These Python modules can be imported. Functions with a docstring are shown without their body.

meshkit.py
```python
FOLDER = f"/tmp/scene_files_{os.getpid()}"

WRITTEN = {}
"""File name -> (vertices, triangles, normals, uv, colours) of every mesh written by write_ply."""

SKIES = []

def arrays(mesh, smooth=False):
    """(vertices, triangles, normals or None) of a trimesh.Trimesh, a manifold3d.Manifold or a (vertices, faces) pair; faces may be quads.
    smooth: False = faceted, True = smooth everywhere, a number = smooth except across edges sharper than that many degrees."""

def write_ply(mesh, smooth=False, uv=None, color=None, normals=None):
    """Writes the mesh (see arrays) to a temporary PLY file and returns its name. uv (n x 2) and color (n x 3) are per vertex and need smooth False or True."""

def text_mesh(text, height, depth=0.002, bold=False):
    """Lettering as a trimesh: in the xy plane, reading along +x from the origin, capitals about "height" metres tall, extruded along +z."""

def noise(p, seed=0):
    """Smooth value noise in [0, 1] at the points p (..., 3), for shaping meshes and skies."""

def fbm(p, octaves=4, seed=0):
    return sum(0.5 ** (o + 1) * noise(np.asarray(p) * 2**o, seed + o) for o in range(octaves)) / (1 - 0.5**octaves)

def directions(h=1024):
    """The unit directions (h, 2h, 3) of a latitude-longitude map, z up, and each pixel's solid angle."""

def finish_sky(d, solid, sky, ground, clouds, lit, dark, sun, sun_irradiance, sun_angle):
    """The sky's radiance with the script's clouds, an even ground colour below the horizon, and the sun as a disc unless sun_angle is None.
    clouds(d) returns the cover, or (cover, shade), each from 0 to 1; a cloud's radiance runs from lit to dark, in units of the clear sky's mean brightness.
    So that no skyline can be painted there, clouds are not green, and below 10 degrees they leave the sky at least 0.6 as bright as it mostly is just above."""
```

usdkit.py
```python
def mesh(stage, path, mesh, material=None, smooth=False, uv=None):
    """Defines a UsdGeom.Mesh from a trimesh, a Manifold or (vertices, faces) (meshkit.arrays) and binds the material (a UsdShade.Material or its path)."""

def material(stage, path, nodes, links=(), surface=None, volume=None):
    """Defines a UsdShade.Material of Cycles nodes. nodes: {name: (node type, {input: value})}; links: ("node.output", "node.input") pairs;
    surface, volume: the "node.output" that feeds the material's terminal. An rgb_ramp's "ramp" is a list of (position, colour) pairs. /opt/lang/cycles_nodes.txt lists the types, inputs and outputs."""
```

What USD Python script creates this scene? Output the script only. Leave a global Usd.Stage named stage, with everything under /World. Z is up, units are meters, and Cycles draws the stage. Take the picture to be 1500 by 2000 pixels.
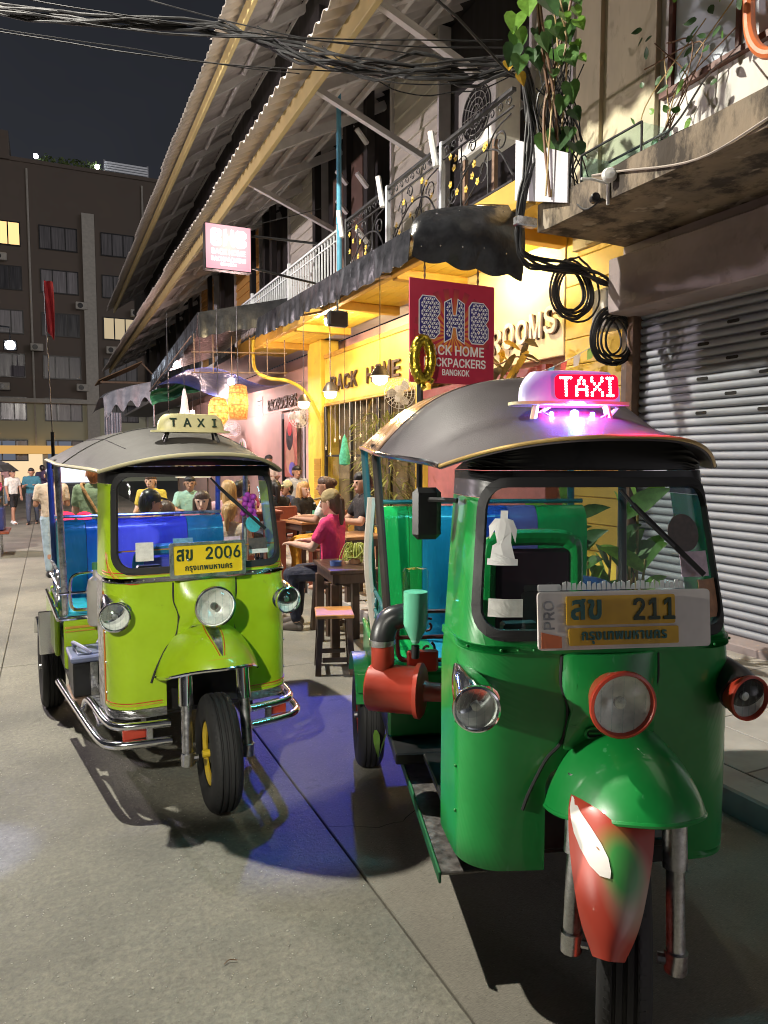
import math, random
import numpy as np, trimesh, manifold3d, usdkit, meshkit
from shapely.geometry import Polygon, Point, LineString, MultiPolygon, box as sbox
from shapely import affinity, union_all
from pxr import Usd, UsdGeom, UsdLux, UsdShade, Gf, Sdf, Vt

random.seed(7); RNG = np.random.default_rng(7)
stage = Usd.Stage.CreateInMemory()
UsdGeom.SetStageUpAxis(stage, UsdGeom.Tokens.z); UsdGeom.SetStageMetersPerUnit(stage, 1.0)
UsdGeom.Xform.Define(stage, '/World')
UsdGeom.Scope.Define(stage, '/World/Looks')
PI = math.pi

# ------------------------------------------------------------------ camera
CAM = np.array([0, 0, 1.7]); YAW, PITCH = math.radians(25), math.radians(4.29)
camera = UsdGeom.Camera.Define(stage, '/World/camera')
camera.CreateHorizontalApertureAttr(36.0); camera.CreateVerticalApertureAttr(48.0)
camera.CreateFocalLengthAttr(33.6); camera.CreateClippingRangeAttr(Gf.Vec2f(0.05, 500))
_f = Gf.Vec3d(math.sin(YAW) * math.cos(PITCH), math.cos(YAW) * math.cos(PITCH), -math.sin(PITCH))
UsdGeom.Xformable(camera).AddTransformOp().Set(Gf.Matrix4d().SetLookAt(Gf.Vec3d(*CAM), Gf.Vec3d(*CAM) + _f, Gf.Vec3d(0, 0, 1)).GetInverse())
camera.CreateExposureAttr(0.0)

# ------------------------------------------------------------------ sky (night glow over a city)
SKY = 0.011
dome = UsdLux.DomeLight.Define(stage, '/World/sky'); dome.CreateIntensityAttr(1.0)
dome.GetPrim().SetCustomDataByKey('kind', 'structure')
m = usdkit.material(stage, '/World/Looks/night_sky', {
    'sky': ('sky_texture', {'sky_type': 'single_scattering', 'sun_disc': False, 'sun_elevation': 0.16, 'sun_rotation': 2.6, 'aerosol_density': 4.0}),
    'grey': ('hsv', {'saturation': 0.22}),
    'mul': ('mix_color', {'blend_type': 'multiply', 'fac': 1.0, 'b': (0.94, 0.96, 1.12)}),
    'n': ('noise_texture', {'scale': 2.2, 'detail': 5}), 'tc': ('texture_coordinate', {}),
    'mr': ('map_range', {'from_min': 0.3, 'from_max': 0.75, 'to_min': 0.8, 'to_max': 1.25}),
    'st': ('math', {'math_type': 'multiply', 'value2': SKY}),
    'bg': ('background_shader', {})},
    [('tc.generated', 'n.vector'), ('sky.color', 'grey.color'), ('grey.color', 'mul.a'), ('mul.result', 'bg.color'), ('n.fac', 'mr.value'), ('mr.result', 'st.value1'), ('st.value', 'bg.strength')], surface='bg.background')
UsdShade.MaterialBindingAPI.Apply(dome.GetPrim()).Bind(m)

# ------------------------------------------------------------------ the street lamp, and unseen lamps placed for what they light
def sphere_light(path, pos, radius, intensity, color, cone=None, aim=None):
    l = UsdLux.SphereLight.Define(stage, path)
    l.CreateRadiusAttr(radius); l.CreateIntensityAttr(intensity); l.CreateColorAttr(Gf.Vec3f(*color))
    l.CreateNormalizeAttr(True)
    if cone:
        sh = UsdLux.ShapingAPI.Apply(l.GetPrim()); sh.CreateShapingConeAngleAttr(cone[0]); sh.CreateShapingConeSoftnessAttr(cone[1])
        d = np.array(aim, float) - np.array(pos, float); d /= np.linalg.norm(d)
        UsdGeom.Xformable(l).AddTransformOp().Set(Gf.Matrix4d().SetLookAt(Gf.Vec3d(*map(float, pos)), Gf.Vec3d(*map(float, np.array(pos) + d)), Gf.Vec3d(0.01, 0.02, 1)).GetInverse())
    else:
        UsdGeom.Xformable(l).AddTranslateOp().Set(Gf.Vec3d(*map(float, pos)))
    return l
STREET_LAMP = (-1.9, 7.4, 9.6)
UNSEEN_FRONT_LAMP = (-3.8, 3.2, 2.25)  # unseen spot lamp, placed to light the front of the green taxi
UNSEEN_TAXI_LAMP = (-1.6, -0.7, 3.2)  # unseen spot lamp behind the camera, placed to light the lime taxi
UNSEEN_SIDE_LAMP = (-4.6, 15.0, 4.8)  # out of view, placed to light the roof undersides and the facade
sphere_light('/World/street_lamp_light', STREET_LAMP, 0.10, 2300.0, (1.0, 0.94, 0.82))
sphere_light('/World/unseen_side_lamp_light', UNSEEN_SIDE_LAMP, 0.15, 850.0, (1.0, 0.84, 0.90))
sphere_light('/World/unseen_front_lamp_light', UNSEEN_FRONT_LAMP, 0.05, 500.0, (1.0, 0.95, 0.84), (8.2, 0.2), (1.5, 1.92, 1.12))
sphere_light('/World/unseen_patch_lamp_light', (-3.8, 3.25, 3.1), 0.04, 380.0, (0.30, 0.38, 1.0), (4.6, 0.25), (-0.62, 3.42, 0.0))  # source unseen, placed to throw the bluish patch left of the lime taxi
sphere_light('/World/unseen_taxi_lamp_light', UNSEEN_TAXI_LAMP, 0.05, 300.0, (1.0, 0.95, 0.82), (11.5, 0.2), (0.75, 3.6, 1.05))
sphere_light('/World/unseen_sign_lamp_light', (-1.5, -0.6, 3.5), 0.05, 420.0, (1.0, 0.93, 0.85), (11, 0.35), (3.5, 6.0, 3.15))  # out of view, placed to light the hanging sign
sphere_light('/World/unseen_blue_flood_light', (3.05, 7.6, 3.2), 0.05, 420.0, (0.05, 0.08, 1.0), (9.5, 0.3), (1.42, 4.05, 0.0))  # lamp unseen, placed to throw the blue pool between the taxis

# ------------------------------------------------------------------ materials
MATS = {}
def mat(name, color, rough=0.5, metal=0.0, var=0.14, scale=6.0, bump=0.0, bscale=80.0, coat=0.0, spec=0.5, emit=0.0, ecol=None, dirt=None, wear=None, stretch=None, trans=0.0, obj=False, rvar=0.12):
    """paint, metal, cloth...: base colour with uneven tone, uneven gloss and fine relief."""
    if name in MATS: return MATS[name]
    n = {'tc': ('texture_coordinate', {}) if obj else ('geometry', {}),
         'map': ('mapping', {'scale': stretch or (1, 1, 1)}),
         'n1': ('noise_texture', {'scale': scale, 'detail': 6, 'roughness': 0.6}),
         'r1': ('map_range', {'from_min': 0.3, 'from_max': 0.7, 'to_min': 1 - var, 'to_max': 1 + var}),
         'c1': ('mix_color', {'blend_type': 'multiply', 'fac': 1.0, 'a': color}),
         'rr': ('map_range', {'from_min': 0.3, 'from_max': 0.7, 'to_min': max(0.02, rough - rvar * min(1, rough * 2)), 'to_max': min(1, rough + rvar)}),
         'p': ('principled_bsdf', {'metallic': metal, 'coat_weight': coat, 'specular_ior_level': spec})}
    l = [('tc.object' if obj else 'tc.position', 'map.vector'), ('map.vector', 'n1.vector'), ('n1.fac', 'r1.value'), ('r1.result', 'c1.b'), ('n1.fac', 'rr.value'), ('rr.result', 'p.roughness')]
    out = 'c1.result'
    if dirt:      # (colour, scale, threshold): stains and wear with a shape of their own
        n['dn'] = ('noise_texture', {'scale': dirt[1], 'detail': 8, 'roughness': 0.7})
        n['dr'] = ('map_range', {'from_min': dirt[2], 'from_max': dirt[2] + 0.14, 'to_min': 0, 'to_max': 1, 'clamp': True})
        n['dm'] = ('mix_color', {'b': dirt[0]})
        l += [('map.vector', 'dn.vector'), ('dn.fac', 'dr.value'), ('dr.result', 'dm.fac'), (out, 'dm.a')]
        out = 'dm.result'
    if wear:      # (colour, scale, threshold, stretch): scratches
        n['wm'] = ('mapping', {'scale': wear[3], 'rotation': (0.3, 0.5, 0.2)}); n['wn'] = ('noise_texture', {'scale': wear[1], 'detail': 3, 'roughness': 0.5})
        n['wr'] = ('map_range', {'from_min': wear[2], 'from_max': wear[2] + 0.04, 'to_min': 0, 'to_max': 0.8, 'clamp': True}); n['wx'] = ('mix_color', {'b': wear[0]})
        l += [('tc.object' if obj else 'tc.position', 'wm.vector'), ('wm.vector', 'wn.vector'), ('wn.fac', 'wr.value'), ('wr.result', 'wx.fac'), (out, 'wx.a')]; out = 'wx.result'
    l.append((out, 'p.base_color'))
    if bump:
        n['n2'] = ('noise_texture', {'scale': bscale, 'detail': 4})
        n['b'] = ('bump', {'strength': 1.0, 'distance': bump})
        l += [('map.vector', 'n2.vector'), ('n2.fac', 'b.height'), ('b.normal', 'p.normal')]
    if emit:
        n['p'][1]['emission_strength'] = emit; n['p'][1]['emission_color'] = ecol or color
    if trans:
        n['t'] = ('translucent_bsdf', {}); n['mx'] = ('mix_closure', {'fac': trans})
        l += [(out, 't.color'), ('p.BSDF', 'mx.closure1'), ('t.BSDF', 'mx.closure2')]
    MATS[name] = usdkit.material(stage, f'/World/Looks/{name}', n, l, surface='mx.closure' if trans else 'p.BSDF')
    return MATS[name]

def glow(name, color, strength):
    if name not in MATS:
        MATS[name] = usdkit.material(stage, f'/World/Looks/{name}', {'e': ('emission', {'color': color, 'strength': strength})}, [], surface='e.emission')
    return MATS[name]

def pane(name, tint=(1, 1, 1), rough=0.02, ior=1.5, dirt=0.0):
    if name not in MATS:
        n = {'t': ('transparent_bsdf', {'color': tint}), 'g': ('glossy_bsdf', {'roughness': rough, 'color': (1, 1, 1)}), 'f': ('fresnel', {'IOR': ior}), 'geo': ('geometry', {}), 'inv': ('math', {'math_type': 'subtract', 'value1': 1.0}), 'mu': ('math', {'math_type': 'multiply'}), 'm': ('mix_closure', {})}
        l = [('geo.backfacing', 'inv.value2'), ('inv.value', 'mu.value1'), ('f.fac', 'mu.value2'), ('mu.value', 'm.fac'), ('t.BSDF', 'm.closure1'), ('g.BSDF', 'm.closure2')]
        MATS[name] = usdkit.material(stage, f'/World/Looks/{name}', n, l, surface='m.closure')
    return MATS[name]

CHROME = mat('chrome', (0.82, 0.82, 0.84), 0.09, 1.0, var=0.05, rvar=0.05, scale=14)
STEEL = mat('steel', (0.55, 0.55, 0.56), 0.28, 1.0, var=0.1, scale=20)
BLACKP = mat('black_paint', (0.012, 0.012, 0.013), 0.35, var=0.2)
RUBBER = mat('rubber', (0.016, 0.016, 0.017), 0.72, var=0.25, bump=0.0006, bscale=180)
GLASS = pane('clear_pane', (0.93, 0.97, 0.96))
WHITEP = mat('white_paint', (0.75, 0.75, 0.73), 0.5, var=0.06)

# ------------------------------------------------------------------ meshes
class MB:
    """collects shapes into one mesh"""
    def __init__(s): s.v, s.f, s.n = [], [], 0
    def add(s, v, f):
        v = np.asarray(v, float); f = np.asarray(f, int)
        if f.shape[1] == 4: f = np.vstack([f[:, [0, 1, 2]], f[:, [0, 2, 3]]])
        s.v.append(v); s.f.append(f + s.n); s.n += len(v); return s
    def tm(s, m): return s.add(m.vertices, m.faces)
    def mf(s, m):
        q = m.to_mesh(); return s.add(q.vert_properties[:, :3], q.tri_verts)
    def box(s, a, b, rz=0.0, c=None):
        """corner a to corner b"""
        a, b = np.minimum(a, b), np.maximum(a, b)
        v = np.array([[x, y, z] for x in (a[0], b[0]) for y in (a[1], b[1]) for z in (a[2], b[2])], float)
        if rz:
            c = np.array(c if c is not None else (a + b) / 2.0, float); k = math.radians(rz)
            d = v - c; v = np.stack([d[:, 0] * math.cos(k) - d[:, 1] * math.sin(k), d[:, 0] * math.sin(k) + d[:, 1] * math.cos(k), d[:, 2]], 1) + c
        return s.add(v, [[0, 1, 3, 2], [4, 6, 7, 5], [0, 4, 5, 1], [2, 3, 7, 6], [0, 2, 6, 4], [1, 5, 7, 3]])
    def rbox(s, a, b, r=0.004):
        """box with chamfered edges"""
        a, b = np.minimum(a, b).astype(float), np.maximum(a, b).astype(float); r = min(r, *(0.45 * (b - a)))
        pts = []
        for x in (0, 1):
            for y in (0, 1):
                for z in (0, 1):
                    p = np.array([(a, b)[x][0], (a, b)[y][1], (a, b)[z][2]]); q = np.array([1 - 2 * x, 1 - 2 * y, 1 - 2 * z]) * r
                    pts += [p + q * (0, 1, 1), p + q * (1, 0, 1), p + q * (1, 1, 0)]
        return s.mf(manifold3d.Manifold.hull_points(np.array(pts)))
    def bar(s, p, q, w, h, up=(0, 0, 1)):
        """box beam from p to q, w across, h along up"""
        p, q = np.array(p, float), np.array(q, float); d = q - p; d /= np.linalg.norm(d)
        a = np.cross(d, up)
        if np.linalg.norm(a) < 1e-6: a = np.cross(d, (1, 0, 0))
        a /= np.linalg.norm(a); b = np.cross(a, d)
        v = [p0 + a * w / 2 * i + b * h / 2 * j for p0 in (p, q) for i in (-1, 1) for j in (-1, 1)]
        return s.add(v, [[0, 2, 3, 1], [4, 5, 7, 6], [0, 1, 5, 4], [2, 6, 7, 3], [0, 4, 6, 2], [1, 3, 7, 5]])
    def tube(s, pts, r, n=8, closed=False, cap=True):
        P = np.array(pts, float); N = len(P); rr = np.broadcast_to(np.asarray(r, float), (N,))
        T = np.roll(P, -1, 0) - np.roll(P, 1, 0) if closed else np.gradient(P, axis=0)
        T /= np.linalg.norm(T, axis=1, keepdims=True) + 1e-12
        u = np.cross(T[0], (0, 0, 1) if abs(T[0][2]) < 0.9 else (1, 0, 0)); u /= np.linalg.norm(u)
        ring, V = np.arange(n) * 2 * PI / n, []
        for i in range(N):
            u = u - T[i] * (u @ T[i]); u /= np.linalg.norm(u) + 1e-12; w = np.cross(T[i], u)
            V.append(P[i] + rr[i] * (np.cos(ring)[:, None] * u + np.sin(ring)[:, None] * w))
        V = np.concatenate(V); F = []
        for i in range(N if closed else N - 1):
            j = (i + 1) % N
            for k in range(n):
                l = (k + 1) % n; F.append([i * n + k, i * n + l, j * n + l, j * n + k])
        s.add(V, F)
        if cap and not closed:
            for i, o in ((0, 1), (N - 1, -1)):
                idx = [i * n + k for k in range(n)][::-o]
                s.add(V[idx], [[0, k, k + 1] for k in range(1, n - 1)])
        return s
    def lathe(s, prof, n=24, o=(0, 0, 0), ax=(0, 0, 1)):
        """profile (r, h) turned about the axis ax through o"""
        ax = np.array(ax, float); ax /= np.linalg.norm(ax)
        u = np.cross(ax, (0, 0, 1) if abs(ax[2]) < 0.9 else (1, 0, 0)); u /= np.linalg.norm(u); w = np.cross(ax, u)
        V = [np.array(o) + ax * h + r * (math.cos(t) * u + math.sin(t) * w) for r, h in prof for t in np.arange(n) * 2 * PI / n]
        F = [[i * n + k, i * n + (k + 1) % n, (i + 1) * n + (k + 1) % n, (i + 1) * n + k] for i in range(len(prof) - 1) for k in range(n)]
        return s.add(V, F)
    def grid(s, fn, U, V, thick=0.0):
        """surface fn(u, v) over the values U x V, optionally with a thickness (downwards normal)"""
        P = np.array([[fn(u, v) for v in V] for u in U], float); a, b = P.shape[:2]
        def faces(flip, off): return [[off + i * b + j, off + i * b + j + 1, off + (i + 1) * b + j + 1, off + (i + 1) * b + j][:: (-1 if flip else 1)] for i in range(a - 1) for j in range(b - 1)]
        if not thick: return s.add(P.reshape(-1, 3), faces(False, 0))
        du, dv = np.gradient(P, axis=0), np.gradient(P, axis=1); nn = np.cross(du, dv); nn /= np.linalg.norm(nn, axis=2, keepdims=True) + 1e-12
        Q = P - nn * thick; A = np.concatenate([P.reshape(-1, 3), Q.reshape(-1, 3)]); n = a * b
        F = faces(True, 0) + faces(False, n)
        rim = [(0, j) for j in range(b)] + [(i, b - 1) for i in range(1, a)] + [(a - 1, j) for j in range(b - 2, -1, -1)] + [(i, 0) for i in range(a - 2, 0, -1)]
        idx = [i * b + j for i, j in rim]
        F += [[idx[k], idx[(k + 1) % len(idx)], n + idx[(k + 1) % len(idx)], n + idx[k]] for k in range(len(idx))]
        return s.add(A, F)
    def prism(s, poly, h, fn=None):
        """shapely polygon(s) extruded by h along z, then mapped by fn(points)"""
        for g in getattr(poly, 'geoms', [poly]):
            if g.is_empty or g.area < 1e-9: continue
            t = trimesh.creation.extrude_polygon(g, h, engine='earcut')
            s.add(fn(t.vertices) if fn else t.vertices, t.faces)
        return s
    def wrap(s, poly, depth, fn, edge=0.03):
        """polygon in (s, t) extruded by depth, divided finely and mapped by fn(points)"""
        for g in getattr(poly, 'geoms', [poly]):
            if g.is_empty: continue
            t = trimesh.creation.extrude_polygon(g.segmentize(edge), depth, engine='earcut')
            v, f = trimesh.remesh.subdivide_to_size(t.vertices, t.faces, edge * 1.6, max_iter=8)
            t = trimesh.Trimesh(v, f); s.add(fn(t.vertices), t.faces)
        return s
    def sphere(s, c, r, sub=2, sc=(1, 1, 1)):
        t = trimesh.creation.icosphere(subdivisions=sub, radius=1.0); return s.add(t.vertices * np.array(sc) * r + np.array(c), t.faces)
    def mesh(s): return np.concatenate(s.v), np.concatenate(s.f)
    def move(s, M):
        M = np.asarray(M, float); s.v = [v @ M[:3, :3].T + M[:3, 3] for v in s.v]; return s

def frame(o, x, y):
    """4x4 that takes the xy plane to the plane through o with axes x and y"""
    x = np.array(x, float); y = np.array(y, float); x /= np.linalg.norm(x); z = np.cross(x, y); z /= np.linalg.norm(z); y = np.cross(z, x)
    M = np.eye(4); M[:3, 0], M[:3, 1], M[:3, 2], M[:3, 3] = x, y, z, o; return M
def app(M): return lambda p: np.asarray(p) @ M[:3, :3].T + M[:3, 3]
def smoothline(pts, n=8):
    """Catmull-Rom through the points"""
    P = np.array(pts, float); P = np.vstack([2 * P[0] - P[1], P, 2 * P[-1] - P[-2]]); out = []
    for i in range(1, len(P) - 2):
        for t in np.linspace(0, 1, n, endpoint=False):
            a, b, c, d = P[i - 1:i + 3]
            out.append(0.5 * (2 * b + (c - a) * t + (2 * a - 5 * b + 4 * c - d) * t * t + (3 * b - a - 3 * c + d) * t ** 3))
    return np.array(out + [P[-2]])
def rrect(x0, y0, x1, y1, r): return sbox(x0 + r, y0 + r, x1 - r, y1 - r).buffer(r, quad_segs=6)
def arc(c, r, a0, a1, n, u=(1, 0, 0), w=(0, 0, 1)):
    c, u, w = np.array(c, float), np.array(u, float), np.array(w, float)
    return [c + r * (math.cos(t) * u + math.sin(t) * w) for t in np.radians(np.linspace(a0, a1, n))]
def spiral(c, r0, r1, a0, a1, n, u=(1, 0, 0), w=(0, 0, 1)):
    c, u, w = np.array(c, float), np.array(u, float), np.array(w, float)
    return [c + r * (math.cos(t) * u + math.sin(t) * w) for t, r in zip(np.radians(np.linspace(a0, a1, n)), np.linspace(r0, r1, n))]

# ------------------------------------------------------------------ prims
USED = {}
def path_of(name, parent):
    base = '/World' if parent is None else str(parent.GetPath())
    k = USED.get((base, name), -1) + 1; USED[(base, name)] = k
    return f'{base}/{name}' + (f'_{k:03d}' if k else '')
SPLIT = set('bottom_strip corner_strip seam hoop stretcher fascia_trim dark_frame corner_board post stand sign_leg tail_lamp plate_letters plate_digits bolt led_bulb tub_stripe snap_button ray_print lettering print_line wire cable pillar lintel_beam parapet lower_wall guide_rail chassis floor side bottom_bar rose_wall pinstripe top_trim sheet tail rear_mudguard stay lid housing bracket'.split())
STUFF = set('tread_block glass_rib tile_print scrollwork fan_grille cage advert_strip led_letter curl hub'.split())
def obj(name, mb, m, parent=None, smooth=35, label=None):
    if isinstance(mb, MB) and name in SPLIT and len(mb.v) > 1 and parent is not None:
        o = 0
        for v, f in zip(mb.v, mb.f): p = obj(name + '', (v, f - o), m, parent, smooth, label); o += len(v)
        return p
    if isinstance(mb, MB): mb = mb.mesh()
    p = usdkit.mesh(stage, path_of(name, parent), mb, m, smooth=smooth).GetPrim()
    if label: p.SetCustomDataByKey('label', label)
    if name in STUFF: p.SetCustomDataByKey('kind', 'stuff')
    return p
def tag(p, label, cat, group=None, kind=None):
    p.SetCustomDataByKey('label', label); p.SetCustomDataByKey('category', cat)
    if group: p.SetCustomDataByKey('group', group)
    if kind: p.SetCustomDataByKey('kind', kind)
    return p
def thing(name, label, cat, loc=(0, 0, 0), rz=0.0, group=None, rx=0.0, ry=0.0):
    x = UsdGeom.Xform.Define(stage, path_of(name, None)); x.AddTranslateOp().Set(Gf.Vec3d(*map(float, loc)))
    if rz: x.AddRotateZOp().Set(float(rz))
    if rx: x.AddRotateXOp().Set(float(rx))
    if ry: x.AddRotateYOp().Set(float(ry))
    return tag(x.GetPrim(), label, cat, group)
def part(name, parent, m=None):
    """an empty part that carries sub-parts"""
    return UsdGeom.Xform.Define(stage, path_of(name, parent)).GetPrim()
def struct(name, mb, m, label=None, smooth=35):
    p = obj(name, mb, m, None, smooth); p.SetCustomDataByKey('kind', 'structure')
    if label: p.SetCustomDataByKey('label', label)
    return p
def text(s, h, depth=0.004, bold=True, center=False, wide=1.0, sx=0.0):
    """lettering as a mesh in the xy plane"""
    t = meshkit.text_mesh(s, h, depth, bold); v = np.array(t.vertices)
    if center: v[:, 0] -= (v[:, 0].min() + v[:, 0].max()) / 2
    v[:, 0] = v[:, 0] * wide + v[:, 1] * sx
    return MB().add(v, t.faces)
# ================================================================== the setting
def ground_mat(name, c1, c2, spec_c, streak=None, scale=1.0):
    n = {'g': ('geometry', {}), 'map': ('mapping', {'scale': streak or (1, 1, 1)}),
         'big': ('noise_texture', {'scale': 0.9 * scale, 'detail': 7, 'roughness': 0.65}), 'mid': ('noise_texture', {'scale': 42.0, 'detail': 8, 'roughness': 0.75}),
         'vor': ('voronoi_texture', {'scale': 70.0}), 'keep': ('noise_texture', {'scale': 22.0, 'detail': 2}),
         'r1': ('map_range', {'from_min': 0.35, 'from_max': 0.65, 'clamp': True}), 'mix': ('mix_color', {'a': c1, 'b': c2}),
         'r2': ('map_range', {'from_min': 0.3, 'from_max': 0.7, 'to_min': 0.5, 'to_max': 1.45}), 'm2': ('mix_color', {'blend_type': 'multiply', 'fac': 1.0}),
         'r3': ('map_range', {'from_min': 0.16, 'from_max': 0.26, 'to_min': 1, 'to_max': 0, 'clamp': True}), 'r4': ('map_range', {'from_min': 0.56, 'from_max': 0.66, 'clamp': True}),
         'k': ('math', {'math_type': 'multiply'}), 'm3': ('mix_color', {'b': spec_c}),
         'hs': ('math', {'math_type': 'add'}), 'b': ('bump', {'strength': 1.0, 'distance': 0.007}),
         'wet': ('map_range', {'from_min': 0.3, 'from_max': 0.62, 'to_min': 0.42, 'to_max': 0.9}),
         'st': ('noise_texture', {'scale': 3.1, 'detail': 9, 'roughness': 0.8}), 'sr': ('map_range', {'from_min': 0.56, 'from_max': 0.70, 'to_min': 1.0, 'to_max': 0.66, 'clamp': True}), 'm4': ('mix_color', {'blend_type': 'multiply', 'fac': 1.0}),
         'p': ('principled_bsdf', {'specular_ior_level': 0.4})}
    l = [('g.position', 'map.vector'), ('g.position', 'big.vector'), ('map.vector', 'mid.vector'), ('g.position', 'vor.vector'), ('g.position', 'keep.vector'), ('g.position', 'st.vector'),
         ('big.fac', 'r1.value'), ('r1.result', 'mix.fac'), ('mid.fac', 'r2.value'), ('mix.result', 'm2.a'), ('r2.result', 'm2.b'),
         ('vor.distance', 'r3.value'), ('keep.fac', 'r4.value'), ('r3.result', 'k.value1'), ('r4.result', 'k.value2'), ('k.value', 'm3.fac'), ('m2.result', 'm3.a'),
         ('st.fac', 'sr.value'), ('m3.result', 'm4.a'), ('sr.result', 'm4.b'), ('m4.result', 'p.base_color'),
         ('mid.fac', 'hs.value1'), ('k.value', 'hs.value2'), ('hs.value', 'b.height'), ('b.normal', 'p.normal'), ('mid.fac', 'wet.value'), ('wet.result', 'p.roughness')]
    MATS[name] = usdkit.material(stage, f'/World/Looks/{name}', n, l, surface='p.BSDF'); return MATS[name]
GR_ROAD = ground_mat('road_concrete', (0.222, 0.215, 0.172), (0.125, 0.123, 0.102), (0.50, 0.48, 0.42))
GR_BRUSH = ground_mat('brushed_concrete', (0.28, 0.262, 0.215), (0.20, 0.19, 0.16), (0.4, 0.37, 0.28), (1.2, 9, 1), 0.8)
GR_DARK = mat('joint_dirt', (0.085, 0.08, 0.065), 0.95, scale=20)
GR_TILE = mat('terrace_stone', (0.34, 0.32, 0.29), 0.6, var=0.2, scale=5, bump=0.001, bscale=60, dirt=((0.16, 0.15, 0.13), 3, 0.6))

struct('ground', MB().box((-150, -60, -0.5), (150, 220, -0.014)), GR_DARK)
road = UsdGeom.Xform.Define(stage, path_of('road', None)).GetPrim(); road.SetCustomDataByKey('kind', 'structure')
def slab(x0, x1, y0, y1, m, top=0.0):
    obj('concrete_slab', MB().rbox((x0 + 0.0035, y0 + 0.0035, -0.13), (x1 - 0.0035, y1 - 0.0035, top), 0.004), m, road, smooth=False)
for y0, y1 in ((-4, 6.5), (6.5, 11.2), (11.2, 16), (16, 21), (21, 26), (26, 32), (32, 48)):
    slab(-0.4, 1.11, y0, y1, GR_ROAD); slab(-9, -0.4, y0, y1, GR_ROAD)
for y0, y1 in ((-4, 1.2), (1.2, 5.55), (5.55, 7.6), (7.6, 9.7), (9.7, 12), (12, 16), (16, 22), (22, 48)):
    slab(1.11, 2.9, y0, y1, GR_BRUSH, 0.003)
CRACK = mat('crack_line', (0.035, 0.033, 0.03), 0.95)
def crack(pts, w, seed):
    P = smoothline([(x, y, .0) for x, y in pts], 9); n = len(P); P[:, :2] += .03 * (np.column_stack([meshkit.noise(np.column_stack([np.arange(n) * .7, np.full(n, k), np.zeros(n)]), seed) for k in (0, 1)]) - .5)
    T = np.gradient(P, axis=0); T /= np.linalg.norm(T, axis=1, keepdims=True); S = np.column_stack([-T[:, 1], T[:, 0], T[:, 2]]); ww = w * (.4 + meshkit.noise(np.column_stack([np.arange(n) * 1.3, np.zeros(n), np.zeros(n)]), seed + 5))[:, None]
    obj('crack', MB().add(np.vstack([P + S * ww, P - S * ww]) + [0, 0, .0045], [[i, i + 1, n + i + 1, n + i] for i in range(n - 1)]), CRACK, road, False)
crack([(-1.6, 4.6), (-1.1, 4.4), (-.7, 4.5), (-.42, 4.3)], .003, 2); crack([(1.13, 3.0), (1.4, 2.9), (1.75, 3.05), (2.2, 2.9)], .0022, 4)
R9 = random.Random(3); pb = MB()
for k in range(380):
    x, y = R9.uniform(-1.2, 1.05), R9.uniform(.9, 4.6); r = R9.uniform(.003, .0075); a0 = R9.uniform(0, 6)
    pts_ = [(x + r * R9.uniform(.6, 1) * math.cos(a0 + i * 1.26), y + r * R9.uniform(.6, 1) * math.sin(a0 + i * 1.26), .001) for i in range(5)]
    pb.add(pts_ + [(x, y, .001 + r * .35)], [[i, (i + 1) % 5, 5] for i in range(5)])
pbm = obj('aggregate_stone', pb, mat('pale_aggregate', (.34, .33, .28), .7, var=.35, scale=60), road, False); pbm.SetCustomDataByKey('kind', 'stuff')
terrace = UsdGeom.Xform.Define(stage, path_of('terrace', None)).GetPrim(); terrace.SetCustomDataByKey('kind', 'structure')
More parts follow.
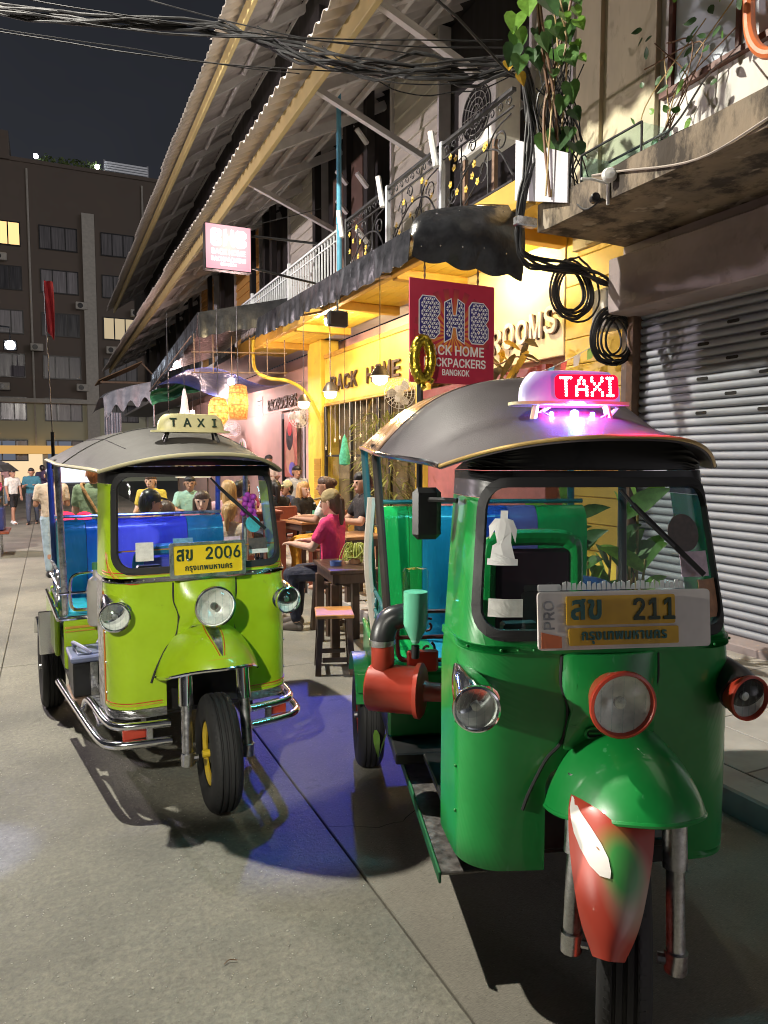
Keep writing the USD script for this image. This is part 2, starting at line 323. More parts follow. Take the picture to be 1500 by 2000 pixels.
obj('base', MB().box((2.93, -3, -0.1), (5.6, 46, 0.095)), GR_DARK, terrace, False)
for k in range(24):
    y = -1 + k * 0.9
    obj('kerb_stone', MB().rbox((2.905, y + 0.004, -0.1), (3.12, y + 0.896, 0.125), 0.012), GR_TILE, terrace, False)
for i in range(5):
    for k in range(26):
        x, y = 3.13 + i * 0.44, -0.6 + k * 0.6
        obj('paving_tile', MB().rbox((x, y, 0.06), (x + 0.434, y + 0.594, 0.122 + 0.002 * ((i * 7 + k * 3) % 3)), 0.003), GR_TILE, terrace, False)

# ------------------------------------------------------------------ the shop house with the rolling shutter
CONC = mat('weathered_concrete', (0.22, 0.175, 0.12), 0.85, var=0.3, scale=3.2, bump=0.006, bscale=22, dirt=((0.045, 0.035, 0.025), 3.4, 0.45), wear=((.36, .31, .24), 5.0, .64, (1, 1, .35)), stretch=(1, 1, 0.45))
CONC2 = mat('beam_plaster', (0.26, 0.215, 0.21), 0.8, var=0.2, scale=2.5, bump=0.003, bscale=18, dirt=((0.10, 0.075, 0.065), 3.0, 0.60))
WHITEWALL = mat('white_plaster', (0.58, 0.56, 0.51), 0.8, var=0.1, scale=1.8, bump=0.003, bscale=12, dirt=((0.42, 0.38, 0.30), 1.6, 0.60), stretch=(1, 1, 0.5))
CREAM = mat('cream_plaster', (0.48, 0.43, 0.29), 0.8, var=0.15, scale=2.5, bump=0.003, bscale=14, dirt=((0.22, 0.19, 0.12), 2.4, 0.55), stretch=(1, 1, 0.4))
SLAT = mat('shutter_steel', (0.27, 0.29, 0.325), 0.58, 0.12, var=0.12, scale=3, stretch=(1, 1, 6), dirt=((0.34, 0.33, 0.32), 2.0, 0.62))
DARK = mat('dark_recess', (0.012, 0.011, 0.010), 0.9)  # near black stands for the shade inside slots and holes
RUST = mat('rusty_steel', (0.20, 0.13, 0.09), 0.7, 0.3, var=0.35, scale=12, bump=0.001)
sh = thing('shop_house', 'old white plastered shop house with stained concrete balcony slab above a closed shutter', 'building')
obj('balcony_slab', MB().wrap(sbox(4.0, -2.0, 5.299, 5.35), 0.24, lambda p: p + np.stack([0 * p[:, 0], 0 * p[:, 0], 3.70 + 0.012 * (meshkit.noise(p * 5.0) - .5)], 1), 0.25), CONC, sh, False)
obj('wall', MB().box((5.3, -2, 3.2), (5.7, 5.25, 9.5)), WHITEWALL, sh, False)
obj('pillar', MB().box((5.24, 5.252, 3.94), (5.7, 6.38, 9.5)).box((5.19, 5.95, 3.94), (5.24, 6.12, 9.5)), CREAM, sh, False)
obj('lintel_beam', MB().rbox((4.88, -2, 3.07), (5.31, 5.42, 3.58), 0.012).box((5.0, -2, 3.58), (5.3, 5.35, 3.69)), CONC2, sh, False)
obj('side_pier', MB().box((5.26, 5.46, 0.1), (5.7, 5.62, 3.9)), CONC2, sh, False)
obj('guide_rail', MB().rbox((5.16, 5.36, 0.12), (5.24, 5.45, 3.1), 0.006).rbox((5.235, 5.36, 0.12), (5.27, 5.46, 3.1), 0.004), RUST, sh, False)
obj('door_sill', MB().rbox((5.02, -1, 0.1), (5.4, 5.44, 0.19), 0.01), CONC2, sh, False)
obj('backing', MB().box((5.36, -1, 0.1), (5.5, 5.45, 3.2)), DARK, sh, False)
shu = part('rolling_shutter', sh)
prof = [(5.31, 0.0), (5.262, 0.004), (5.25, 0.018), (5.247, 0.036), (5.25, 0.054), (5.262, 0.064), (5.285, 0.068), (5.285, 0.075)]
for k in range(39):
    z = 0.19 + k * 0.075
    obj('slat', MB().grid(lambda u, v: (prof[u][0] + 0.0015 * ((k * 5) % 3) + .010 * (meshkit.noise(np.array([v * 1.7, z * 1.1, 0.])) - .5) + .005 * (meshkit.noise(np.array([v * 5., z * 3., 4.])) - .5), v, z + prof[u][1]), range(len(prof)), np.linspace(2.0, 5.37, 16)), SLAT, shu, 50)
for r in range(6):
    for c in range(2 + r % 2):
        y = 4.55 - 0.62 * c - 0.30 * (r % 2) + 0.06; z = 2.045 + 0.1125 * r * 1.34
        z = 0.19 + round((z - 0.19) / 0.075) * 0.075 + 0.036
        obj('vent_slot', MB().prism(rrect(-0.06, -0.014, 0.06, 0.014, 0.0135), 0.004, app(frame((5.2445, y, z), (0, 1, 0), (0, 0, 1)))), DARK, shu, False)
wf = part('window_frame', sh)
FR = mat('brown_frame', (0.12, 0.05, 0.035), 0.5)
obj('rail', MB().box((5.24, 3.0, 5.02), (5.298, 5.2, 5.075)), FR, wf, False); obj('post', MB().box((5.24, 5.06, 5.08), (5.298, 5.105, 6.6)), FR, wf, False); obj('post', MB().box((5.24, 4.35, 5.08), (5.298, 4.385, 6.6)), FR, wf, False)
obj('pane', MB().box((5.275, 3.0, 5.08), (5.295, 5.05, 6.6)), mat('pale_pane', (0.55, 0.62, 0.66), 0.25, var=0.08, scale=2), wf, False)
p = obj('drain_pipe', MB().tube(smoothline([(5.16, 4.2, 9), (5.16, 4.2, 6), (5.16, 4.2, 5.35), (5.16, 4.17, 5.05), (5.16, 4.05, 4.86), (5.16, 3.85, 4.80), (5.16, 3.3, 4.74)]), 0.045, 10), mat('orange_pvc', (0.62, 0.16, 0.05), 0.4)); tag(p, 'orange plastic drain pipe bending along the white upper wall', 'pipe')
tk = thing('glass_tank', 'empty glass tank on the edge of the stained concrete slab', 'tank', (4.02, 4.15, 3.945))
GP = pane('tank_pane', (0.80, 0.90, 0.90))
for a, b in (((0, 0, 0), (0.004, 0.66, 0.22)), ((0.30, 0, 0), (0.304, 0.66, 0.22)), ((0.005, 0, 0), (0.299, 0.004, 0.22)), ((0.005, 0.656, 0), (0.299, 0.66, 0.22))): obj('glass_side', MB().box(a, b), GP, tk, False)
obj('rim', MB().box((-.004, -.004, .215), (.012, .664, .227)).box((.29, -.004, .215), (.308, .664, .227)).box((-.004, .004, -.003), (.012, -.006, .214)).box((-.004, .656, -.003), (.012, .666, .214)), BLACKP, tk, False)
tc = thing('cctv_camera', 'small white security camera on an arm at the slab edge', 'security camera', (3.99, 4.45, 3.82))
obj('bracket', MB().tube([(0, 0, -.16), (0, 0, .02)], .012).tube([(0, 0, 0), (-.12, .05, .03), (-.2, .08, .03)], .011), WHITEP, tc)
obj('housing', MB().lathe([(0, 0), (.055, .004), (.06, .02), (.04, .05), (.0, .055)], 16, (-.02, -.03, .04), (-.6, -.8, .1)), WHITEP, tc)
obj('lens', MB().lathe([(0, -.03), (.035, -.028), (.035, .05), (.03, .055), (.02, .05), (0, .05)], 16, (-.03, .12, -.08), (-.5, -.85, -.1)), BLACKP, tc)
st = thing('folding_shelf', 'small white slatted shelf leaning on the slab by the vine', 'shelf', (4.06, 4.98, 3.95))
for k in range(4): obj('slat', MB().rbox((.0, .03 + k * .07, .02), (.012, .085 + k * .07, .30)), WHITEP, st, False)
obj('frame', MB().tube([(-.01, 0, 0), (-.01, 0, .32), (-.01, .31, .32), (-.01, .31, 0)], .008).tube([(.05, 0, 0), (-.01, 0, .32)], .007), BLACKP, st)
wp = obj('white_board', MB().add([(3.90, 5.56, 4.03), (3.975, 4.92, 3.82), (3.975, 4.92, 4.22), (3.90, 5.56, 4.56), (3.92, 5.565, 4.03), (3.993, 4.925, 3.82), (3.993, 4.925, 4.22), (3.92, 5.565, 4.56)], [[0, 1, 2, 3], [4, 7, 6, 5], [0, 4, 5, 1], [1, 5, 6, 2], [2, 6, 7, 3], [3, 7, 4, 0]]), mat('panel_white', (.50, .49, .52), .5, var=.1, scale=3), None, False); tag(wp, 'blank white panel leaning on the balcony corner behind the cables', 'panel')
mb = thing('meter_box', 'grey meter box on the pier between yellow wall and shutter', 'meter box', (5.02, 5.56, 2.98))
GREYBOX = mat('grey_box', (0.42, 0.42, 0.40), 0.5)
obj('box', MB().rbox((0, 0, 0), (.2, .22, .40), .01), GREYBOX, mb, False); obj('lid', MB().rbox((-.02, .01, .02), (-.001, .21, .38), .006), GREYBOX, mb, False)

# ------------------------------------------------------------------ the guest house: yellow ground floor, timber upper floors, tin roofs
YEL = mat('yellow_paint', (0.78, 0.55, 0.07), 0.5, var=0.12, scale=3, dirt=((0.42, 0.25, 0.03), 2.5, 0.64))
YELD = mat('yellow_beam_paint', (0.50, 0.29, 0.04), 0.55, var=0.15, scale=4)
CREAMY = mat('cream_board', (0.80, 0.69, 0.38), 0.5, var=0.05)
PINKW = mat('rose_wall', (0.66, 0.42, 0.36), 0.6, var=0.1, scale=2)
SIDING = mat('pale_siding', (0.60, 0.57, 0.48), 0.7, var=0.14, scale=4, stretch=(1, 0.4, 2), dirt=((0.3, 0.27, 0.2), 2, 0.62))
BLACKW = mat('black_timber', (0.018, 0.015, 0.014), 0.6, var=0.3, scale=9, stretch=(1, 1, 0.2))
WHITETIM = mat('white_timber', (0.55, 0.53, 0.52), 0.6, var=0.12, scale=5, dirt=((0.3, 0.27, 0.25), 3, 0.62))
TIN = mat('tin_sheet', (0.60, 0.56, 0.53), 0.5, 0.25, var=0.14, scale=2.2, dirt=((0.27, 0.22, 0.2), 1.4, 0.6))
FASC = mat('yellow_fascia', (0.50, 0.40, 0.17), 0.6, var=0.1, scale=3)
DARKGLASS = mat('dark_window', (0.012, 0.013, 0.015), 0.12, spec=0.6)

gh = thing('guest_house', 'yellow guest house with timber upper floors, flowered balcony rail and overhanging tin roofs', 'building')
# ground floor wall pieces (butted along the street)
obj('rear_wall', MB().box((5.75, 5.63, 0.1), (5.95, 34, 4.19)), PINKW, gh, False)
for k in range(14):      # planks beside the sign board
    z = 0.13 + k * 0.289
    obj('wall_plank', MB().rbox((5.30, 5.63, z), (5.36, 6.55, z + 0.282), 0.006), YEL, gh, False)
sbw = obj('fascia_panel', MB().rbox((5.29, 6.56, 2.86), (5.34, 10.0, 4.17), 0.006), CREAMY, gh, False)
obj('fascia_panel', MB().rbox((5.29, 10.02, 2.84), (5.34, 14.28, 3.76), 0.006), YEL, gh, False)
obj('fascia_trim', MB().rbox((5.27, 10.0, 2.78), (5.35, 14.28, 2.838), 0.006).rbox((5.27, 10.0, 3.762), (5.35, 14.28, 3.85), 0.008), YELD, gh, False)
obj('pillar', MB().rbox((5.20, 14.3, 0.1), (5.62, 15.12, 4.17), 0.02), YEL, gh, False)
obj('pillar', MB().rbox((5.22, 9.62, 0.1), (5.285, 10.05, 2.85), 0.02), YEL, gh, False)
for k in range(12): obj('wall_tile', MB().rbox((5.185, 14.31, 0.14 + k * 0.13), (5.199, 14.70, 0.262 + k * 0.13), 0.003), YELD, gh, False)
obj('rose_wall', MB().rbox((5.28, 15.14, 2.86), (5.5, 33.0, 3.75), 0.01).box((5.28, 15.14, 0.1), (5.5, 15.5, 2.858)).box((5.28, 17.35, 0.1), (5.5, 33, 2.858)), PINKW, gh, False)
obj('counter_front', MB().rbox((5.1, 6.6, 0.12), (5.28, 9.4, 2.2), 0.01), mat('pink_panel', (0.55, 0.20, 0.20), 0.6), gh, False)
obj('counter_beam', MB().bar((5.05, 6.5, 2.68), (5.05, 9.5, 2.62), 0.1, 0.12), mat('maroon_paint', (0.25, 0.03, 0.03), 0.5), gh, False)
win = part('shop_window', gh)
obj('pane', MB().box((5.33, 10.06, 0.5), (5.338, 14.28, 2.77)), pane('window_pane', (0.9, 0.92, 0.9), 0.03, 1.45), win, False)
for y in (10.1, 11.1, 11.6, 12.85, 14.25): obj('mullion', MB().rbox((5.27, y - 0.035, 0.5), (5.329, y + 0.035, 2.776), 0.005), BLACKW, win, False)
for z in (0.5, 1.75): obj('crossbar', MB().rbox((5.28, 10.14, z - 0.02), (5.326, 14.2, z + 0.02), 0.004), BLACKW, win, False)
obj('interior_wall', MB().box((5.6, 10.0, 0.3), (5.7, 14.28, 2.85)), mat('brown_interior', (0.20, 0.14, 0.07), 0.7, var=0.5, scale=5), win, False)
obj('plinth', MB().box((5.26, 10.05, 0.1), (5.5, 14.29, 0.46)), YELD, gh, False)
dr = part('doorway', gh)
obj('door_leaf', MB().rbox((5.42, 15.55, 0.12), (5.47, 16.35, 2.62), 0.01), mat('white_door', (0.62, 0.58, 0.58), 0.5), dr, False)
obj('dark_frame', MB().rbox((5.27, 15.5, 0.12), (5.36, 15.58, 2.8), 0.005).rbox((5.27, 17.27, 0.12), (5.36, 17.35, 2.8), 0.005).rbox((5.27, 15.58, 2.66), (5.36, 17.27, 2.8), 0.005), BLACKW, dr, False)
obj('curtain', MB().grid(lambda u, v: (5.45 + 0.03 * math.sin(v * 60), 16.4 + v * 0.85, 0.14 + u * 2.5), (0, 1), np.linspace(0, 1, 40)), mat('white_curtain', (0.7, 0.62, 0.64), 0.8), dr)
# balcony: soffit boards, floor, beams
for k in range(6):
    x = 4.22 + k * 0.18
    obj('soffit_board', MB().rbox((x, 5.64, 4.175), (x + 0.174, 17.2, 4.195), 0.002), YEL, gh, False)
obj('balcony_floor', MB().box((4.2, 5.64, 4.198), (5.7, 46, 4.32)), WHITETIM, gh, False)
obj('edge_beam', MB().rbox((4.10, 5.64, 4.06), (4.198, 17.2, 4.34), 0.008), YELD, gh, False)
for y in (6.52, 8.6, 10.7, 12.8, 15.0): obj('soffit_beam', MB().rbox((4.2, y, 4.04), (5.28, y + 0.14, 4.173), 0.008), YELD, gh, False)
# upper wall of the second floor
obj('upper_wall', MB().box((5.46, 6.39, 4.33), (5.7, 46, 7.9)), BLACKW, gh, False)
def siding(y0, y1, m, n=15):
    pn = part('siding_panel', gh)
    for k in range(n): obj('board', MB().add(*(lambda z: ([[5.30, y0, z], [5.335, y0, z + .235], [5.30, y1, z], [5.335, y1, z + .235], [5.45, y0, z], [5.45, y0, z + .235], [5.45, y1, z], [5.45, y1, z + .235]], [[0, 2, 3, 1], [4, 5, 7, 6], [0, 4, 6, 2], [1, 3, 7, 5], [0, 1, 5, 4], [2, 6, 7, 3]]))(4.33 + k * 0.238)), m, pn, False)
    obj('corner_board', MB().rbox((5.26, y0 - .05, 4.33), (5.46, y0 - 0.002, 7.9), .004).rbox((5.26, y1 + .002, 4.33), (5.46, y1 + .06, 7.9), .004), WHITETIM, pn, False)
ORSID = mat('lit_ochre_siding', (0.55, 0.30, 0.08), 0.6)  # ochre boards, with orange lamplight put into the colour
siding(9.46, 11.0, SIDING); siding(14.5, 16.6, SIDING); siding(19.2, 22.0, ORSID); siding(6.5, 7.2, SIDING); siding(25, 27.4, ORSID)
for y in (11.3, 12.22, 13.9, 17.0, 17.6, 18.9, 22.6, 24.4, 28.0, 29, 31, 34, 37, 41): obj('timber_post', MB().rbox((4.96, y, 4.33), (5.1, y + 0.16, 8.0), 0.006), BLACKW, gh, False)
for y in (12.5, 11.6): obj('louvre_shutter', MB().rbox((5.0, y, 4.4), (5.06, y + .5, 6.9), .01), mat('brown_shutter', (0.10, 0.055, 0.04), 0.6), gh, False)
for y, z in ((12.2, 6.55), (12.2, 6.05), (11.3, 6.9), (11.3, 6.2), (11.3, 5.3)): obj('lamp_bracket', MB().bar((4.95, y - .02, z), (4.72, y - .12, z + .16), .07, .05), WHITETIM, gh, False)
# roofs: (eave height, wall height, beam offsets)
def roof(name, ze, zi, y0, y1, xe=2.9, xi=5.45):
    r = part(name, gh); y = y0
    zf = lambda x: ze + (zi - ze) * (x - xe) / (xi - xe)
    while y < y1 - 0.1:
        ye = min(y + 2.1, y1); nn = int((ye - y) / 0.26 * 12) + 1
        obj('roof_sheet', MB().grid(lambda u, v: (u, v, zf(u) + 0.12 + 0.036 * math.sin(v * 2 * PI / 0.26) + 0.004 * math.sin(v * 3.1 + u)), (xe + 0.03 * math.sin(y * 7), (xe + xi) / 2, xi), np.linspace(y, ye, nn), 0.004), TIN, r, 60)
        y = ye
    obj('fascia_beam', MB().rbox((xe + 0.36, y0, zf(xe + 0.4) - 0.22), (xe + 0.44, y1, zf(xe + 0.4) + 0.02), 0.008), FASC, r, False)
    for dx in (1.1, 1.8): obj('purlin', MB().rbox((xe + dx, y0, zf(xe + dx) - 0.04), (xe + dx + 0.06, y1, zf(xe + dx) + 0.07), 0.006), WHITETIM, r, False)
    yy = y0 + 0.3
    while yy < y1:
        obj('rafter', MB().bar((xe + 0.46, yy, zf(xe + 0.46) - 0.09), (xi, yy, zf(xi) - 0.09), 0.10, 0.14), WHITETIM, r, False); yy += 2.05 if yy < 20 else 3.5
roof('lower_roof', 6.50, 7.86, 5.2, 44.0)
roof('upper_roof', 9.10, 10.9, 5.2, 40.0)
obj('third_wall', MB().box((4.72, 6.4, 7.93), (5.7, 44, 11.4)), BLACKW, gh, False)
for k in range(14):
    y = 8.0 + k * 2.3
    obj('upper_shutter', MB().rbox((4.60, y, 7.95), (4.718, y + 0.5, 9.75), 0.01), mat('charcoal_timber', (0.03, 0.026, 0.026), 0.6), gh, False)
for y in (14.6, 19.4, 24.1): obj('brace', MB().bar((4.0, y, 6.75), (5.2, y - 0.5, 8.0), 0.08, 0.09), WHITETIM, gh, False)
for y in (7.4, 9.4, 13.0): obj('brace', MB().bar((3.35, y, 6.62), (5.28, y, 5.9), 0.08, 0.08), WHITETIM, gh, False)
p = obj('blue_pipe', MB().tube([(4.18, 10.6, 4.2), (4.18, 10.6, 7.3)], 0.038, 10).lathe([(.045, 0), (.05, .01), (.05, .1), (.045, .11)], 10, (4.18, 10.6, 5.3)), mat('blue_pvc', (0.10, 0.33, 0.46), 0.35)); tag(p, 'light blue water pipe standing at the balcony rail', 'pipe')
# balcony railings
IRON = mat('wrought_iron', (0.02, 0.02, 0.021), 0.45); GOLDF = mat('gold_flower', (0.68, 0.47, 0.07), 0.4)
RAILW = mat('rail_white', (0.50, 0.52, 0.54), 0.45)
rl = thing('balcony_railing', 'black wrought iron balcony rail with scrolls and golden flowers', 'railing')
for i in range(3):
    y0, y1 = 6.02 + i * 1.46, 7.40 + i * 1.46; x, zb, zt = 4.2, 4.36, 5.27
    pn = part('scroll_panel', rl)
    obj('top_bar', MB().bar((x, y0, zt), (x, y1, zt), 0.05, 0.035), IRON, pn, False); obj('bottom_bar', MB().bar((x, y0, zb + .05), (x, y1, zb + .05), 0.03, 0.02).bar((x, y0, zt - .16), (x, y1, zt - .16), 0.02, 0.015), IRON, pn, False)
    sc = MB(); Y3 = (0, 1, 0)
    for k in range(9): sc.tube(spiral((x, y0 + .08 + k * .152, zt - .085), .055, .012, 0, 400, 14, Y3), .006, 5)
    sc.tube(smoothline([(x, y0, zb + .1), (x, y0 + .3, zb + .45), (x, y0 + .75, zb + .5), (x, y1 - .15, zb + .2), (x, y1, zb + .12)]), .011, 5).tube(smoothline([(x, y0 + .05, zb + .7), (x, y0 + .35, zb + .62), (x, y0 + .6, zb + .3), (x, y0 + .9, zb + .1)]), .009, 5)
    for a, b, r, s in ((.22, .5, .12, 1), (.55, .34, .14, -1), (.95, .52, .13, 1), (1.15, .28, .1, -1), (.75, .66, .08, 1)): sc.tube(spiral((x, y0 + a, zb + b), r, .03, 0, 420 * s, 18, Y3), .008, 5)
    sc.tube([(x, y0 + .45, zb), (x, y0 + .45, zb + .74)], .007, 5).tube([(x, y0 + .98, zb), (x, y0 + .98, zb + .74)], .007, 5)
    obj('scrollwork', sc, IRON, pn)
    R2 = random.Random(i)
    for k in range(11):
        cy, cz = y0 + .12 + R2.random() * 1.15, zb + .08 + R2.random() * .62; fl = MB()
        for a in range(5):
            t = a * 2 * PI / 5 + k; d = np.array([0, math.cos(t), math.sin(t)]); e = np.array([0, -math.sin(t), math.cos(t)]); c = np.array([x - .02, cy, cz])
            fl.add([c, c + d * .027 + e * .017 + [-.010, 0, 0], c + d * .043 + [-.013, 0, 0], c + d * .027 - e * .017 + [-.010, 0, 0]], [[0, 1, 2, 3]])
        fl.sphere((x - .026, cy, cz), .011, 1); obj('flower', fl, GOLDF, pn, False)
    obj('post', MB().rbox((x - .03, y1, zb - .04), (x + .03, y1 + .055, zt + .04), .005), RAILW if i < 2 else IRON, rl, False)
    obj('lamp_tube', MB().tube([(x - .05, y1 + .08, zt - .22), (x - .09, y1 + .14, zt + .18)], .038, 8), WHITEP, rl)
rb = thing('bar_railing', 'plain grey vertical bar balcony rail left of the blue pipe', 'railing')
obj('top_bar', MB().bar((4.2, 10.66, 5.24), (4.2, 17.0, 5.24), .05, .035), RAILW, rb, False); obj('bottom_bar', MB().bar((4.2, 10.66, 4.42), (4.2, 17.0, 4.42), .03, .03).bar((4.2, 10.66, 5.10), (4.2, 17.0, 5.10), .02, .02), RAILW, rb, False)
for k in range(46): obj('bar', MB().bar((4.2, 10.75 + k * .137, 4.43), (4.2, 10.75 + k * .137, 5.23), .022, .022, (0, 1, 0)), RAILW, rb, False)
for y in (10.66, 13.2, 15.9): obj('post', MB().rbox((4.17, y, 4.34), (4.23, y + .05, 5.34), .005), RAILW, rb, False)
ac = thing('air_conditioner', 'white outdoor air conditioner unit on the balcony behind the flowered rail', 'air conditioner', (4.75, 7.15, 5.38))
obj('case', MB().rbox((0, 0, 0), (.34, .86, .82), .02), mat('ac_white', (0.62, 0.61, 0.56), 0.5, var=0.1), ac, False)
gr_ = MB()
for r in (.1, .17, .24, .31): gr_.tube(arc((-.012, .43, .42), r, 0, 360, 28, (0, 1, 0))[:-1], .006, 5, closed=True)
for a in range(12): t = a * PI / 6; gr_.tube([(-.012, .43, .42), (-.012, .43 + .31 * math.cos(t), .42 + .31 * math.sin(t))], .004, 4)
obj('fan_grille', gr_, GREYBOX, ac); obj('fan_hole', MB().lathe([(0, 0), (.32, 0)], 28, (-.004, .43, .42), (1, 0, 0)), DARK, ac)
obj('stand', MB().bar((.05, .1, 0), (.05, .1, -1.05), .05, .05, (0, 1, 0)).bar((.05, .75, 0), (.05, .75, -1.05), .05, .05, (0, 1, 0)), RUST, ac, False)

# ------------------------------------------------------------------ the tall block at the end of the street
BLK = mat('block_wall', (0.13, 0.105, 0.085), 0.8, var=0.12, scale=0.4); BLKY = mat('lit_block_lower_wall', (0.44, 0.44, 0.31), 0.7, var=0.08, scale=0.3); PIL = mat('block_pilaster', (0.42, 0.40, 0.35), 0.7)  # lower wall yellowish, its street light put into the colour
bb = thing('apartment_block', 'seven storey brown block with rows of curtained windows at the end of the street', 'building')
obj('wall', MB().box((-22, 55, 5.6), (9.2, 62, 21.4)), BLK, bb, False)
obj('lower_wall', MB().box((-22, 55, 2.6), (9.2, 62, 5.598)).box((-22, 56.5, -0.01), (9.2, 62, 2.598)), BLKY, bb, False)
obj('parapet', MB().box((-22, 54.8, 21.402), (-1.75, 62, 23.2)).box((-1.748, 54.9, 21.402), (9.2, 55.4, 21.65)), BLK, bb, False)
obj('pilaster', MB().box((2.55, 54.6, 2.6), (3.35, 54.998, 18.5)), PIL, bb, False)
obj('ledge', MB().box((-22, 54.3, 5.45), (9.2, 54.998, 5.75)), PIL, bb, False)
LITW = glow('lit_window', (1.0, 0.62, 0.26), 1.5); DIMS = [mat('curtain_dim_b', (0.05, 0.05, 0.055), 0.2, var=0.4, scale=2.5, stretch=(4, 1, 0.2)), mat('curtain_dim_c', (0.22, 0.21, 0.22), 0.3, var=0.3, scale=2.5, stretch=(4, 1, 0.2))]; DIMW = mat('curtain_dim', (0.13, 0.125, 0.13), 0.3, var=0.3, scale=2.5, stretch=(4, 1, 0.2)); BLUEW = glow('curtain_blue_lit', (0.55, 0.62, 0.8), 0.22); PINKL = glow('lit_window_pale', (1.0, 0.8, 0.5), 0.55)
for c, (x0, x1) in enumerate(((-10.5, -8.2), (-7.3, -5.0), (-3.6, -1.25), (-0.15, 2.25), (3.75, 6.0))):
    for r in range(6):
        z1 = 17.45 - r * 2.9; z0 = z1 - 1.6 if r < 5 else z1 - 1.45
        w = part('window', bb); fr = MB().box((x0, 54.90, z0), (x1, 54.985, z0 + .08)).box((x0, 54.90, z1 - .08), (x1, 54.985, z1))
        for x in (x0, x0 + .72, x1 - .80, x1 - .08): fr.box((x, 54.90, z0 + .081), (x + .08, 54.985, z1 - .081))
        obj('frame', fr, BLACKP, w, False)
        m_ = LITW if (c, r) == (2, 0) else PINKL if (c, r) == (4, 2) else BLUEW if r == 5 and c in (2, 3) else DIMW
        if m_ is DIMW: m_ = (DIMW, DIMS[0], DIMS[1])[(c * 3 + r * 5 + c * r) % 3]
        for xa, xb in ((x0 + .08, x0 + .72), (x0 + .80, x1 - .80), (x1 - .72, x1 - .08)):
            obj('pane', MB().box((xa, 54.93, z0 + .08), (xb, 54.96, z1 - .08)), m_ if xb < x1 - .2 or m_ is not BLUEW else DIMW, w, False)
for k, (x, z) in enumerate(((-2.9, 15.2), (2.0, 12.4), (-0.9, 9.4), (3.9, 9.5), (-3.0, 6.7), (5.6, 12.2), (1.9, 6.8))):
    obj('air_unit', MB().rbox((x, 54.45, z - .45), (x + .8, 54.88, z + .05), .04), PIL, bb, False); obj('air_fan', MB().lathe([(0, 0), (.18, 0)], 14, (x + .3, 54.44, z - .2), (0, -1, 0)), BLACKP, bb)
for x in (-0.75, 6.6): obj('down_pipe', MB().tube([(x, 54.9, 2.6), (x, 54.9, 21)], .07, 6), PIL, bb)
obj('sign_band', MB().box((-14, 54.0, 2.0), (1.6, 54.9, 2.55)), glow('lit_sign_band', (1.0, 0.55, 0.16), 0.7), bb, False)
obj('shop_front', MB().box((-14, 55.6, 0), (-0.4, 55.7, 1.99)), glow('shop_interior', (1.0, 0.74, 0.44), 1.0), bb, False)
obj('shop_door', MB().box((0.1, 55.4, 0), (3.2, 55.5, 2.3)), glow('shop_interior_white', (0.82, 0.86, 1.0), 1.7), bb, False)
for x in (-8, -3.4, -0.35, 3.3): obj('shop_post', MB().box((x, 54.5, 0), (x + .3, 55.3, 1.99)), PIL, bb, False)
rg = thing('roof_terrace', 'slatted white roof shelter lit on top of the tall brown block', 'shelter', (4.2, 55.5, 21.66))
for k in range(5): obj('slat', MB().box((0, 0, .1 + k * .17), (2.9, .05, .21 + k * .17)), mat('lit_slats', (0.6, 0.62, 0.66), 0.5, emit=0.12), rg, False)  # faint glow in the slats stands for lamp light falling on them
obj('post', MB().box((-.06, .06, 0), (.06, .16, 1.0)).box((2.85, .06, 0), (2.97, .16, 1.0)), STEEL, rg, False)
for i, (x, z) in enumerate(((-0.15, 22.0), (3.7, 21.95))):
    lf = thing('roof_lamp', ('bright white lamp at the left end of the roof planting', 'bright white lamp beside the slatted roof shelter')[i], 'lamp', (x, 55.2, z))
    obj('bulb', MB().sphere((0, 0, 0), .17), glow('roof_lamp_glow', (0.9, 0.97, 1.0), 14), lf); obj('stem', MB().tube([(0, 0, -.4), (0, 0, -.15)], .04, 6), STEEL, lf)
rs = MB(); R3 = random.Random(4)
for k in range(420):
    x = R3.uniform(0.2, 3.9); c = np.array([x, 55.15 + R3.random() * .3, 21.65 + R3.random() ** 2 * .55]); a, b = RNG.normal(size=(2, 3)) * .09; rs.add([c, c + a, c + a + b, c + b], [[0, 1, 2, 3]])
tag(obj('roof_shrub', rs, mat('shrub_leaf', (0.10, 0.15, 0.04), 0.6), None, False), 'low green shrubs along the roof edge of the brown block', 'shrub', kind='stuff')
fl = thing('flood_lamp', 'dazzling blue white flood lamp hanging at the far left of the street', 'flood lamp', (-1.75, 45.5, 7.97))
obj('lens', MB().sphere((0, -.1, 0), .26, 2, (1, .4, 1)), glow('flood_glow', (0.75, 0.85, 1.0), 60), fl); obj('housing', MB().rbox((-.35, -.05, -.3), (.35, .2, .3), .05).tube([(0, .1, .3), (0, .1, 1.0), (-6, .1, 1.4)], .05, 6), BLACKP, fl)
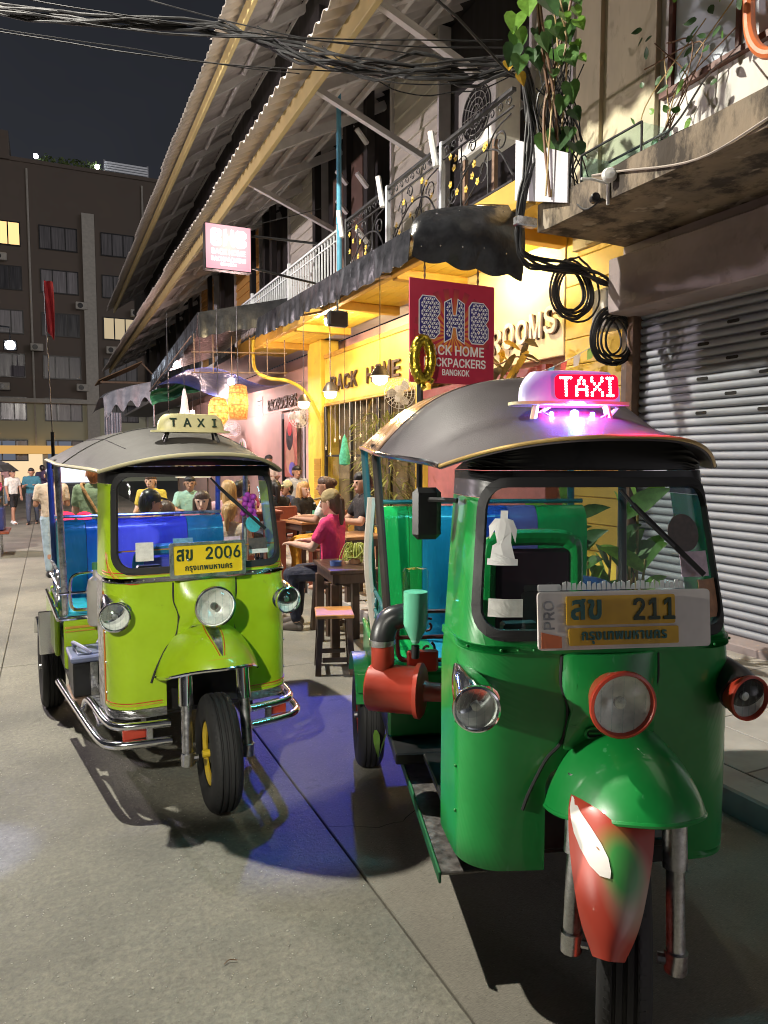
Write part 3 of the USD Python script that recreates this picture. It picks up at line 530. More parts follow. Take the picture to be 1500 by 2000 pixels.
# ================================================================== the two three-wheeled taxis
_pl = [(x, 0.34 + 0.12 * x * x) for x in np.linspace(0, 0.32, 9)]
_c = (0.32, _pl[-1][1] + 0.13)
_pl += [(_c[0] + 0.13 * math.cos(t), _c[1] + 0.13 * math.sin(t)) for t in np.radians(np.linspace(-82, -3, 12))] + [(0.455, 0.56), (0.458, 0.66)]
_pl = np.array(_pl); _pl = np.vstack([_pl[:0:-1] * [-1, 1], _pl])
_sl = np.concatenate([[0], np.cumsum(np.linalg.norm(np.diff(_pl, axis=0), axis=1))]); _sl -= _sl[-1] / 2
SMAX = _sl[-1]
TAPER = [0.07]
def cab(p, bulge=None):
    """(arc along the front, height, depth outwards) -> the cab's surface"""
    s, z, d = p[:, 0], p[:, 1], p[:, 2]
    x, y = np.interp(s, _sl, _pl[:, 0]), np.interp(s, _sl, _pl[:, 1])
    e = 0.01; tx = np.interp(s + e, _sl, _pl[:, 0]) - np.interp(s - e, _sl, _pl[:, 0]); ty = np.interp(s + e, _sl, _pl[:, 1]) - np.interp(s - e, _sl, _pl[:, 1])
    L = np.hypot(tx, ty) + 1e-9; nx, ny = ty / L, -tx / L
    if bulge is not None: d = d + bulge(s, z)
    k = 1 - TAPER[0] * np.clip((z - 1.02) / 0.62, 0, 1)
    return np.stack([(x + nx * d) * k, y + ny * d + 0.10 * np.clip((z - 1.12) / 0.54, 0, 1), z], 1)
def cabline(mb, pts, r, d=0.006, n=6, closed=False):
    P = np.array(pts, float); P = np.column_stack([P, np.full(len(P), d)]); return mb.tube(cab(P), r, n, closed)

TYRE = [(.155, -.045), (.17, -.052), (.205, -.060), (.245, -.059), (.264, -.050), (.276, -.037), (.2785, -.032), (.2785, -.027), (.270, -.0255), (.270, -.020), (.280, -.0185), (.280, -.0055), (.271, -.004)]
TYRE = [(r, h * 1.18) for r, h in TYRE]; TYRE = TYRE + [(r, -h) for r, h in TYRE[::-1]]
def wheel(parent, c, rimm, steer=None, name='wheel', hubm=None):
    w = part(name, parent); c = np.array(c, float)
    def put(mb):
        if steer is not None: mb.move(steer)
        return mb
    obj('tyre', put(MB().lathe(TYRE, 56, c, (1, 0, 0))), RUBBER, w, 30)
    rim = MB()
    rim.lathe([(.158, -.048), (.164, -.05), (.166, -.042), (.150, -.034), (.146, -.01), (.10, .0), (.05, -.012), (.045, -.04), (.0, -.042)], 28, c, (1, 0, 0)).lathe([(.158, .048), (.164, .05), (.166, .042), (.150, .034), (.146, .01), (.10, .002), (.05, .012), (.045, .04), (.0, .042)], 28, c, (1, 0, 0))
    obj('rim', put(rim), rimm, w)
    lug = MB()
    for s in (-1, 1):
        for a in range(6): t = a * PI / 3; lug.lathe([(.0, -.006), (.009, -.006), (.009, .006), (0, .006)], 6, c + [s * .006, .075 * math.cos(t), .075 * math.sin(t)], (1, 0, 0))
        lug.tube([c + [s * .03, 0, 0], c + [s * .075, 0, 0]], .018, 10)
    obj('hub', put(lug), hubm or STEEL, w)
    if hubm is not None: obj('rim_ring', put(MB().lathe([(.118, -.030), (.135, -.036), (.148, -.046), (.150, -.050), (.140, -.046), (.118, -.036)], 28, c, (1, 0, 0))), hubm, w)
    if steer is not None:
        tr = MB()
        for k in range(60):
            for s in (-1, 1):
                t = (k + (.5 if s > 0 else 0)) * 2 * PI / 60; y, z = math.cos(t), math.sin(t)
                tr.bar(c + [s * .034, y * .2755, z * .2755], c + [s * .050, y * .2665, z * .2665], .010, .010, (0, y, z))
        obj('tread_block', put(tr), RUBBER, w, False)
    return w
REFL = mat('reflector', (.85, .83, .78), .35, .35, var=.1, scale=30)
def lens_unit(parent, name, c, ax, r, ring, deep=0.06, tall=False):
    """a round lamp: housing, rim, reflector, glass, bulb"""
    l = part(name, parent); c = np.array(c, float); ax = np.array(ax, float); ax /= np.linalg.norm(ax)
    obj('housing', MB().lathe([(r * .35, -deep * 1.9), (r * .75, -deep * 1.2), (r * .98, -deep * .3), (r * 1.04, 0)], 32, c, ax), ring, l, 50)
    obj('rim', MB().lathe([(r * 1.04, 0), (r * 1.08, .006), (r * 1.06, .016), (r * .98, .019), (r * .93, .012), (r * .92, 0)], 36, c, ax), ring, l, 50)
    obj('reflector', MB().lathe([(r * .92, .004), (r * .75, -deep * .35), (r * .4, -deep * .75), (r * .12, -deep * .9), (0, -deep * .9)], 30, c, ax), REFL, l, 60)
    obj('bulb', MB().sphere(c - ax * deep * .3, r * .12, 2).lathe([(r * .2, 0), (r * .2, .01), (0, .012)], 14, c - ax * deep * .25, ax), STEEL, l)
    gl = MB().lathe([(r * .92, .006), (r * .8, .018), (r * .5, .030), (r * .2, .035), (0, .036)], 30, c, ax)
    obj('glass', gl, GLASS, l, 80)
    rib = MB(); u = np.cross(ax, (0, 0, 1)); u /= np.linalg.norm(u); w = np.cross(u, ax)
    for k in range(-2, 3): x = k * r * .36; h = math.sqrt(max(0, .78 - (x / r) ** 2)) * r; rib.bar(c + u * x - w * h + ax * .012, c + u * x + w * h + ax * .012, .002, .003, ax)
    obj('glass_rib', rib, pane('rib_glass', (.9, .93, .93), .1, 1.5), l, False)
    return l

THAI = {"code":[[[69,64,70,66,77,68,87,68,94,64,96,50,90,37,89,23,93,15,100,14,106,18,107,24,107,67,124,67,124,19,118,6,109,1,91,0,80,4,76,8,72,18,72,34,80,48,80,53,78,55,72,54]],[[0,13,1,27,6,34,16,39,39,43,37,51,32,54,16,53,6,48,7,64,21,68,35,68,43,66,45,71,60,71,59,63,53,56,56,49,56,1,39,1,39,27,38,29,23,27,19,25,17,21,20,13,30,13,31,1,11,1,2,8]]],"city":[[[727,34,731,49,747,43,756,43,760,47,760,51,757,54,745,58,732,66,728,74,728,83,731,90,737,95,747,98,761,98,772,95,773,80,760,84,751,84,747,83,745,79,748,74,766,68,773,63,777,56,777,44,774,37,770,33,759,29,744,29]],[[657,77,661,88,667,94,674,97,693,98,706,93,711,87,714,78,714,31,697,31,697,75,695,80,688,84,679,83,676,80,674,73,674,61,682,67,690,67,690,54,680,53,676,49,674,42,674,31,657,31]],[[584,47,584,95,601,95,601,53,603,47,609,44,618,46,622,52,623,95,640,95,640,30,627,30,625,39,617,31,611,29,596,30,588,36]],[[529,81,529,95,535,97,553,98,561,95,566,90,568,85,568,31,551,31,550,81,545,84,537,84]],[[464,96,481,96,482,73,500,96,519,96,504,77,516,69,519,61,519,31,502,31,502,56,500,61,495,64,492,64,481,51,481,31,464,31]],[[391,30,391,95,408,95,409,53,412,47,418,44,426,45,430,51,430,95,447,95,447,45,444,37,438,31,421,29,413,32,407,39,404,30]],[[313,31,303,96,320,95,325,58,335,96,346,96,356,56,361,96,378,96,368,32,350,31,340,70,330,31]],[[235,96,248,96,251,88,261,97,275,98,283,95,288,90,291,82,291,31,274,31,274,74,272,80,267,83,259,82,253,73,252,31,235,31]],[[197,39,197,96,214,96,214,46,216,42,222,43,223,31,218,29,204,30,200,33]],[[123,95,141,96,155,45,159,46,163,52,165,71,161,81,158,83,151,83,148,96,163,97,169,95,177,88,182,75,182,57,176,42,169,35,158,31,141,31]],[[69,34,73,49,89,43,98,43,102,47,102,51,99,54,87,58,74,66,70,74,70,83,73,90,79,95,89,98,103,98,114,95,115,80,102,84,93,84,89,83,87,79,90,74,108,68,115,63,119,56,119,44,116,37,112,33,101,29,86,29]],[[94,14,94,23,111,23,114,19,114,0,99,0,99,13]],[[0,73,0,81,3,88,14,96,35,98,48,93,54,86,56,80,56,31,39,31,39,75,37,81,31,84,24,84,18,79,18,75,27,71,27,65,19,59,18,31,1,31,1,57,4,64,10,69]]]}
def thai(key, h, depth=0.003):
    g = []
    for rings in THAI[key]:
        R_ = [list(zip(r[0::2], r[1::2])) for r in rings]; P = Polygon(R_[0], R_[1:]).buffer(0)
        if P.area > 10: g.append(P)
    u = union_all(g); s = h / 70.0
    return MB().prism(affinity.scale(u, s, s, origin=(0, 0)), depth)

def taxi(cfg):
    C = cfg; TAPER[0] = .07 if C['left'] else .135; t = thing('tuk_tuk', C['label'], 'three-wheeled taxi', C['loc'], C['rz'], C.get('group'))
    paint, trim, left = C['paint'], C['trim'], C['left']
    # ---------------- cab shell
    e = 0.55 if left else SMAX - .002
    zb = .475 if left else .40
    low = sbox(-e, zb, e, 1.105).difference(rrect(-.20, .3, .20, .735, .06)); low = low.difference(sbox(-.20, .3, .20, .6))
    obj('front_panel', MB().wrap(low, .012, cab, .035), paint, t, 50)
    if left: obj('corner_strip', MB().wrap(sbox(-SMAX + .002, .44, -.553, 1.10), .013, cab, .05).wrap(sbox(.553, .47, SMAX - .002, 1.10), .013, cab, .05), STEEL, t, 50); obj('bottom_strip', MB().wrap(sbox(-.551, .43, -.2, .472), .013, cab, .05).wrap(sbox(.2, .43, .551, .472), .013, cab, .05), STEEL, t, 50)
    win = rrect(-.43, 1.155, .43, 1.622, .085)
    up = sbox(-SMAX + .002, 1.112, SMAX - .002, 1.66).difference(win)
    htop = Polygon([(-SMAX + .002, 1.662)] + [(s_, C['roof'][0] + .018 + (.045 if left else .075) * max(0, 1 - abs(s_ / .56) ** 2.2)) for s_ in np.linspace(-.56, .56, 25)] + [(SMAX - .002, 1.662)]).buffer(0)
    obj('header_panel', MB().wrap(htop, .010, cab, .05), BLACKP, t, 50)
    band = affinity.scale(win, 1, 1).buffer(.045)
    obj('window_frame', MB().wrap(up.intersection(sbox(-1, 1.112, 1, 1.573)), .012, cab, .035), paint, t, 50)
    obj('window_header_shade', MB().wrap(up.intersection(sbox(-1, 1.575, 1, 1.66)), .012, cab, .035), BLACKP, t, 50)  # black band stands for the shadow of the roof lip on the paint
    obj('window_rubber', MB().wrap(win.buffer(.018).difference(win.buffer(-.014)), .018, cab, .03), RUBBER, t, 50)
    ws = obj('windscreen', MB().wrap(win.buffer(-.012), .004, lambda p: cab(p), .05), GLASS if left else pane('dim_pane', (.70, .76, .74), .02, 1.6), t, 80)
    obj('belt_trim', MB().wrap(sbox(-SMAX + .002, 1.098, SMAX - .002, 1.122), .020, cab, .05), trim, t, 50)
    # raised nose under the plate
    def nb(s, z): return .075 * np.clip(1 - (s / .155) ** 2, 0, 1) ** .6 * np.clip(1.25 - np.abs(z - .97) / .16, 0, 1) + .002
    obj('nose', MB().wrap(Polygon([(-.15, 1.09), (-.148, 1.0), (-.125, .92), (-.14, .80), (.14, .80), (.125, .92), (.148, 1.0), (.15, 1.09)]).buffer(.012).buffer(-.004), .012, lambda p: cab(p, nb), .022), paint, t, 50)
    sm = MB()
    for sg in (-1, 1): cabline(sm, smoothline([(sg * .158, 1.09), (sg * .156, 1.0), (sg * .134, .92), (sg * .15, .82), (sg * .2, .76), (sg * .25, .66), (sg * .272, .60)]), .006, .012)
    obj('seam', sm, RUBBER, t)
    vent = MB().wrap(rrect(-.085, .842, .085, .872, .014), .004, lambda p: cab(p, lambda s, z: nb(s, z) + .014), .03)
    obj('vent', vent, BLACKP, t, 50)
    ring = [(a, b) for a, b in rrect(-.09, .838, .09, .876, .018).exterior.coords[:-1]]
    obj('vent_trim', MB().tube(cab(np.array([(a, b, .0) for a, b in ring]), lambda s, z: nb(s, z) + .018), .004, 6, closed=True).tube(cab(np.array([(a, .857, 0.) for a in np.linspace(-.08, .08, 9)]), lambda s, z: nb(s, z) + .018), .003, 5), trim if left else paint, t)
    # headlamp and side lamps
    lens_unit(t, 'headlight', (0 if left else -.03, .160 if left else .178, .985), (0, -1, -.03), .094, C['head_ring'], .062)
    for s in (-1, 1):
        sl = lens_unit(t, 'indicator_lamp', (s * .435, .315 if left else .29, .95), (s * .16, -1, -.04), .068, CHROME if (left or s < 0) else C['head_ring'], .06)
        pod = MB()
        M0 = np.array((s * .425, .31 if left else .285, .95)); d = np.array((s * .02, .19, .07))
        for k in range(6): pass
        obj('pod', MB().tube([M0 + d * q + np.array((0, 0, .0)) for q in (0.1, .3, .55, .8, 1.05)], [.070, .066, .055, .04, .02], 20), CHROME if (left or s < 0) else BLACKP, sl, 50)
    # ---------------- front mudguard (a peaked dome), trim, stripes
    a, b = C.get('fend', (.25, .36))
    def dome(u, w):      # u -1..1 around, w 0..1 outwards
        th = u * PI / 2; x, y = a * w * math.sin(th), .37 - b * w * math.cos(th)
        zl = .715 - .09 * abs(math.sin(th)) ** 3
        return (x, y, zl + (.875 - zl) * (1 - w ** 2.6) ** .8)
    U, Wv = np.linspace(-1, 1, 33), np.concatenate([np.linspace(0.02, .9, 14), [.95, .98, 1.0]])
    fdx = np.array([0 if left else .035, 0, 0 if left else -.015])
    dome0 = dome; dome = lambda u, w: tuple(np.array(dome0(u, w)) + fdx)
    fe = part('front_mudguard', t)
    obj('shell', MB().grid(dome, U, Wv, .006), paint, fe, 60)
    obj('edge_trim', MB().tube([dome(u, 1.0) for u in U], .009, 8), trim, fe)
    if left:
        for off, m_ in ((.93, C['stripe']), (.90, C['stripe2'])): obj('pinstripe', MB().tube([np.array(dome(u, off)) + [0, -.002, .003] for u in U[2:-2]], .0028, 5), m_, fe)
        obj('emblem_plate', MB().grid(lambda u, v: np.array(dome(v * .26 * (1 - u), .18 + u * .74)) + [0, -.004, .006], np.linspace(0, .98, 9), np.linspace(-1, 1, 7), .003), STEEL, fe, 60)
        for s in (-1, 1): obj('pinstripe', MB().tube([np.array(dome(s * (.30 * (1 - q) + .03), .16 + q * .74)) + [0, -.003, .005] for q in np.linspace(0, 1, 9)], .0026, 5), C['stripe2'], fe)
        ps = MB(); ps2 = MB()
        for o_, pb in ((0, ps), (.012, ps2)):
            for s in (-1, 1): cabline(pb, smoothline([(s * .53, 1.05), (s * (.53 - o_), .8), (s * (.53 - o_), .52 + o_), (s * (.50 - o_), .495 + o_), (s * .22, .495 + o_)]), .0026, .013)
            cabline(pb, [(x, 1.135 + o_) for x in np.linspace(-.56, .56, 40)], .0026, .013)
            cabline(pb, [(x, y) for x, y in affinity.scale(win.buffer(.05 + o_), 1, 1).exterior.coords[:-1] if y < 1.5], .0026, .013)
        obj('pinstripe', ps, C['stripe'], t); obj('pinstripe', ps2, C['stripe2'], t)
    else:
        obj('scratch', MB().tube([np.array(dome(-.12 + q * .3, .35 + q * .5)) + [0, -.001, .002] for q in np.linspace(0, 1, 8)], [.001, .003, .004, .004, .003, .003, .002, .001], 5), WHITEP, fe)
    # ---------------- fork and front wheel
    ang = math.radians(C['steer']); S = np.eye(4); S[:2, :2] = [[math.cos(ang), -math.sin(ang)], [math.sin(ang), math.cos(ang)]]; o = np.array([0, .20, 0]); S[:3, 3] = o - S[:3, :3] @ o
    wc = np.array((0, .12, .28))
    wheel(t, wc, C['rim'], S, 'front_wheel', C.get('hub'))
    fk = part('fork', t)
    for s in (-1, 1):
        top, bot = np.array((s * .135, .215, .74)), np.array((s * .145, .115, .27)); mid = top + (bot - top) * .48
        obj('sleeve', MB().tube([top, mid], .035, 16).move(S), STEEL if not left else CHROME, fk)
        obj('leg', MB().tube([mid, bot], .026, 14).tube([bot + [0, 0, .03], bot + [0, 0, -.03]], .032, 12).tube([bot, bot - [s * .05, 0, 0]], .016, 8).move(S), STEEL, fk)
    obj('yoke', MB().rbox((-.17, .22, .70), (.17, .30, .75), .02).move(S), BLACKP, fk, False)
    if not left:
        S = S.copy(); S[0, 3] -= .045
        fp = np.array([(.14, .73), (.07, .70), (.0, .635), (-.065, .56), (-.12, .485), (-.15, .425)]); hw = [.10, .118, .114, .098, .074, .040]
        cv = smoothline(np.column_stack([fp, hw]), 6)
        obj('flap_guard', MB().grid(lambda i, v: (cv[int(i)][2] * v, cv[int(i)][0] + .07 * abs(v) ** 1.7 * cv[int(i)][2] / .11, cv[int(i)][1] - .012 * v * v), range(len(cv)), np.linspace(-1, 1, 15), .004).move(S), C['flap'], t, 60)
        cvp = lambda i, v: (cv[i][2] * v, cv[i][0] + .07 * abs(v) ** 1.7 * cv[i][2] / .11 - .004, cv[i][1] - .012 * v * v)
        wl = [(4, -.98, -.95), (7, -.97, -.70), (9, -.93, -.45), (11, -.86, -.22), (13, -.72, -.05), (15, -.50, .02), (16, -.25, .0)]
        obj('white_patch', MB().add([cvp(i, a_) for i, a_, b_ in wl] + [cvp(i, (a_ + b_) / 2) for i, a_, b_ in wl] + [cvp(i, b_) for i, a_, b_ in wl], [[j + o_, j + 1 + o_, j + 8 + o_, j + 7 + o_] for o_ in (0, 7) for j in range(6)]).move(S), mat('spray_white', (.62, .60, .56), .45), t, 60)

    # ---------------- roof
    ze0, ze1, hc = C['roof']; wf, wr = .465, .60
    rdx = C.get('rdx', 0)
    def roofp(u, q):
        k = min(1, q / .5); w = wf + (wr - wf) * (3 * k * k - 2 * k ** 3) - .04 * max(0, (q - .85) / .15) ** 2
        h = np.interp(q, [0, .05, .2, .4, .75, .9, 1.0], [.085, .10, .15, hc, hc - .02, hc * .6, .03])
        y = .12 + q * 2.15 + .36 * abs(u) ** 2.0 * (1 - q) ** 2.5 - .05 * q * abs(u) ** 3
        z = ze0 + (ze1 - ze0) * q + h * (1 - abs(u) ** (2.3 if left else 2.7)) - .035 * max(0, (q - .8) / .2) ** 2
        return (u * w + rdx, y, z)
    Ur, Q = np.linspace(-1, 1, 37), np.linspace(0, 1, 41)
    rf = part('roof', t)
    qs = 18 if not left else 40
    obj('canopy', MB().grid(roofp, Ur, Q[:qs + 1], .012), C['roofm'], rf, 60)
    if not left: obj('rear_cap', MB().grid(lambda u, q: np.array(roofp(u, q)) + [0, 0, .004], Ur, Q[qs:], .012), C['cap'], rf, 60)
    obj('front_trim', MB().tube([roofp(u, 0) for u in Ur], .009 if left else .006, 8), C['rooftrim'], rf)
    for s in (-1, 1): obj('side_trim', MB().tube([roofp(s, q) for q in Q], .010, 8), CHROME if not left else C['rooftrim'], rf); left and obj('seam', MB().tube([np.array(roofp(s * .62, q)) + [0, 0, .002] for q in Q[8:36]], .003, 5), C['roofm'], rf)
    if left: obj('seam', MB().tube([np.array(roofp(u, .40)) + [0, 0, .002] for u in Ur], .003, 5), C['roofm'], rf)
    if left:
        an = part('antenna', rf); b0 = np.array(roofp(-.93, .86))
        obj('mast', MB().tube([b0 + [0, -.03, -.08], b0 + [0, -.03, .16]], .011, 8).tube([b0 + [0, -.03, .15], b0 + [-.012, -.03, .6], b0 + [-.02, -.03, 1.12]], .0035, 5), BLACKP, an)
        obj('pennant', MB().grid(lambda u, v: b0 + [-.02 + .012 * (1 - u) + (u * .03 + .022) * v * (1 + .7 * (1 - u)) , -.03 + .012 * math.sin(v * 9 + u * 5), .80 + .32 * u - .05 * v * (1 - u)], np.linspace(0, 1, 12), np.linspace(0, 1, 8), .002), mat('red_cloth', (0.55, 0.05, 0.06), 0.8), an)
    # ---------------- sign on the roof
    sg = part('taxi_sign', rf); cs = np.array(roofp(0, .20)); cs[0] = 0 if left else -.065; cs[2] -= 0 if left else .035; cs[2] += .035 if left else .065; y0 = cs[1] + .0
    ell = lambda rx, ry, n=40: [(rx * math.copysign(abs(math.cos(k)) ** .8, math.cos(k)), ry * math.copysign(abs(math.sin(k)) ** .8, math.sin(k))) for k in np.linspace(0, 2 * PI, n, endpoint=False)]
    base = Polygon(ell(.205, .085)); obj('brim', MB().prism(base, .010, lambda p: p + [cs[0], y0, cs[2]]), C['signbase'], sg)
    hd = .088 if left else .105
    obj('hood', MB().grid(lambda q, k: (lambda e_: (cs[0] + e_[0], y0 + e_[1], cs[2] + .01 + hd * q))(np.array(ell(.172 - .045 * q ** 3, .066 - .018 * q ** 3, 37)[int(k) % 37])), np.linspace(0, .94, 9), range(38)).grid(lambda q, k: (lambda e_: (cs[0] + e_[0] * q, y0 + e_[1] * q, cs[2] + .01 + hd * (.94 + .06 * (1 - q ** 2))))(np.array(ell(.172 - .045 * .94 ** 3, .066 - .018 * .94 ** 3, 37)[int(k) % 37])), np.linspace(0, 1, 5), range(38)), C['signm'], sg, 60)
    legs = MB()
    for s in (-1, 1): legs.tube([(cs[0] + s * .12, y0 - .02, cs[2]), (cs[0] + s * .14, y0 - .03, cs[2] - (.05 if left else .09))], .007 if left else .012, 6).tube([(s * .12, y0 + .03, cs[2]), (cs[0] + s * .14, y0 + .06, cs[2] - .06)], .007, 6)
    obj('sign_leg', legs, BLACKP if left else C['signbase'], sg)
    if left:
        x = -.105
        for ch in 'TAXI': obj('letter', text(ch, .042, .006, True, True).move(frame((x, y0 - .066, cs[2] + .028), (1, 0, 0), (0, .18, 1))), C['letter'], sg, False); x += .07
    else:
        pn = rrect(-.105, -.040, .105, .040, .016); T0 = frame((cs[0] + .03, y0 - .070, cs[2] + .055), (1, 0, 0), (0, .16, 1))
        obj('led_panel', MB().prism(pn, .008, app(T0)), glow('led_red', (1.0, 0.005, 0.04), 1.5), sg, False)
        FONT = {'T': ['11111', '00100', '00100', '00100', '00100', '00100', '00100'], 'A': ['00100', '01010', '01010', '10001', '11111', '10001', '10001'], 'X': ['10001', '10001', '01010', '00100', '01010', '10001', '10001'], 'I': ['111', '010', '010', '010', '010', '010', '111']}
        x = -.088
        for ch in 'TAXI':
            q = MB()
            for r, row in enumerate(FONT[ch]):
                for c, on in enumerate(row):
                    if on == '1': q.lathe([(.0046, 0), (.0046, .003), (0, .0045)], 8, app(T0)(np.array([[x + c * .0085, .028 - r * .0095, .008]]))[0], T0[:3, 2])
            obj('led_letter', q, glow('led_white', (1.0, 0.62, 0.66), 7.0), sg); x += .052
        obj('led_bulb', MB().sphere((cs[0], y0 - .05, cs[2] - .03), .014, 2).sphere((cs[0] - .07, y0 - .03, cs[2] - .03), .008).sphere((cs[0] + .07, y0 - .03, cs[2] - .03), .008), glow('led_blue', (0.03, 0.12, 1.0), 420.0), sg)
        obj('unseen_under_glow', MB().box((cs[0] - .09, y0 - .03, cs[2] - .004), (cs[0] + .10, y0 + .03, cs[2] - .001)), glow('unseen_under_red', (1.0, 0.01, 0.14), 25.0), sg, False)  # glowing plate unseen under the brim, placed to redden the roof
        obj('wire', MB().tube(smoothline([(cs[0] + -.12, y0 - .03, cs[2] - .06), (cs[0] + -.05, y0 - .06, cs[2] - .08), (cs[0] + .05, y0 - .05, cs[2] - .06), (cs[0] + .12, y0 - .03, cs[2] - .03)]), .004, 5).tube(smoothline([(cs[0] + -.10, y0 - .02, cs[2] - .02), (cs[0] + -.02, y0 - .06, cs[2] - .07), (cs[0] + .06, y0 - .07, cs[2] - .08)]), .003, 5), mat('clear_wire', (.4, .4, .45), .3), sg)
    # ---------------- wiper, mirrors, plate
    obj('wiper', MB().tube(cab(np.array([(.06, 1.60, .03), (.15, 1.50, .035), (.24, 1.42, .035)])), .006, 6).bar(*cab(np.array([(.10, 1.555, .03), (.34, 1.33, .03)])), .012, .016), BLACKP, t, False)
    pl = part('number_plate', t)
    PM = frame((0, .265, 1.205), (1, 0, 0), (0, .05, 1)) if left else frame((.01, .262, 1.215), (1, 0, 0), (0, .10, 1))
    if left:
        obj('plate_frame', MB().prism(rrect(-.188, -.086, .188, .086, .01).difference(rrect(-.170, -.070, .170, .072, .008)), .012, app(PM)), STEEL, pl, False)
        obj('plate', MB().prism(rrect(-.170, -.070, .170, .072, .008), .005, app(PM)), C['platem'], pl, False)
        q = thai('code', .058).move(np.array([[.76, 0, 0, -.155], [0, 1, 0, -.004], [0, 0, 1, .006], [0, 0, 0, 1.]])); obj('plate_letters', q.move(PM), C['letter'], pl, False)
        obj('plate_digits', text('2006', .058, .003, True, True, 1.05).move(np.array([[.86, 0, 0, .075], [0, 1, 0, .0], [0, 0, 1, .006], [0, 0, 0, 1.]])).move(PM), C['letter'], pl, False)
        q = thai('city', .024).move(np.array([[.88, 0, 0, -.115], [0, 1, 0, -.062], [0, 0, 1, .006], [0, 0, 0, 1.]])); obj('plate_letters', q.move(PM), C['letter'], pl, False)
        obj('bolt', MB().sphere((-.10, .0, .008), .007, 1).sphere((.105, .0, .008), .007, 1).move(PM), CHROME, pl)
    else:
        obj('plate_board', MB().prism(rrect(-.27, -.085, .27, .088, .012), .010, app(PM)), C['board'], pl, False)
        obj('plate', MB().prism(rrect(-.185, -.012, .155, .075, .006), .004, lambda p: app(PM)(p + [0, 0, .012])), C['platem'], pl, False)
        obj('plate', MB().prism(rrect(-.178, -.072, .165, -.020, .005), .004, lambda p: app(PM)(p + [0, 0, .012])), C['platem'], pl, False)
        q = thai('code', .062).move(np.array([[.86, 0, 0, -.172], [0, 1, 0, .004], [0, 0, 1, .017], [0, 0, 0, 1.]])); obj('plate_letters', q.move(PM), C['letter2'], pl, False)
        obj('plate_digits', text('211', .062, .003, True, True).move(np.array([[.86, 0, 0, .088], [0, 1, 0, .002], [0, 0, 1, .017], [0, 0, 0, 1.]])).move(PM), C['letter'], pl, False)
        q = thai('city', .03).move(np.array([[.80, 0, 0, -.140], [0, .9, 0, -.068], [0, 0, 1, .017], [0, 0, 0, 1.]])); obj('plate_letters', q.move(PM), C['letter2'], pl, False)
        obj('advert_stripe', MB().prism(Polygon([(-.262, -.078), (-.20, -.078), (-.20, -.045), (-.262, -.03)]), .002, lambda p: app(PM)(p + [0, 0, .0125])), mat('orange_print', (.6, .16, .06), .5), pl, False)
        obj('advert_mark', text('PRO', .032, .002, True, True).move(np.array([[0, -1, 0, -.222], [1, 0, 0, .02], [0, 0, 1, .0125], [0, 0, 0, 1.]])).move(PM), STEEL, pl, False)
        obj('plate_cover', MB().prism(rrect(-.265, -.080, .10, .084, .01), .002, lambda p: app(PM)(p + [0, 0, .022])), pane('plastic_cover', (.97, .97, .97), .12, 1.5), pl, False)
        hd_ = MB()
        for k in range(26): x_ = -.20 + k * .0155; hd_.prism(Polygon([(x_, .09), (x_ + .013, .09), (x_ + .012, .105 + .012 * abs(math.sin(k * 1.9))), (x_ + .002, .102 + .014 * abs(math.sin(k * 2.3)))]), .004, lambda p: app(PM)(p + [0, .0, -.02]))
        obj('advert_strip', hd_.prism(rrect(-.26, .088, -.19, .108, .004), .004, lambda p: app(PM)(p + [0, 0, -.02])), WHITEP, pl, False)
    # stickers on the glass
    for k, (sx, sz, w_, h_, mm) in enumerate(C['stickers']):
        if mm is None: continue
        shp = Point(0, 0).buffer(w_ / 2) if h_ == 0 else sbox(-w_ / 2, -h_ / 2, w_ / 2, h_ / 2)
        obj('sticker', MB().wrap(affinity.translate(shp, sx, sz), .002, lambda p: cab(p + [0, 0, .006]), .03), mm, t, False)
    # ---------------- chassis, tub, floor, wheels behind
    obj('floor', MB().rbox((-.44, .42, .40), (.44, 1.2, .43), .006).rbox((-.56, 1.2, .38), (.56, 2.3, .43), .006), BLACKP, t, False)
    obj('chassis', MB().bar((-.25, .45, .36), (-.25, 2.3, .36), .06, .06).bar((.25, .45, .36), (.25, 2.3, .36), .06, .06).bar((-.55, 2.11, .28), (.55, 2.11, .28), .07, .07).rbox((-.25, 1.3, .18), (.25, 1.95, .38), .03).rbox((-.2, .40, .42), (.2, .44, .80), .01), BLACKP, t, False)
    rt = part('rear_tub', t)
    obj('side', MB().rbox((-.605, 1.62, .46), (-.575, 2.32, .76), .01).rbox((.575, 1.35, .46), (.605, 2.32, .76), .01).rbox((-.575, 2.29, .46), (.575, 2.32, .80), .01), paint, rt, False)
    obj('front', MB().rbox((-.574, 1.36, .44), (.574, 1.39, .735), .012), paint, rt, False)
    obj('top_trim', MB().tube([(-.60, 1.37, .745), (.60, 1.37, .745)], .014, 8).tube([(-.60, 1.37, .745), (-.60, 2.3, .77)], .014, 8), trim, rt)
    if left: obj('tub_stripe', MB().rbox((-.57, 1.352, .685), (.57, 1.358, .70), .002).rbox((-.57, 1.352, .665), (.57, 1.358, .672), .002), C['stripe'], rt, False)
    obj('inner', MB().box((-.57, 1.40, .43), (.57, 2.28, .60)), BLACKP, rt, False)
    for s in (-1, 1): wheel(t, (s * .60, 2.11, .28), C['rim'], None, 'rear_wheel')
    for s in (-1, 1): obj('rear_mudguard', MB().grid(lambda a_, v: (s * .60 + v * .085, 2.11 - .34 * math.cos(a_), .28 + .34 * math.sin(a_)), np.radians(np.linspace(28, 150, 14)), (-1, 0, 1), .006).rbox((s * .60 - .085, 1.79, .44) if left else (s * .6 - .08, 1.80, .5), (s * .60 + .085, 1.81, .72) if left else (s * .6 + .08, 1.81, .6), .004), CHROME if left else paint, t, 40)
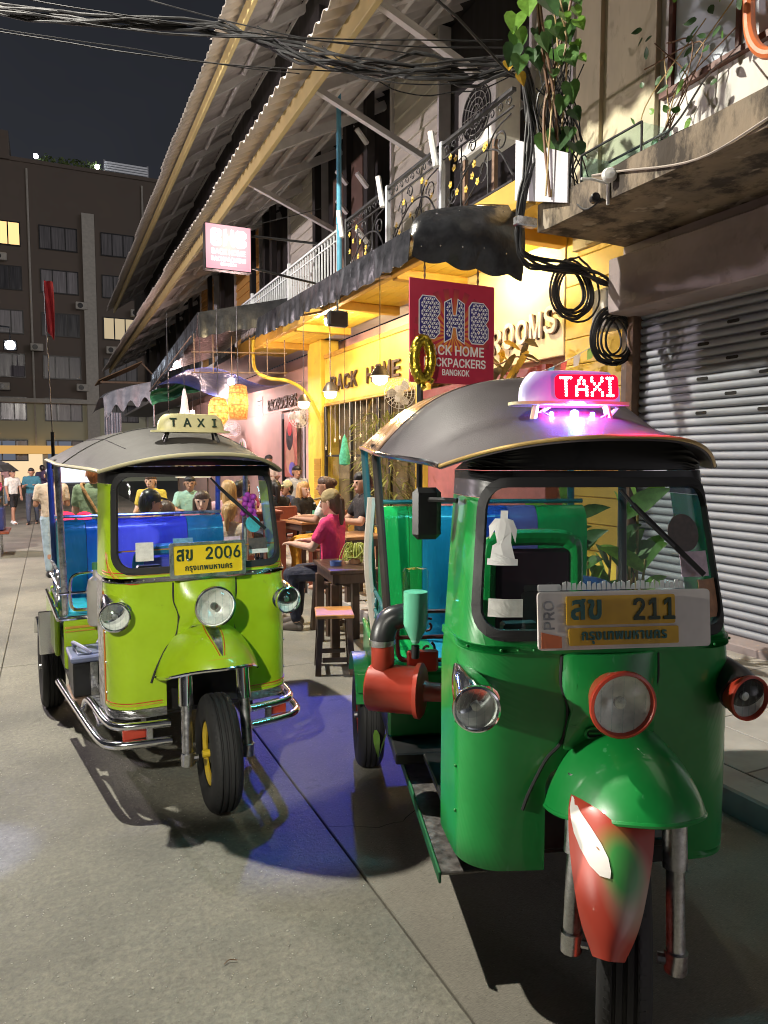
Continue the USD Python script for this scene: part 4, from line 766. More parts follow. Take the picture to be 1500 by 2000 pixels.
    # ---------------- seats
    st_ = part('passenger_seat', t); zt, n = C['seat_top'], len(C['seat'])
    xs = np.cumsum([0] + [w_ for w_, _ in C['seat']]); xs = -.55 + xs / xs[-1] * 1.10
    for k, (_, sm_) in enumerate(C['seat']):
        a_, b_ = xs[k] + .0015, xs[k + 1] - .0015; prof_ = smoothline([(1.90, .76), (1.86, .95), (1.865, zt - .12), (1.895, zt - .03), (1.95, zt), (2.02, zt - .04), (2.04, zt - .2), (2.04, .76)], 5)
        obj('back_stripe', MB().prism(Polygon(prof_), b_ - a_, lambda p: np.stack([a_ + p[:, 2], p[:, 0], p[:, 1]], 1)), sm_, st_, 40)
        cu = smoothline([(1.90, .62), (1.90, .77), (1.60, .80), (1.44, .79), (1.40, .74), (1.42, .62)], 5)
        obj('cushion_stripe', MB().prism(Polygon(cu), b_ - a_, lambda p: np.stack([a_ + p[:, 2], p[:, 0], p[:, 1]], 1)), sm_, st_, 40)
    obj('back_rail', MB().tube([(-.56, 1.97, zt + .02), (.56, 1.97, zt + .02)], .012, 8), C['rail'], st_)
    ds = part('driver_seat', t); zt2 = C['driver_top']
    obj('cushion', MB().rbox((-.19, .82, .62), (.19, 1.12, .74), .04), BLACKP, ds, 40)
    obj('back', MB().rbox((-.165, 1.085, .74), (.165, 1.12, zt2 - .045), .02), C['driver_m'], ds, 40)
    obj('back_edge', MB().tube(smoothline([(-.185, 1.11, .76), (-.185, 1.11, zt2 - .10), (-.16, 1.11, zt2 - .02), (-.10, 1.11, zt2), (.10, 1.11, zt2), (.16, 1.11, zt2 - .02), (.185, 1.11, zt2 - .10), (.185, 1.11, .76)]), .035, 10), C['driver_edge'], ds)
    obj('base', MB().rbox((-.16, .85, .43), (.16, 1.1, .62), .01), BLACKP, ds, False)
    obj('handlebar', MB().tube(smoothline([(-.30, .62, 1.02), (-.22, .56, 1.06), (0, .50, 1.06), (.22, .56, 1.06), (.30, .62, 1.02)]), .013, 8).tube([(0, .5, 1.06), (0, .42, .9)], .02, 8).rbox((-.10, .40, .98), (.10, .48, 1.13), .02), BLACKP, t)
    # ---------------- canopy posts, side rails
    for s in (-1, 1):
        for y_, q_, m_ in ((1.42, .60, C['post']), (2.06, .90, C['post2'])):
            top = roofp(s * .96, q_)
            obj('canopy_post', MB().tube([(s * .555, y_, .76), (top[0], y_, top[2])], .019, 10), m_, t)
        rl_ = part('side_rail', t); x_ = s * .585
        q = MB().tube(smoothline([(x_, 1.95, 1.02), (x_, 1.60, 1.02), (x_, 1.50, 1.0), (x_, 1.49, .92), (x_, 1.49, .88), (x_, 1.52, .83), (x_, 1.95, .83)], 5), .010, 7).tube([(x_, 1.38, .925), (x_, 2.05, .925)], .009, 7).tube([(x_, 1.70, .83), (x_, 1.70, .76)], .009, 6)
        obj('bar', q, C['rail'], rl_)
        q = MB()
        for yc, zc, d_ in ((1.62, .975, 1), (1.62, .875, -1), (1.82, .975, -1), (1.82, .875, 1)): q.tube(spiral((x_, yc, zc), .045, .012, 90, 90 + 380 * d_, 14, (0, 1, 0)), .005, 5)
        obj('curl', q, C['rail'], rl_)
    if C.get('cabin'):
        zc = roofp(0, .74)[2] - .05; obj('unseen_cabin_light', MB().rbox((-.30, 1.36, zc - .03), (.30, 1.40, zc), .006), glow('cabin_glow_' + ('blue' if left else 'aqua'), *C['cabin']), t, False)  # strip unseen, placed to tint the seats with coloured light
    # front of the tub: rail with curls facing forward (seen beside the cab)
    fr_ = part('front_rail', t); q = MB().tube(smoothline([(-.25, 1.33, 1.02), (-.45, 1.33, 1.02), (-.52, 1.33, 1.0), (-.535, 1.33, .94), (-.535, 1.33, .86), (-.52, 1.33, .81), (-.45, 1.33, .80), (-.20, 1.33, .80)], 5), .010, 7).tube([(-.60, 1.33, .905), (-.2, 1.33, .905)], .009, 6).tube([(-.42, 1.33, .80), (-.42, 1.33, .745)], .009, 6)
    obj('bar', q, C['rail2'], fr_); q = MB()
    for xc, zc, r_, d_ in ((-.40, .955, .035, 1), (-.40, .85, .035, -1), (-.27, 1.08, .055, 1), (-.27, .955, .035, -1), (-.27, .855, .035, 1)): q.tube(spiral((xc, 1.33, zc), r_, .012, 60, 60 + 360 * d_, 14), .006, 5)
    obj('curl', q, C['rail2'], fr_)
    if left: obj('tail_lamp', MB().sphere((-.48, 2.1, 1.30), .045, 2, (1.4, .8, .8)).sphere((-.36, 2.1, 1.30), .04, 2, (1.3, .8, .8)), glow('tail_red', (1.0, .03, .08), 3.0), t)
    return t, roofp

LIME = mat('lime_paint', (0.34, 0.52, 0.012), 0.32, var=0.07, scale=5, coat=0.6, rvar=0.1, dirt=((0.20, 0.27, 0.02), 11, 0.66), wear=((.50, .58, .20), 24, .71, (1, 1, .14)), bump=0.002, bscale=4)
GREEN = mat('green_paint', (0.006, 0.20, 0.036), 0.34, var=0.08, scale=4, coat=0.5, rvar=0.08, dirt=((0.012, 0.13, 0.03), 8, 0.64), wear=((.05, .28, .10), 26, .69, (1, 1, .12)), bump=0.003, bscale=4)
ROOF_L = mat('grey_vinyl', (0.050, 0.048, 0.041), 0.6, var=0.14, scale=5, bump=0.0008, bscale=220)
ROOF_R = mat('brown_vinyl', (0.042, 0.034, 0.038), 0.52, var=0.16, scale=4, bump=0.0008, bscale=240)
RED = mat('red_rim', (0.42, 0.045, 0.022), 0.4, coat=0.3)
def vinyl(n, c): return mat(n, c, 0.26, var=0.1, scale=5, coat=0.4, bump=0.004, bscale=26, stretch=(1, 1, 0.35))
def gradient_paint():
    """sprayed flap: red, with a green cloud and a pale cloud towards its upper half"""
    n = {'tc': ('texture_coordinate', {}), 'p': ('principled_bsdf', {'roughness': 0.38, 'coat_weight': 0.3})}; l = []; prev = None
    for k, (c, r, col) in enumerate((((-.09, 0, .555), .095, (.36, .25, .17)), ((-.10, 0, .60), .075, (.05, .27, .06)), ((-.03, 0, .51), .05, (.40, .30, .22)))):
        n.update({f'm{k}': ('mapping', {'location': tuple(-x / r for x in c), 'scale': (1 / r, 0.0, 0.8 / r)}), f'g{k}': ('gradient_texture', {'gradient_type': 'spherical'}), f'r{k}': ('map_range', {'from_min': .05, 'from_max': .55, 'clamp': True}), f'x{k}': ('mix_color', {'b': col} if prev else {'a': (.40, .05, .028), 'b': col})})
        n[f'm{k}'][1]['location'] = (-c[0] / r, 0, -c[2] * .8 / r)
        l += [('tc.object', f'm{k}.vector'), (f'm{k}.vector', f'g{k}.vector'), (f'g{k}.fac', f'r{k}.value'), (f'r{k}.result', f'x{k}.fac')] + ([(prev, f'x{k}.a')] if prev else []); prev = f'x{k}.result'
    MATS['sprayed_flap'] = usdkit.material(stage, '/World/Looks/sprayed_flap', n, l + [(prev, 'p.base_color')], surface='p.BSDF'); return MATS['sprayed_flap']
PAPER = mat('sticker_paper', (0.62, 0.62, 0.58), 0.6, var=0.15, scale=40); PAPERB = mat('sticker_blue', (0.12, 0.30, 0.48), 0.5, var=0.3, scale=60); PAPERP = mat('sticker_pink', (0.55, 0.42, 0.50), 0.5, var=0.2, scale=50); STK_D = mat('sticker_dark', (0.08, 0.06, 0.05), 0.5, var=0.4, scale=50); STK_T = mat('sticker_teal', (0.05, 0.38, 0.44), 0.5, var=0.2, scale=60)
PLATE = mat('plate_yellow', (0.72, 0.52, 0.012), 0.4, var=0.05); LETTER = mat('plate_letter', (0.016, 0.04, 0.02), 0.4)

taxiL, roofL = taxi(dict(left=True, label='lime green three-wheeled taxi with chrome trim and a yellow front plate, its roof sign unlit', loc=(0.716, 3.289, 0), rz=4.0, paint=LIME, trim=CHROME, head_ring=CHROME, steer=-5,
    stripe=mat('gold_stripe', (0.55, 0.30, 0.04), 0.4), stripe2=mat('red_stripe', (0.50, 0.05, 0.015), 0.4), rim=mat('dark_rim', (.03, .028, .02), .5), hub=mat('yellow_rim', (0.60, 0.42, 0.02), 0.45), roof=(1.635, 1.70, .215), roofm=ROOF_L, rooftrim=mat('roof_piping', (0.40, 0.37, 0.22), 0.5), fend=(.25, .36),
    signbase=mat('cream_plastic', (0.62, 0.58, 0.30), 0.4), signm=mat('cream_plastic', (0.62, 0.58, 0.30), 0.4), letter=LETTER, platem=PLATE, seat=((.8, vinyl('teal_vinyl', (.02, .30, .34))), (.9, vinyl('sky_vinyl', (.02, .24, .52))), (2.2, vinyl('violet_vinyl', (.09, .10, .66))), (1.2, vinyl('teal_vinyl2', (.015, .32, .40)))), seat_top=1.29, driver_top=1.16, driver_m=vinyl('violet_vinyl', (.09, .10, .66)), driver_edge=vinyl('sky_vinyl', (.02, .24, .52)),
    rail=STEEL, rail2=CHROME, post=STEEL, post2=mat('blue_post', (.05, .11, .36), .4), cabin=((.22, .30, 1.0), 75.0), stickers=((-.29, 1.245, .085, .09, PAPER), (-.10, 1.265, .10, .075, PAPERB), (.03, 1.255, .085, .05, PAPER), (.16, 1.26, .09, .075, PAPERP), (.285, 1.355, .085, 0, STK_T), (.30, 1.255, .10, .055, STK_D), (.30, 1.215, .11, .022, PAPER))))
taxiR, roofR = taxi(dict(left=False, label='dark green three-wheeled taxi with a lit red TAXI sign and a red front flap', loc=(1.464, 1.381, 0), rz=-18.5, rdx=-.05, paint=GREEN, trim=GREEN, head_ring=RED, steer=-24, rim=RED, roof=(1.675, 1.77, .30), roofm=ROOF_R, rooftrim=mat('gold_piping', (0.50, 0.34, 0.12), 0.35, 0.6), cap=mat('polished_brass', (0.62, 0.46, 0.36), 0.22, 1.0), fend=(.235, .36),
    signbase=mat('cream_plastic2', (0.66, 0.60, 0.34), 0.4), signm=mat('lit_white_plastic', (0.62, 0.60, 0.72), 0.35, emit=0.34, ecol=(0.26, 0.24, 1.0)), letter=LETTER, letter2=mat('plate_letter_teal', (0.03, 0.13, 0.12), 0.35), platem=mat('plate_ochre', (0.62, 0.36, 0.02), 0.4), board=mat('plate_white', (0.66, 0.62, 0.60), 0.4, coat=0.5), flap=gradient_paint(),  # sign hood: white plastic, lilac LED light put into its colour and glow
    seat=((.75, vinyl('leaf_vinyl', (.01, .34, .075))), (.35, vinyl('leaf_vinyl2', (.015, .28, .06))), (1.2, vinyl('aqua_vinyl', (.02, .26, .42))), (1.2, vinyl('blue_vinyl2', (.06, .09, .50))), (.8, vinyl('pink_vinyl', (.36, .14, .40))), (1.4, vinyl('leaf_vinyl', (.01, .34, .075)))), seat_top=1.45, driver_top=1.37, driver_m=mat('plum_vinyl', (.035, .012, .022), .4), driver_edge=vinyl('leaf_vinyl', (.01, .34, .075)),
    rail=mat('teal_rail', (.03, .12, .13), .4), rail2=mat('maroon_rail', (.10, .02, .02), .45), post=mat('brown_post', (.055, .045, .042), .45), post2=mat('teal_post', (.03, .11, .13), .45), cabin=((.12, .75, .95), 60.0), stickers=((-.34, 1.235, .11, .055, PAPER), (.30, 1.46, .12, 0, STK_D), (.33, 1.36, .11, .08, PAPERP), (.375, 1.25, .085, .12, mat('sticker_rust', (.34, .17, .09), .6, var=.3, scale=40)), (-.355, 1.375, .10, .02, WHITEP))))
def place(o, rz, p): a = math.radians(rz); return (o[0] + p[0] * math.cos(a) - p[1] * math.sin(a), o[1] + p[0] * math.sin(a) + p[1] * math.cos(a), p[2])
for nm, pp, it, cc in (('red', (0, .49, 1.852), 0.9, (1.0, .01, .16)), ('red_edge', (0, .13, 1.86), 1.7, (1.0, .01, .28)), ('blue', (-.07, .47, 1.865), 5.0, (.05, .12, 1.0))): sphere_light('/World/unseen_spill_light_' + nm, place((1.464, 1.381), -18.5, pp), .012, it, cc)  # unseen lights round the sign, placed for its magenta and blue spill
# white figure stickers on the green taxi's glass
fg = Polygon([(-.04, 0), (-.035, .04), (-.02, .05), (-.03, .09), (-.045, .06), (-.05, .10), (-.03, .125), (-.012, .125), (-.012, .15), (.012, .15), (.012, .125), (.03, .12), (.045, .09), (.04, .05), (.025, .085), (.025, .05), (.04, 0)])
obj('sticker', MB().wrap(affinity.translate(fg, -.355, 1.385), .002, lambda p: cab(p + [0, 0, .006]), .03), WHITEP, taxiR, False)
# small fittings: rivets, panel joints, things on the dashboards
for tx, pm in ((taxiL, STEEL), (taxiR, mat('green_rivet', (.01, .16, .03), .5))):
    TAPER[0] = .07 if tx is taxiL else .135
    for s in (-1, 1):
        for z in (.55, .70, .85, 1.02): obj('rivet', MB().sphere(cab(np.array([(s * .50, z, .014)]))[0], .006, 1), pm, tx)
        for q in (.25, .30, .35, .45): obj('rivet', MB().sphere(cab(np.array([(s * q, 1.111, .022)]))[0], .005, 1), pm, tx)
    obj('dash_box', MB().rbox((-.30, .47, 1.10), (-.18, .53, 1.16), .008), BLACKP, tx, False); obj('dash_bottle', MB().lathe([(0, 0), (.022, 0), (.022, .08), (.01, .10), (.01, .12), (0, .12)], 10, (.22, .50, 1.10)), mat('teal_bottle', (.05, .3, .35), .3), tx); obj('dash_cloth', MB().sphere((.05, .49, 1.11), .05, 2, (1.5, .6, .5)), mat('pink_cloth', (.5, .12, .25), .8), tx)
    None and obj('flag_strip', MB().grid(lambda u, v: (-.32 + .64 * u, .56, 1.585 - .05 * v - .01 * math.sin(u * 40) * v), np.linspace(0, 1, 40), (0, 1), .002), mat('fringe', (.10, .04, .05), .7), tx, False)
gl_ = part('garland', taxiL)
for k in range(14): obj('bloom', MB().sphere((.30 + .03 * math.sin(k * 2.1), .53 + .02 * math.cos(k * 1.7), 1.50 - k * .009), .017, 1), mat('orchid', (.50, .06, .48), .6), gl_)
# lime taxi: battery, steps, bumper rails, gas bottle
bt = part('battery', taxiL)
obj('case', MB().rbox((-.56, 1.04, .36), (-.34, 1.32, .555), .008), BLACKP, bt, False); obj('lid', MB().rbox((-.57, 1.03, .557), (-.33, 1.33, .59), .008).rbox((-.53, 1.08, .591), (-.38, 1.26, .597), .003), mat('battery_lid', (.13, .15, .24), .45), bt, False)
obj('strap', MB().rbox((-.47, 1.03, .36), (-.43, 1.038, .556), .002), STEEL, bt, False); obj('cable', MB().tube(smoothline([(-.53, 1.28, .60), (-.54, 1.2, .64), (-.5, 1.1, .63), (-.46, 1.08, .60)]), .010, 7).tube(smoothline([(-.40, 1.28, .60), (-.36, 1.32, .64), (-.3, 1.36, .6)]), .010, 7), mat('cable_lilac', (.35, .35, .5), .5), bt)
obj('tray', MB().rbox((-.57, 1.02, .325), (-.33, 1.34, .358), .004), RUST, bt, False)
sp = part('step', taxiL)
obj('plate', MB().rbox((-.50, .50, .37), (-.30, .98, .382), .004), STEEL, sp, False)
for k in range(9): obj('rib', MB().rbox((-.48, .53 + k * .048, .383), (-.32, .545 + k * .048, .388), .002), STEEL, sp, False)
for s in (-1, 1):
    bp = part('bumper', taxiL)
    obj('lower_rail', MB().tube(smoothline([(s * .20, .235, .335), (s * .38, .265, .335), (s * .47, .31, .335), (s * .51, .42, .335), (s * .545, .8, .335), (s * .60, 1.5, .335)], 7), .021, 12), CHROME, bp)
    obj('upper_rail', MB().tube(smoothline([(s * .20, .255, .415), (s * .36, .285, .415), (s * .44, .325, .415), (s * .475, .44, .415), (s * .50, .78, .41), (s * .515, .86, .39), (s * .525, .88, .345)], 7), .020, 12), CHROME, bp)
    obj('stay', MB().rbox((s * .30 - .015, .25, .34), (s * .30 + .015, .27, .41), .003).tube([(s * .49, .6, .335), (s * .485, .6, .41)], .009, 6), STEEL, bp); obj('reflector', MB().rbox((s * .36 - .06, .285, .35), (s * .36 + .05, .30, .40), .004), RED, bp, False)
obj('gas_bottle', MB().lathe([(0, 0), (.045, .0), (.055, .02), (.055, .22), (.045, .27), (.02, .29), (.018, .33), (.0, .33)], 16, (-.40, 1.24, .72)), mat('bottle_grey', (.38, .36, .33), .5), taxiL); obj('bottle_cap', MB().lathe([(0, 0), (.022, 0), (.022, .04), (0, .045)], 12, (-.40, 1.24, 1.05)), mat('cap_green', (.05, .2, .08), .5), taxiL)
# green taxi: air filter, bottle, running board, mirror
af = part('air_filter', taxiR); ax_ = np.array((.93, -.37, .0)); c0 = np.array((-.68, 1.16, .745))
obj('canister', MB().lathe([(0, 0), (.085, .0), (.098, .012), (.098, .20), (.090, .21)], 30, c0, ax_), RED, af, 50); obj('lid', MB().lathe([(.09, .205), (.112, .207), (.114, .225), (.10, .235), (.045, .24), (.04, .25), (.036, .34), (0, .34)], 30, c0, ax_), RED, af, 50)
el = smoothline([c0 + ax_ * .06 + [0, 0, .07], c0 + ax_ * .06 + [0, 0, .16], c0 + ax_ * .06 + [0, 0, .22], c0 + ax_ * .09 + [0, .02, .28], c0 + ax_ * .16 + [0, .05, .30], c0 + ax_ * .24 + [0, .12, .29]])
obj('elbow_hose', MB().tube(el[12:], .052, 14), mat('black_hose', (.02, .02, .022), .3), af); obj('inlet', MB().tube(el[:14], .048, 14), RED, af); obj('hose_clip', MB().tube(el[11:15], .056, 14), STEEL, af)
obj('outlet_hose', MB().tube([c0 + ax_ * .34, c0 + ax_ * .44], .034, 12), BLACKP, af); obj('bracket', MB().rbox((-.50, 1.28, .76), (-.36, 1.30, .86), .01), RED, af, False)
wb = part('water_bottle', taxiR); c0 = np.array((-.505, 1.02, .95))
obj('bottle', MB().lathe([(.0, .0), (.016, 0), (.018, .02), (.046, .07), (.052, .09), (.050, .14), (.052, .15), (.052, .30), (.046, .315), (0, .318)], 20, c0), pane('bottle_pane', (.75, .9, .85), .06, 1.5), wb, 50); obj('liquid', MB().lathe([(0, .005), (.014, .01), (.043, .072), (.048, .09), (.048, .22), (0, .222)], 18, c0), mat('green_liquid', (.25, .62, .45), .2, var=.05), wb, 50); obj('cap', MB().lathe([(0, -.05), (.016, -.05), (.017, 0), (0, 0)], 12, c0), BLACKP, wb)
rbd = part('running_board', taxiR)
obj('plate', MB().rbox((-.50, .50, .30), (-.34, 1.50, .312), .004), mat('chequer_plate', (.16, .15, .14), .45, .6, var=.5, scale=30, bump=.003, bscale=40), rbd, False); obj('edge', MB().rbox((-.51, .48, .285), (-.501, 1.66, .325), .003), mat('green_edge', (.01, .12, .04), .5), rbd, False)
mr = part('mirror', taxiR); obj('case', MB().rbox((-.575, .64, 1.42), (-.475, .68, 1.60), .018), BLACKP, mr); obj('arm', MB().tube([(-.44, .56, 1.56), (-.52, .64, 1.56)], .009, 6), BLACKP, mr)
obj('tassel', MB().tube(smoothline([(-.60, 1.85, 1.5), (-.62, 1.85, 1.2), (-.60, 1.86, .95), (-.58, 1.84, .78)]), [.022] * 24 + [.016], 7), mat('cream_tassel', (.55, .48, .42), .8), taxiR)
bag = part('luggage', taxiR); obj('bag', MB().sphere((.30, 1.32, 1.02), .2, 3, (1.1, .6, .75)), mat('blue_bag', (.06, .10, .28), .45, var=.3), bag); obj('helmet', MB().rbox((.02, 1.2, .98), (.17, 1.28, 1.2), .03), BLACKP, bag, 40)


obj('dash_tray', MB().rbox((-.40, .45, 1.08), (.40, .56, 1.10), .006), BLACKP, taxiR, False)
# ================================================================== awnings, signs, lamps, cables
TARP = mat('black_tarpaulin', (0.020, 0.021, 0.024), 0.26, var=0.22, scale=5, bump=0.012, bscale=7, rvar=0.15)
TARPG = mat('grey_tarpaulin', (0.24, 0.255, 0.30), 0.45, var=0.25, scale=4, bump=0.02, bscale=6)
def fit(s, w, h, depth=0.004, bold=True):
    """lettering scaled to a width and a height, lower left corner at the origin"""
    q = text(s, 0.1, depth, bold); v, f = q.mesh(); lo, hi = v.min(0), v.max(0); v = (v - [lo[0], lo[1], 0]) * [w / (hi[0] - lo[0]), h / (hi[1] - lo[1]), 1]
    return MB().add(v, f)
def ruffle(p0, p1, h, n=40, sc=0.10, amp=0.035, wav=26, seed=0, out=(-1, 0, 0)):
    """a hanging valance from p0 to p1 with scalloped lower edge and folds"""
    p0, p1, out = np.array(p0, float), np.array(p1, float), np.array(out, float); L = np.linalg.norm(p1 - p0)
    def fn(u, v):
        c = p0 + (p1 - p0) * u; a = u * L
        fold = amp * (math.sin(a * 5.1 + seed) * .5 + math.sin(a * 13 + seed * 2) * .35 + .3 * math.sin(a * 29)) * v
        return c + out * (fold + .03 * v) + np.array([0, 0, -h * v * (1 - .05 * math.sin(a * 3)) - (.035 * abs(math.sin(a * PI / 0.26)) if v > .99 else 0)])
    return MB().grid(fn, np.linspace(0, 1, n), [0, .12, .3, .5, .7, .85, 1.0], .006)
a1 = thing('awning', 'black tarpaulin awning over the yellow shop front, closed end facing the street', 'awning')
obj('top_sheet', MB().grid(lambda u, v: (4.2 - v * 1.14, 5.95 + u * 5.3, 4.15 - .10 * v - .27 * v ** 3 - .03 * math.sin(u * 16) ** 2 * v), np.linspace(0, 1, 30), np.linspace(0, 1, 9), .008), TARP, a1, 50)
obj('side_valance', ruffle((3.05, 5.96, 3.79), (3.05, 11.25, 3.90), .30, 110), TARP, a1, 50)
def endf(u, v):
    x = 3.03 + u * 1.2; zt = float(np.interp(x, [3.03, 3.08, 3.19, 3.4, 3.57, 4.23], [3.74, 3.86, 3.95, 4.01, 4.05, 4.15])); zb = 3.53 - .07 * u - (.045 * abs(math.sin(u * PI * 3.5)))
    return (x, 5.95 - .20 * math.sin(PI * min(1, v * .95) ** .8) * math.sin(PI * (.12 + .76 * u)) - .03 * v + .014 * math.sin(u * 9 + v * 3) * v, zt + (zb - zt) * v)
obj('end_flap', MB().grid(endf, np.linspace(0, 1, 40), np.linspace(0, 1, 9), .006), TARP, a1, 50)
st_ = MB()
for u in (.06, .2, .38, .58, .8, .95):
    for v in (.12, .72): st_.sphere(np.array(endf(u, v)) + [0, -.004, 0], .008, 1)
obj('snap_button', st_, CHROME, a1)
obj('frame', MB().tube([(3.1, 5.99, 3.72), (4.2, 5.99, 4.08)], .02, 6).tube([(3.1, 5.99, 3.72), (3.1, 11.2, 3.84)], .02, 6).tube([(3.1, 8.6, 3.76), (4.2, 8.6, 4.1)], .02, 6).tube([(3.1, 11.2, 3.83), (4.2, 11.2, 4.1)], .02, 6), RUST, a1)
a2 = thing('awning', 'black tarpaulin awning with scalloped edge and lattice frame further down the street', 'awning')
obj('top_sheet', MB().grid(lambda u, v: (4.3 - v * 1.8, 13.3 + u * 6.5, 4.75 - .44 * v - .47 * u * v - .25 * u * (1 - v)), np.linspace(0, 1, 20), np.linspace(0, 1, 9), .008), TARP, a2, 50)
obj('side_valance', ruffle((2.5, 13.3, 4.31), (2.5, 19.8, 3.85), .42, 90, seed=2), TARP, a2, 50)
obj('end_flap', ruffle((2.5, 13.28, 4.31), (4.2, 13.28, 4.72), .44, 40, seed=4, out=(0, -1, 0)), TARP, a2, 50)
lt = MB()
for k in range(6): lt.tube([(2.45 + k * .34, 13.4, 3.25), (2.45 + k * .34, 13.4, 3.95)], .010, 5)
for z in (3.25, 3.62): lt.tube([(2.4, 13.4, z), (4.2, 13.4, z + .08)], .012, 5)
lt.tube([(2.4, 13.4, 3.9), (2.45, 19.8, 3.45)], .012, 5)
obj('lattice', lt, RUST, a2)
a3 = thing('awning', 'sagging grey tarpaulin awning folded over its poles, farthest of the awnings', 'awning')
def sag(u, v): return (1.75 + u * 1.75, 26.4 - .3 * v + .06 * math.sin(u * 20), 3.75 + .65 * u ** .6 - .5 * v * (1 + .3 * math.sin(u * 23)) - .15 * v * v)
obj('sheet', MB().grid(sag, np.linspace(0, 1, 50), np.linspace(0, 1, 8), .01).grid(lambda u, v: (1.75 + u * 1.7, 26.4 + v * 7, 3.75 + .62 * u ** .6 + .15 * math.sin(v * 5)), np.linspace(0, 1, 14), np.linspace(0, 1, 8), .01), TARPG, a3, 60)
obj('skirt', MB().grid(lambda u, v: (1.75 + u * .55, 26.2 + .05 * math.sin(u * 40), 3.25 - v * (1.0 - .4 * u)), np.linspace(0, 1, 30), (0, .5, 1), .01), TARPG, a3, 60)
obj('pole', MB().tube([(1.8, 26.4, 0), (1.8, 26.4, 3.7)], .03, 6), STEEL, a3); obj('pole', MB().tube([(3.4, 26.4, .12), (3.4, 26.4, 4.3)], .03, 6), STEEL, a3)
a4 = thing('canopy', 'tan metal canopy on a bracket beyond the grey tarpaulin', 'canopy')
obj('sheet', MB().grid(lambda u, v: (2.0 + u * 1.8, 33 + v * 2.5, 5.0 + .9 * u + .03 * math.sin(v * 40)), np.linspace(0, 1, 4), np.linspace(0, 1, 40), .02), mat('tan_sheet', (.34, .22, .13), .6), a4, 60); obj('bracket', MB().bar((2.1, 33.2, 4.95), (4.6, 33.2, 5.0), .08, .08).bar((3.8, 33.2, 5.85), (4.6, 33.2, 5.0), .06, .06), RUST, a4, False)
tg = obj('green_sheet', MB().grid(lambda u, v: (2.5 + u * 1.5, 19.95 + .2 * math.sin(v * 5), 3.45 + .55 * u - .38 * v + .03 * math.sin(u * 14)), np.linspace(0, 1, 20), np.linspace(0, 1, 6), .008), mat('green_tarpaulin', (.03, .14, .06), .5, var=.3)); tag(tg, 'dark green tarpaulin hanging at the far end of the black awning', 'tarpaulin')
tg = obj('blue_sheet', MB().grid(lambda u, v: (2.6 + u * 2.5, 15.2 + v * 4.5, 3.50 + .12 * math.sin(u * 7) + .1 * v - .18 * u), np.linspace(0, 1, 20), np.linspace(0, 1, 8), .008), mat('blue_tarpaulin', (.018, .035, .20), .45, var=.3, bump=.01, bscale=8)); tag(tg, 'blue tarpaulin stretched under the lattice behind the woven lanterns', 'tarpaulin')

# hanging sign
CRIM = mat('crimson_board', (0.42, 0.022, 0.055), 0.45, var=0.05); NAVY = mat('navy_print', (0.03, 0.02, 0.16), 0.5); TILEW = mat('tile_white', (0.72, 0.70, 0.72), 0.5, var=0.05); SIGNW = mat('sign_white', (0.78, 0.75, 0.73), 0.5, var=0.04)
sgn = thing('hanging_sign', 'crimson square hanging sign with tiled BHB monogram, orange rays and BACK HOME BACKPACKERS BANGKOK', 'sign', (3.06, 6.0, 2.41))
T = frame((0, 0, 0), (1, 0, 0), (0, 0, 1)); W_, H_ = .925, .95
def on(z): return lambda p: app(T)(p + [0, 0, z])
obj('board', MB().prism(sbox(0, 0, W_, H_), .02, on(-.02)), CRIM, sgn, False)
n = {'tc': ('texture_coordinate', {}), 'mp': ('mapping', {'location': (-.46 / .42, 0, -.47 / .42), 'scale': (1 / .42, 0, 1 / .42)}), 'gr': ('gradient_texture', {'gradient_type': 'spherical'}),
     'rp': ('rgb_ramp', {'ramp': [(0, (0.30, 0.018, 0.045)), (.35, (.50, .10, .04)), (.8, (.75, .30, .05)), (1, (.82, .42, .08))]}), 'p': ('principled_bsdf', {'roughness': .5})}
MATS['ray_print'] = usdkit.material(stage, '/World/Looks/ray_print', n, [('tc.object', 'mp.vector'), ('mp.vector', 'gr.vector'), ('gr.fac', 'rp.fac'), ('rp.color', 'p.base_color')], surface='p.BSDF')
ry = MB(); cx, cy = .46, .47
for k in range(22):
    t, d = k * 2 * PI / 22 + .05, .075
    ry.prism(Polygon([(cx, cy), (cx + .42 * math.cos(t - d), cy + .42 * math.sin(t - d)), (cx + .42 * math.cos(t + d), cy + .42 * math.sin(t + d))]).intersection(sbox(.01, .3, W_ - .01, H_ - .02)), .0015, on(.0005))
obj('ray_print', ry, MATS['ray_print'], sgn, False)
def bee(flip=False):
    o = Polygon([(0, .04), (.03, 0), (.15, 0), (.20, .05), (.20, .14), (.165, .185), (.20, .23), (.20, .32), (.15, .37), (.03, .37), (0, .33)])
    for yy in (.10, .27): o = o.difference(Polygon([(.075, yy), (.10, yy - .03), (.125, yy), (.10, yy + .03)]))
    return o
aitch = Polygon([(0, 0), (.055, .03), (.075, .14), (.125, .14), (.145, .03), (.20, 0), (.20, .35), (.145, .38), (.125, .23), (.075, .23), (.055, .38), (0, .35)])
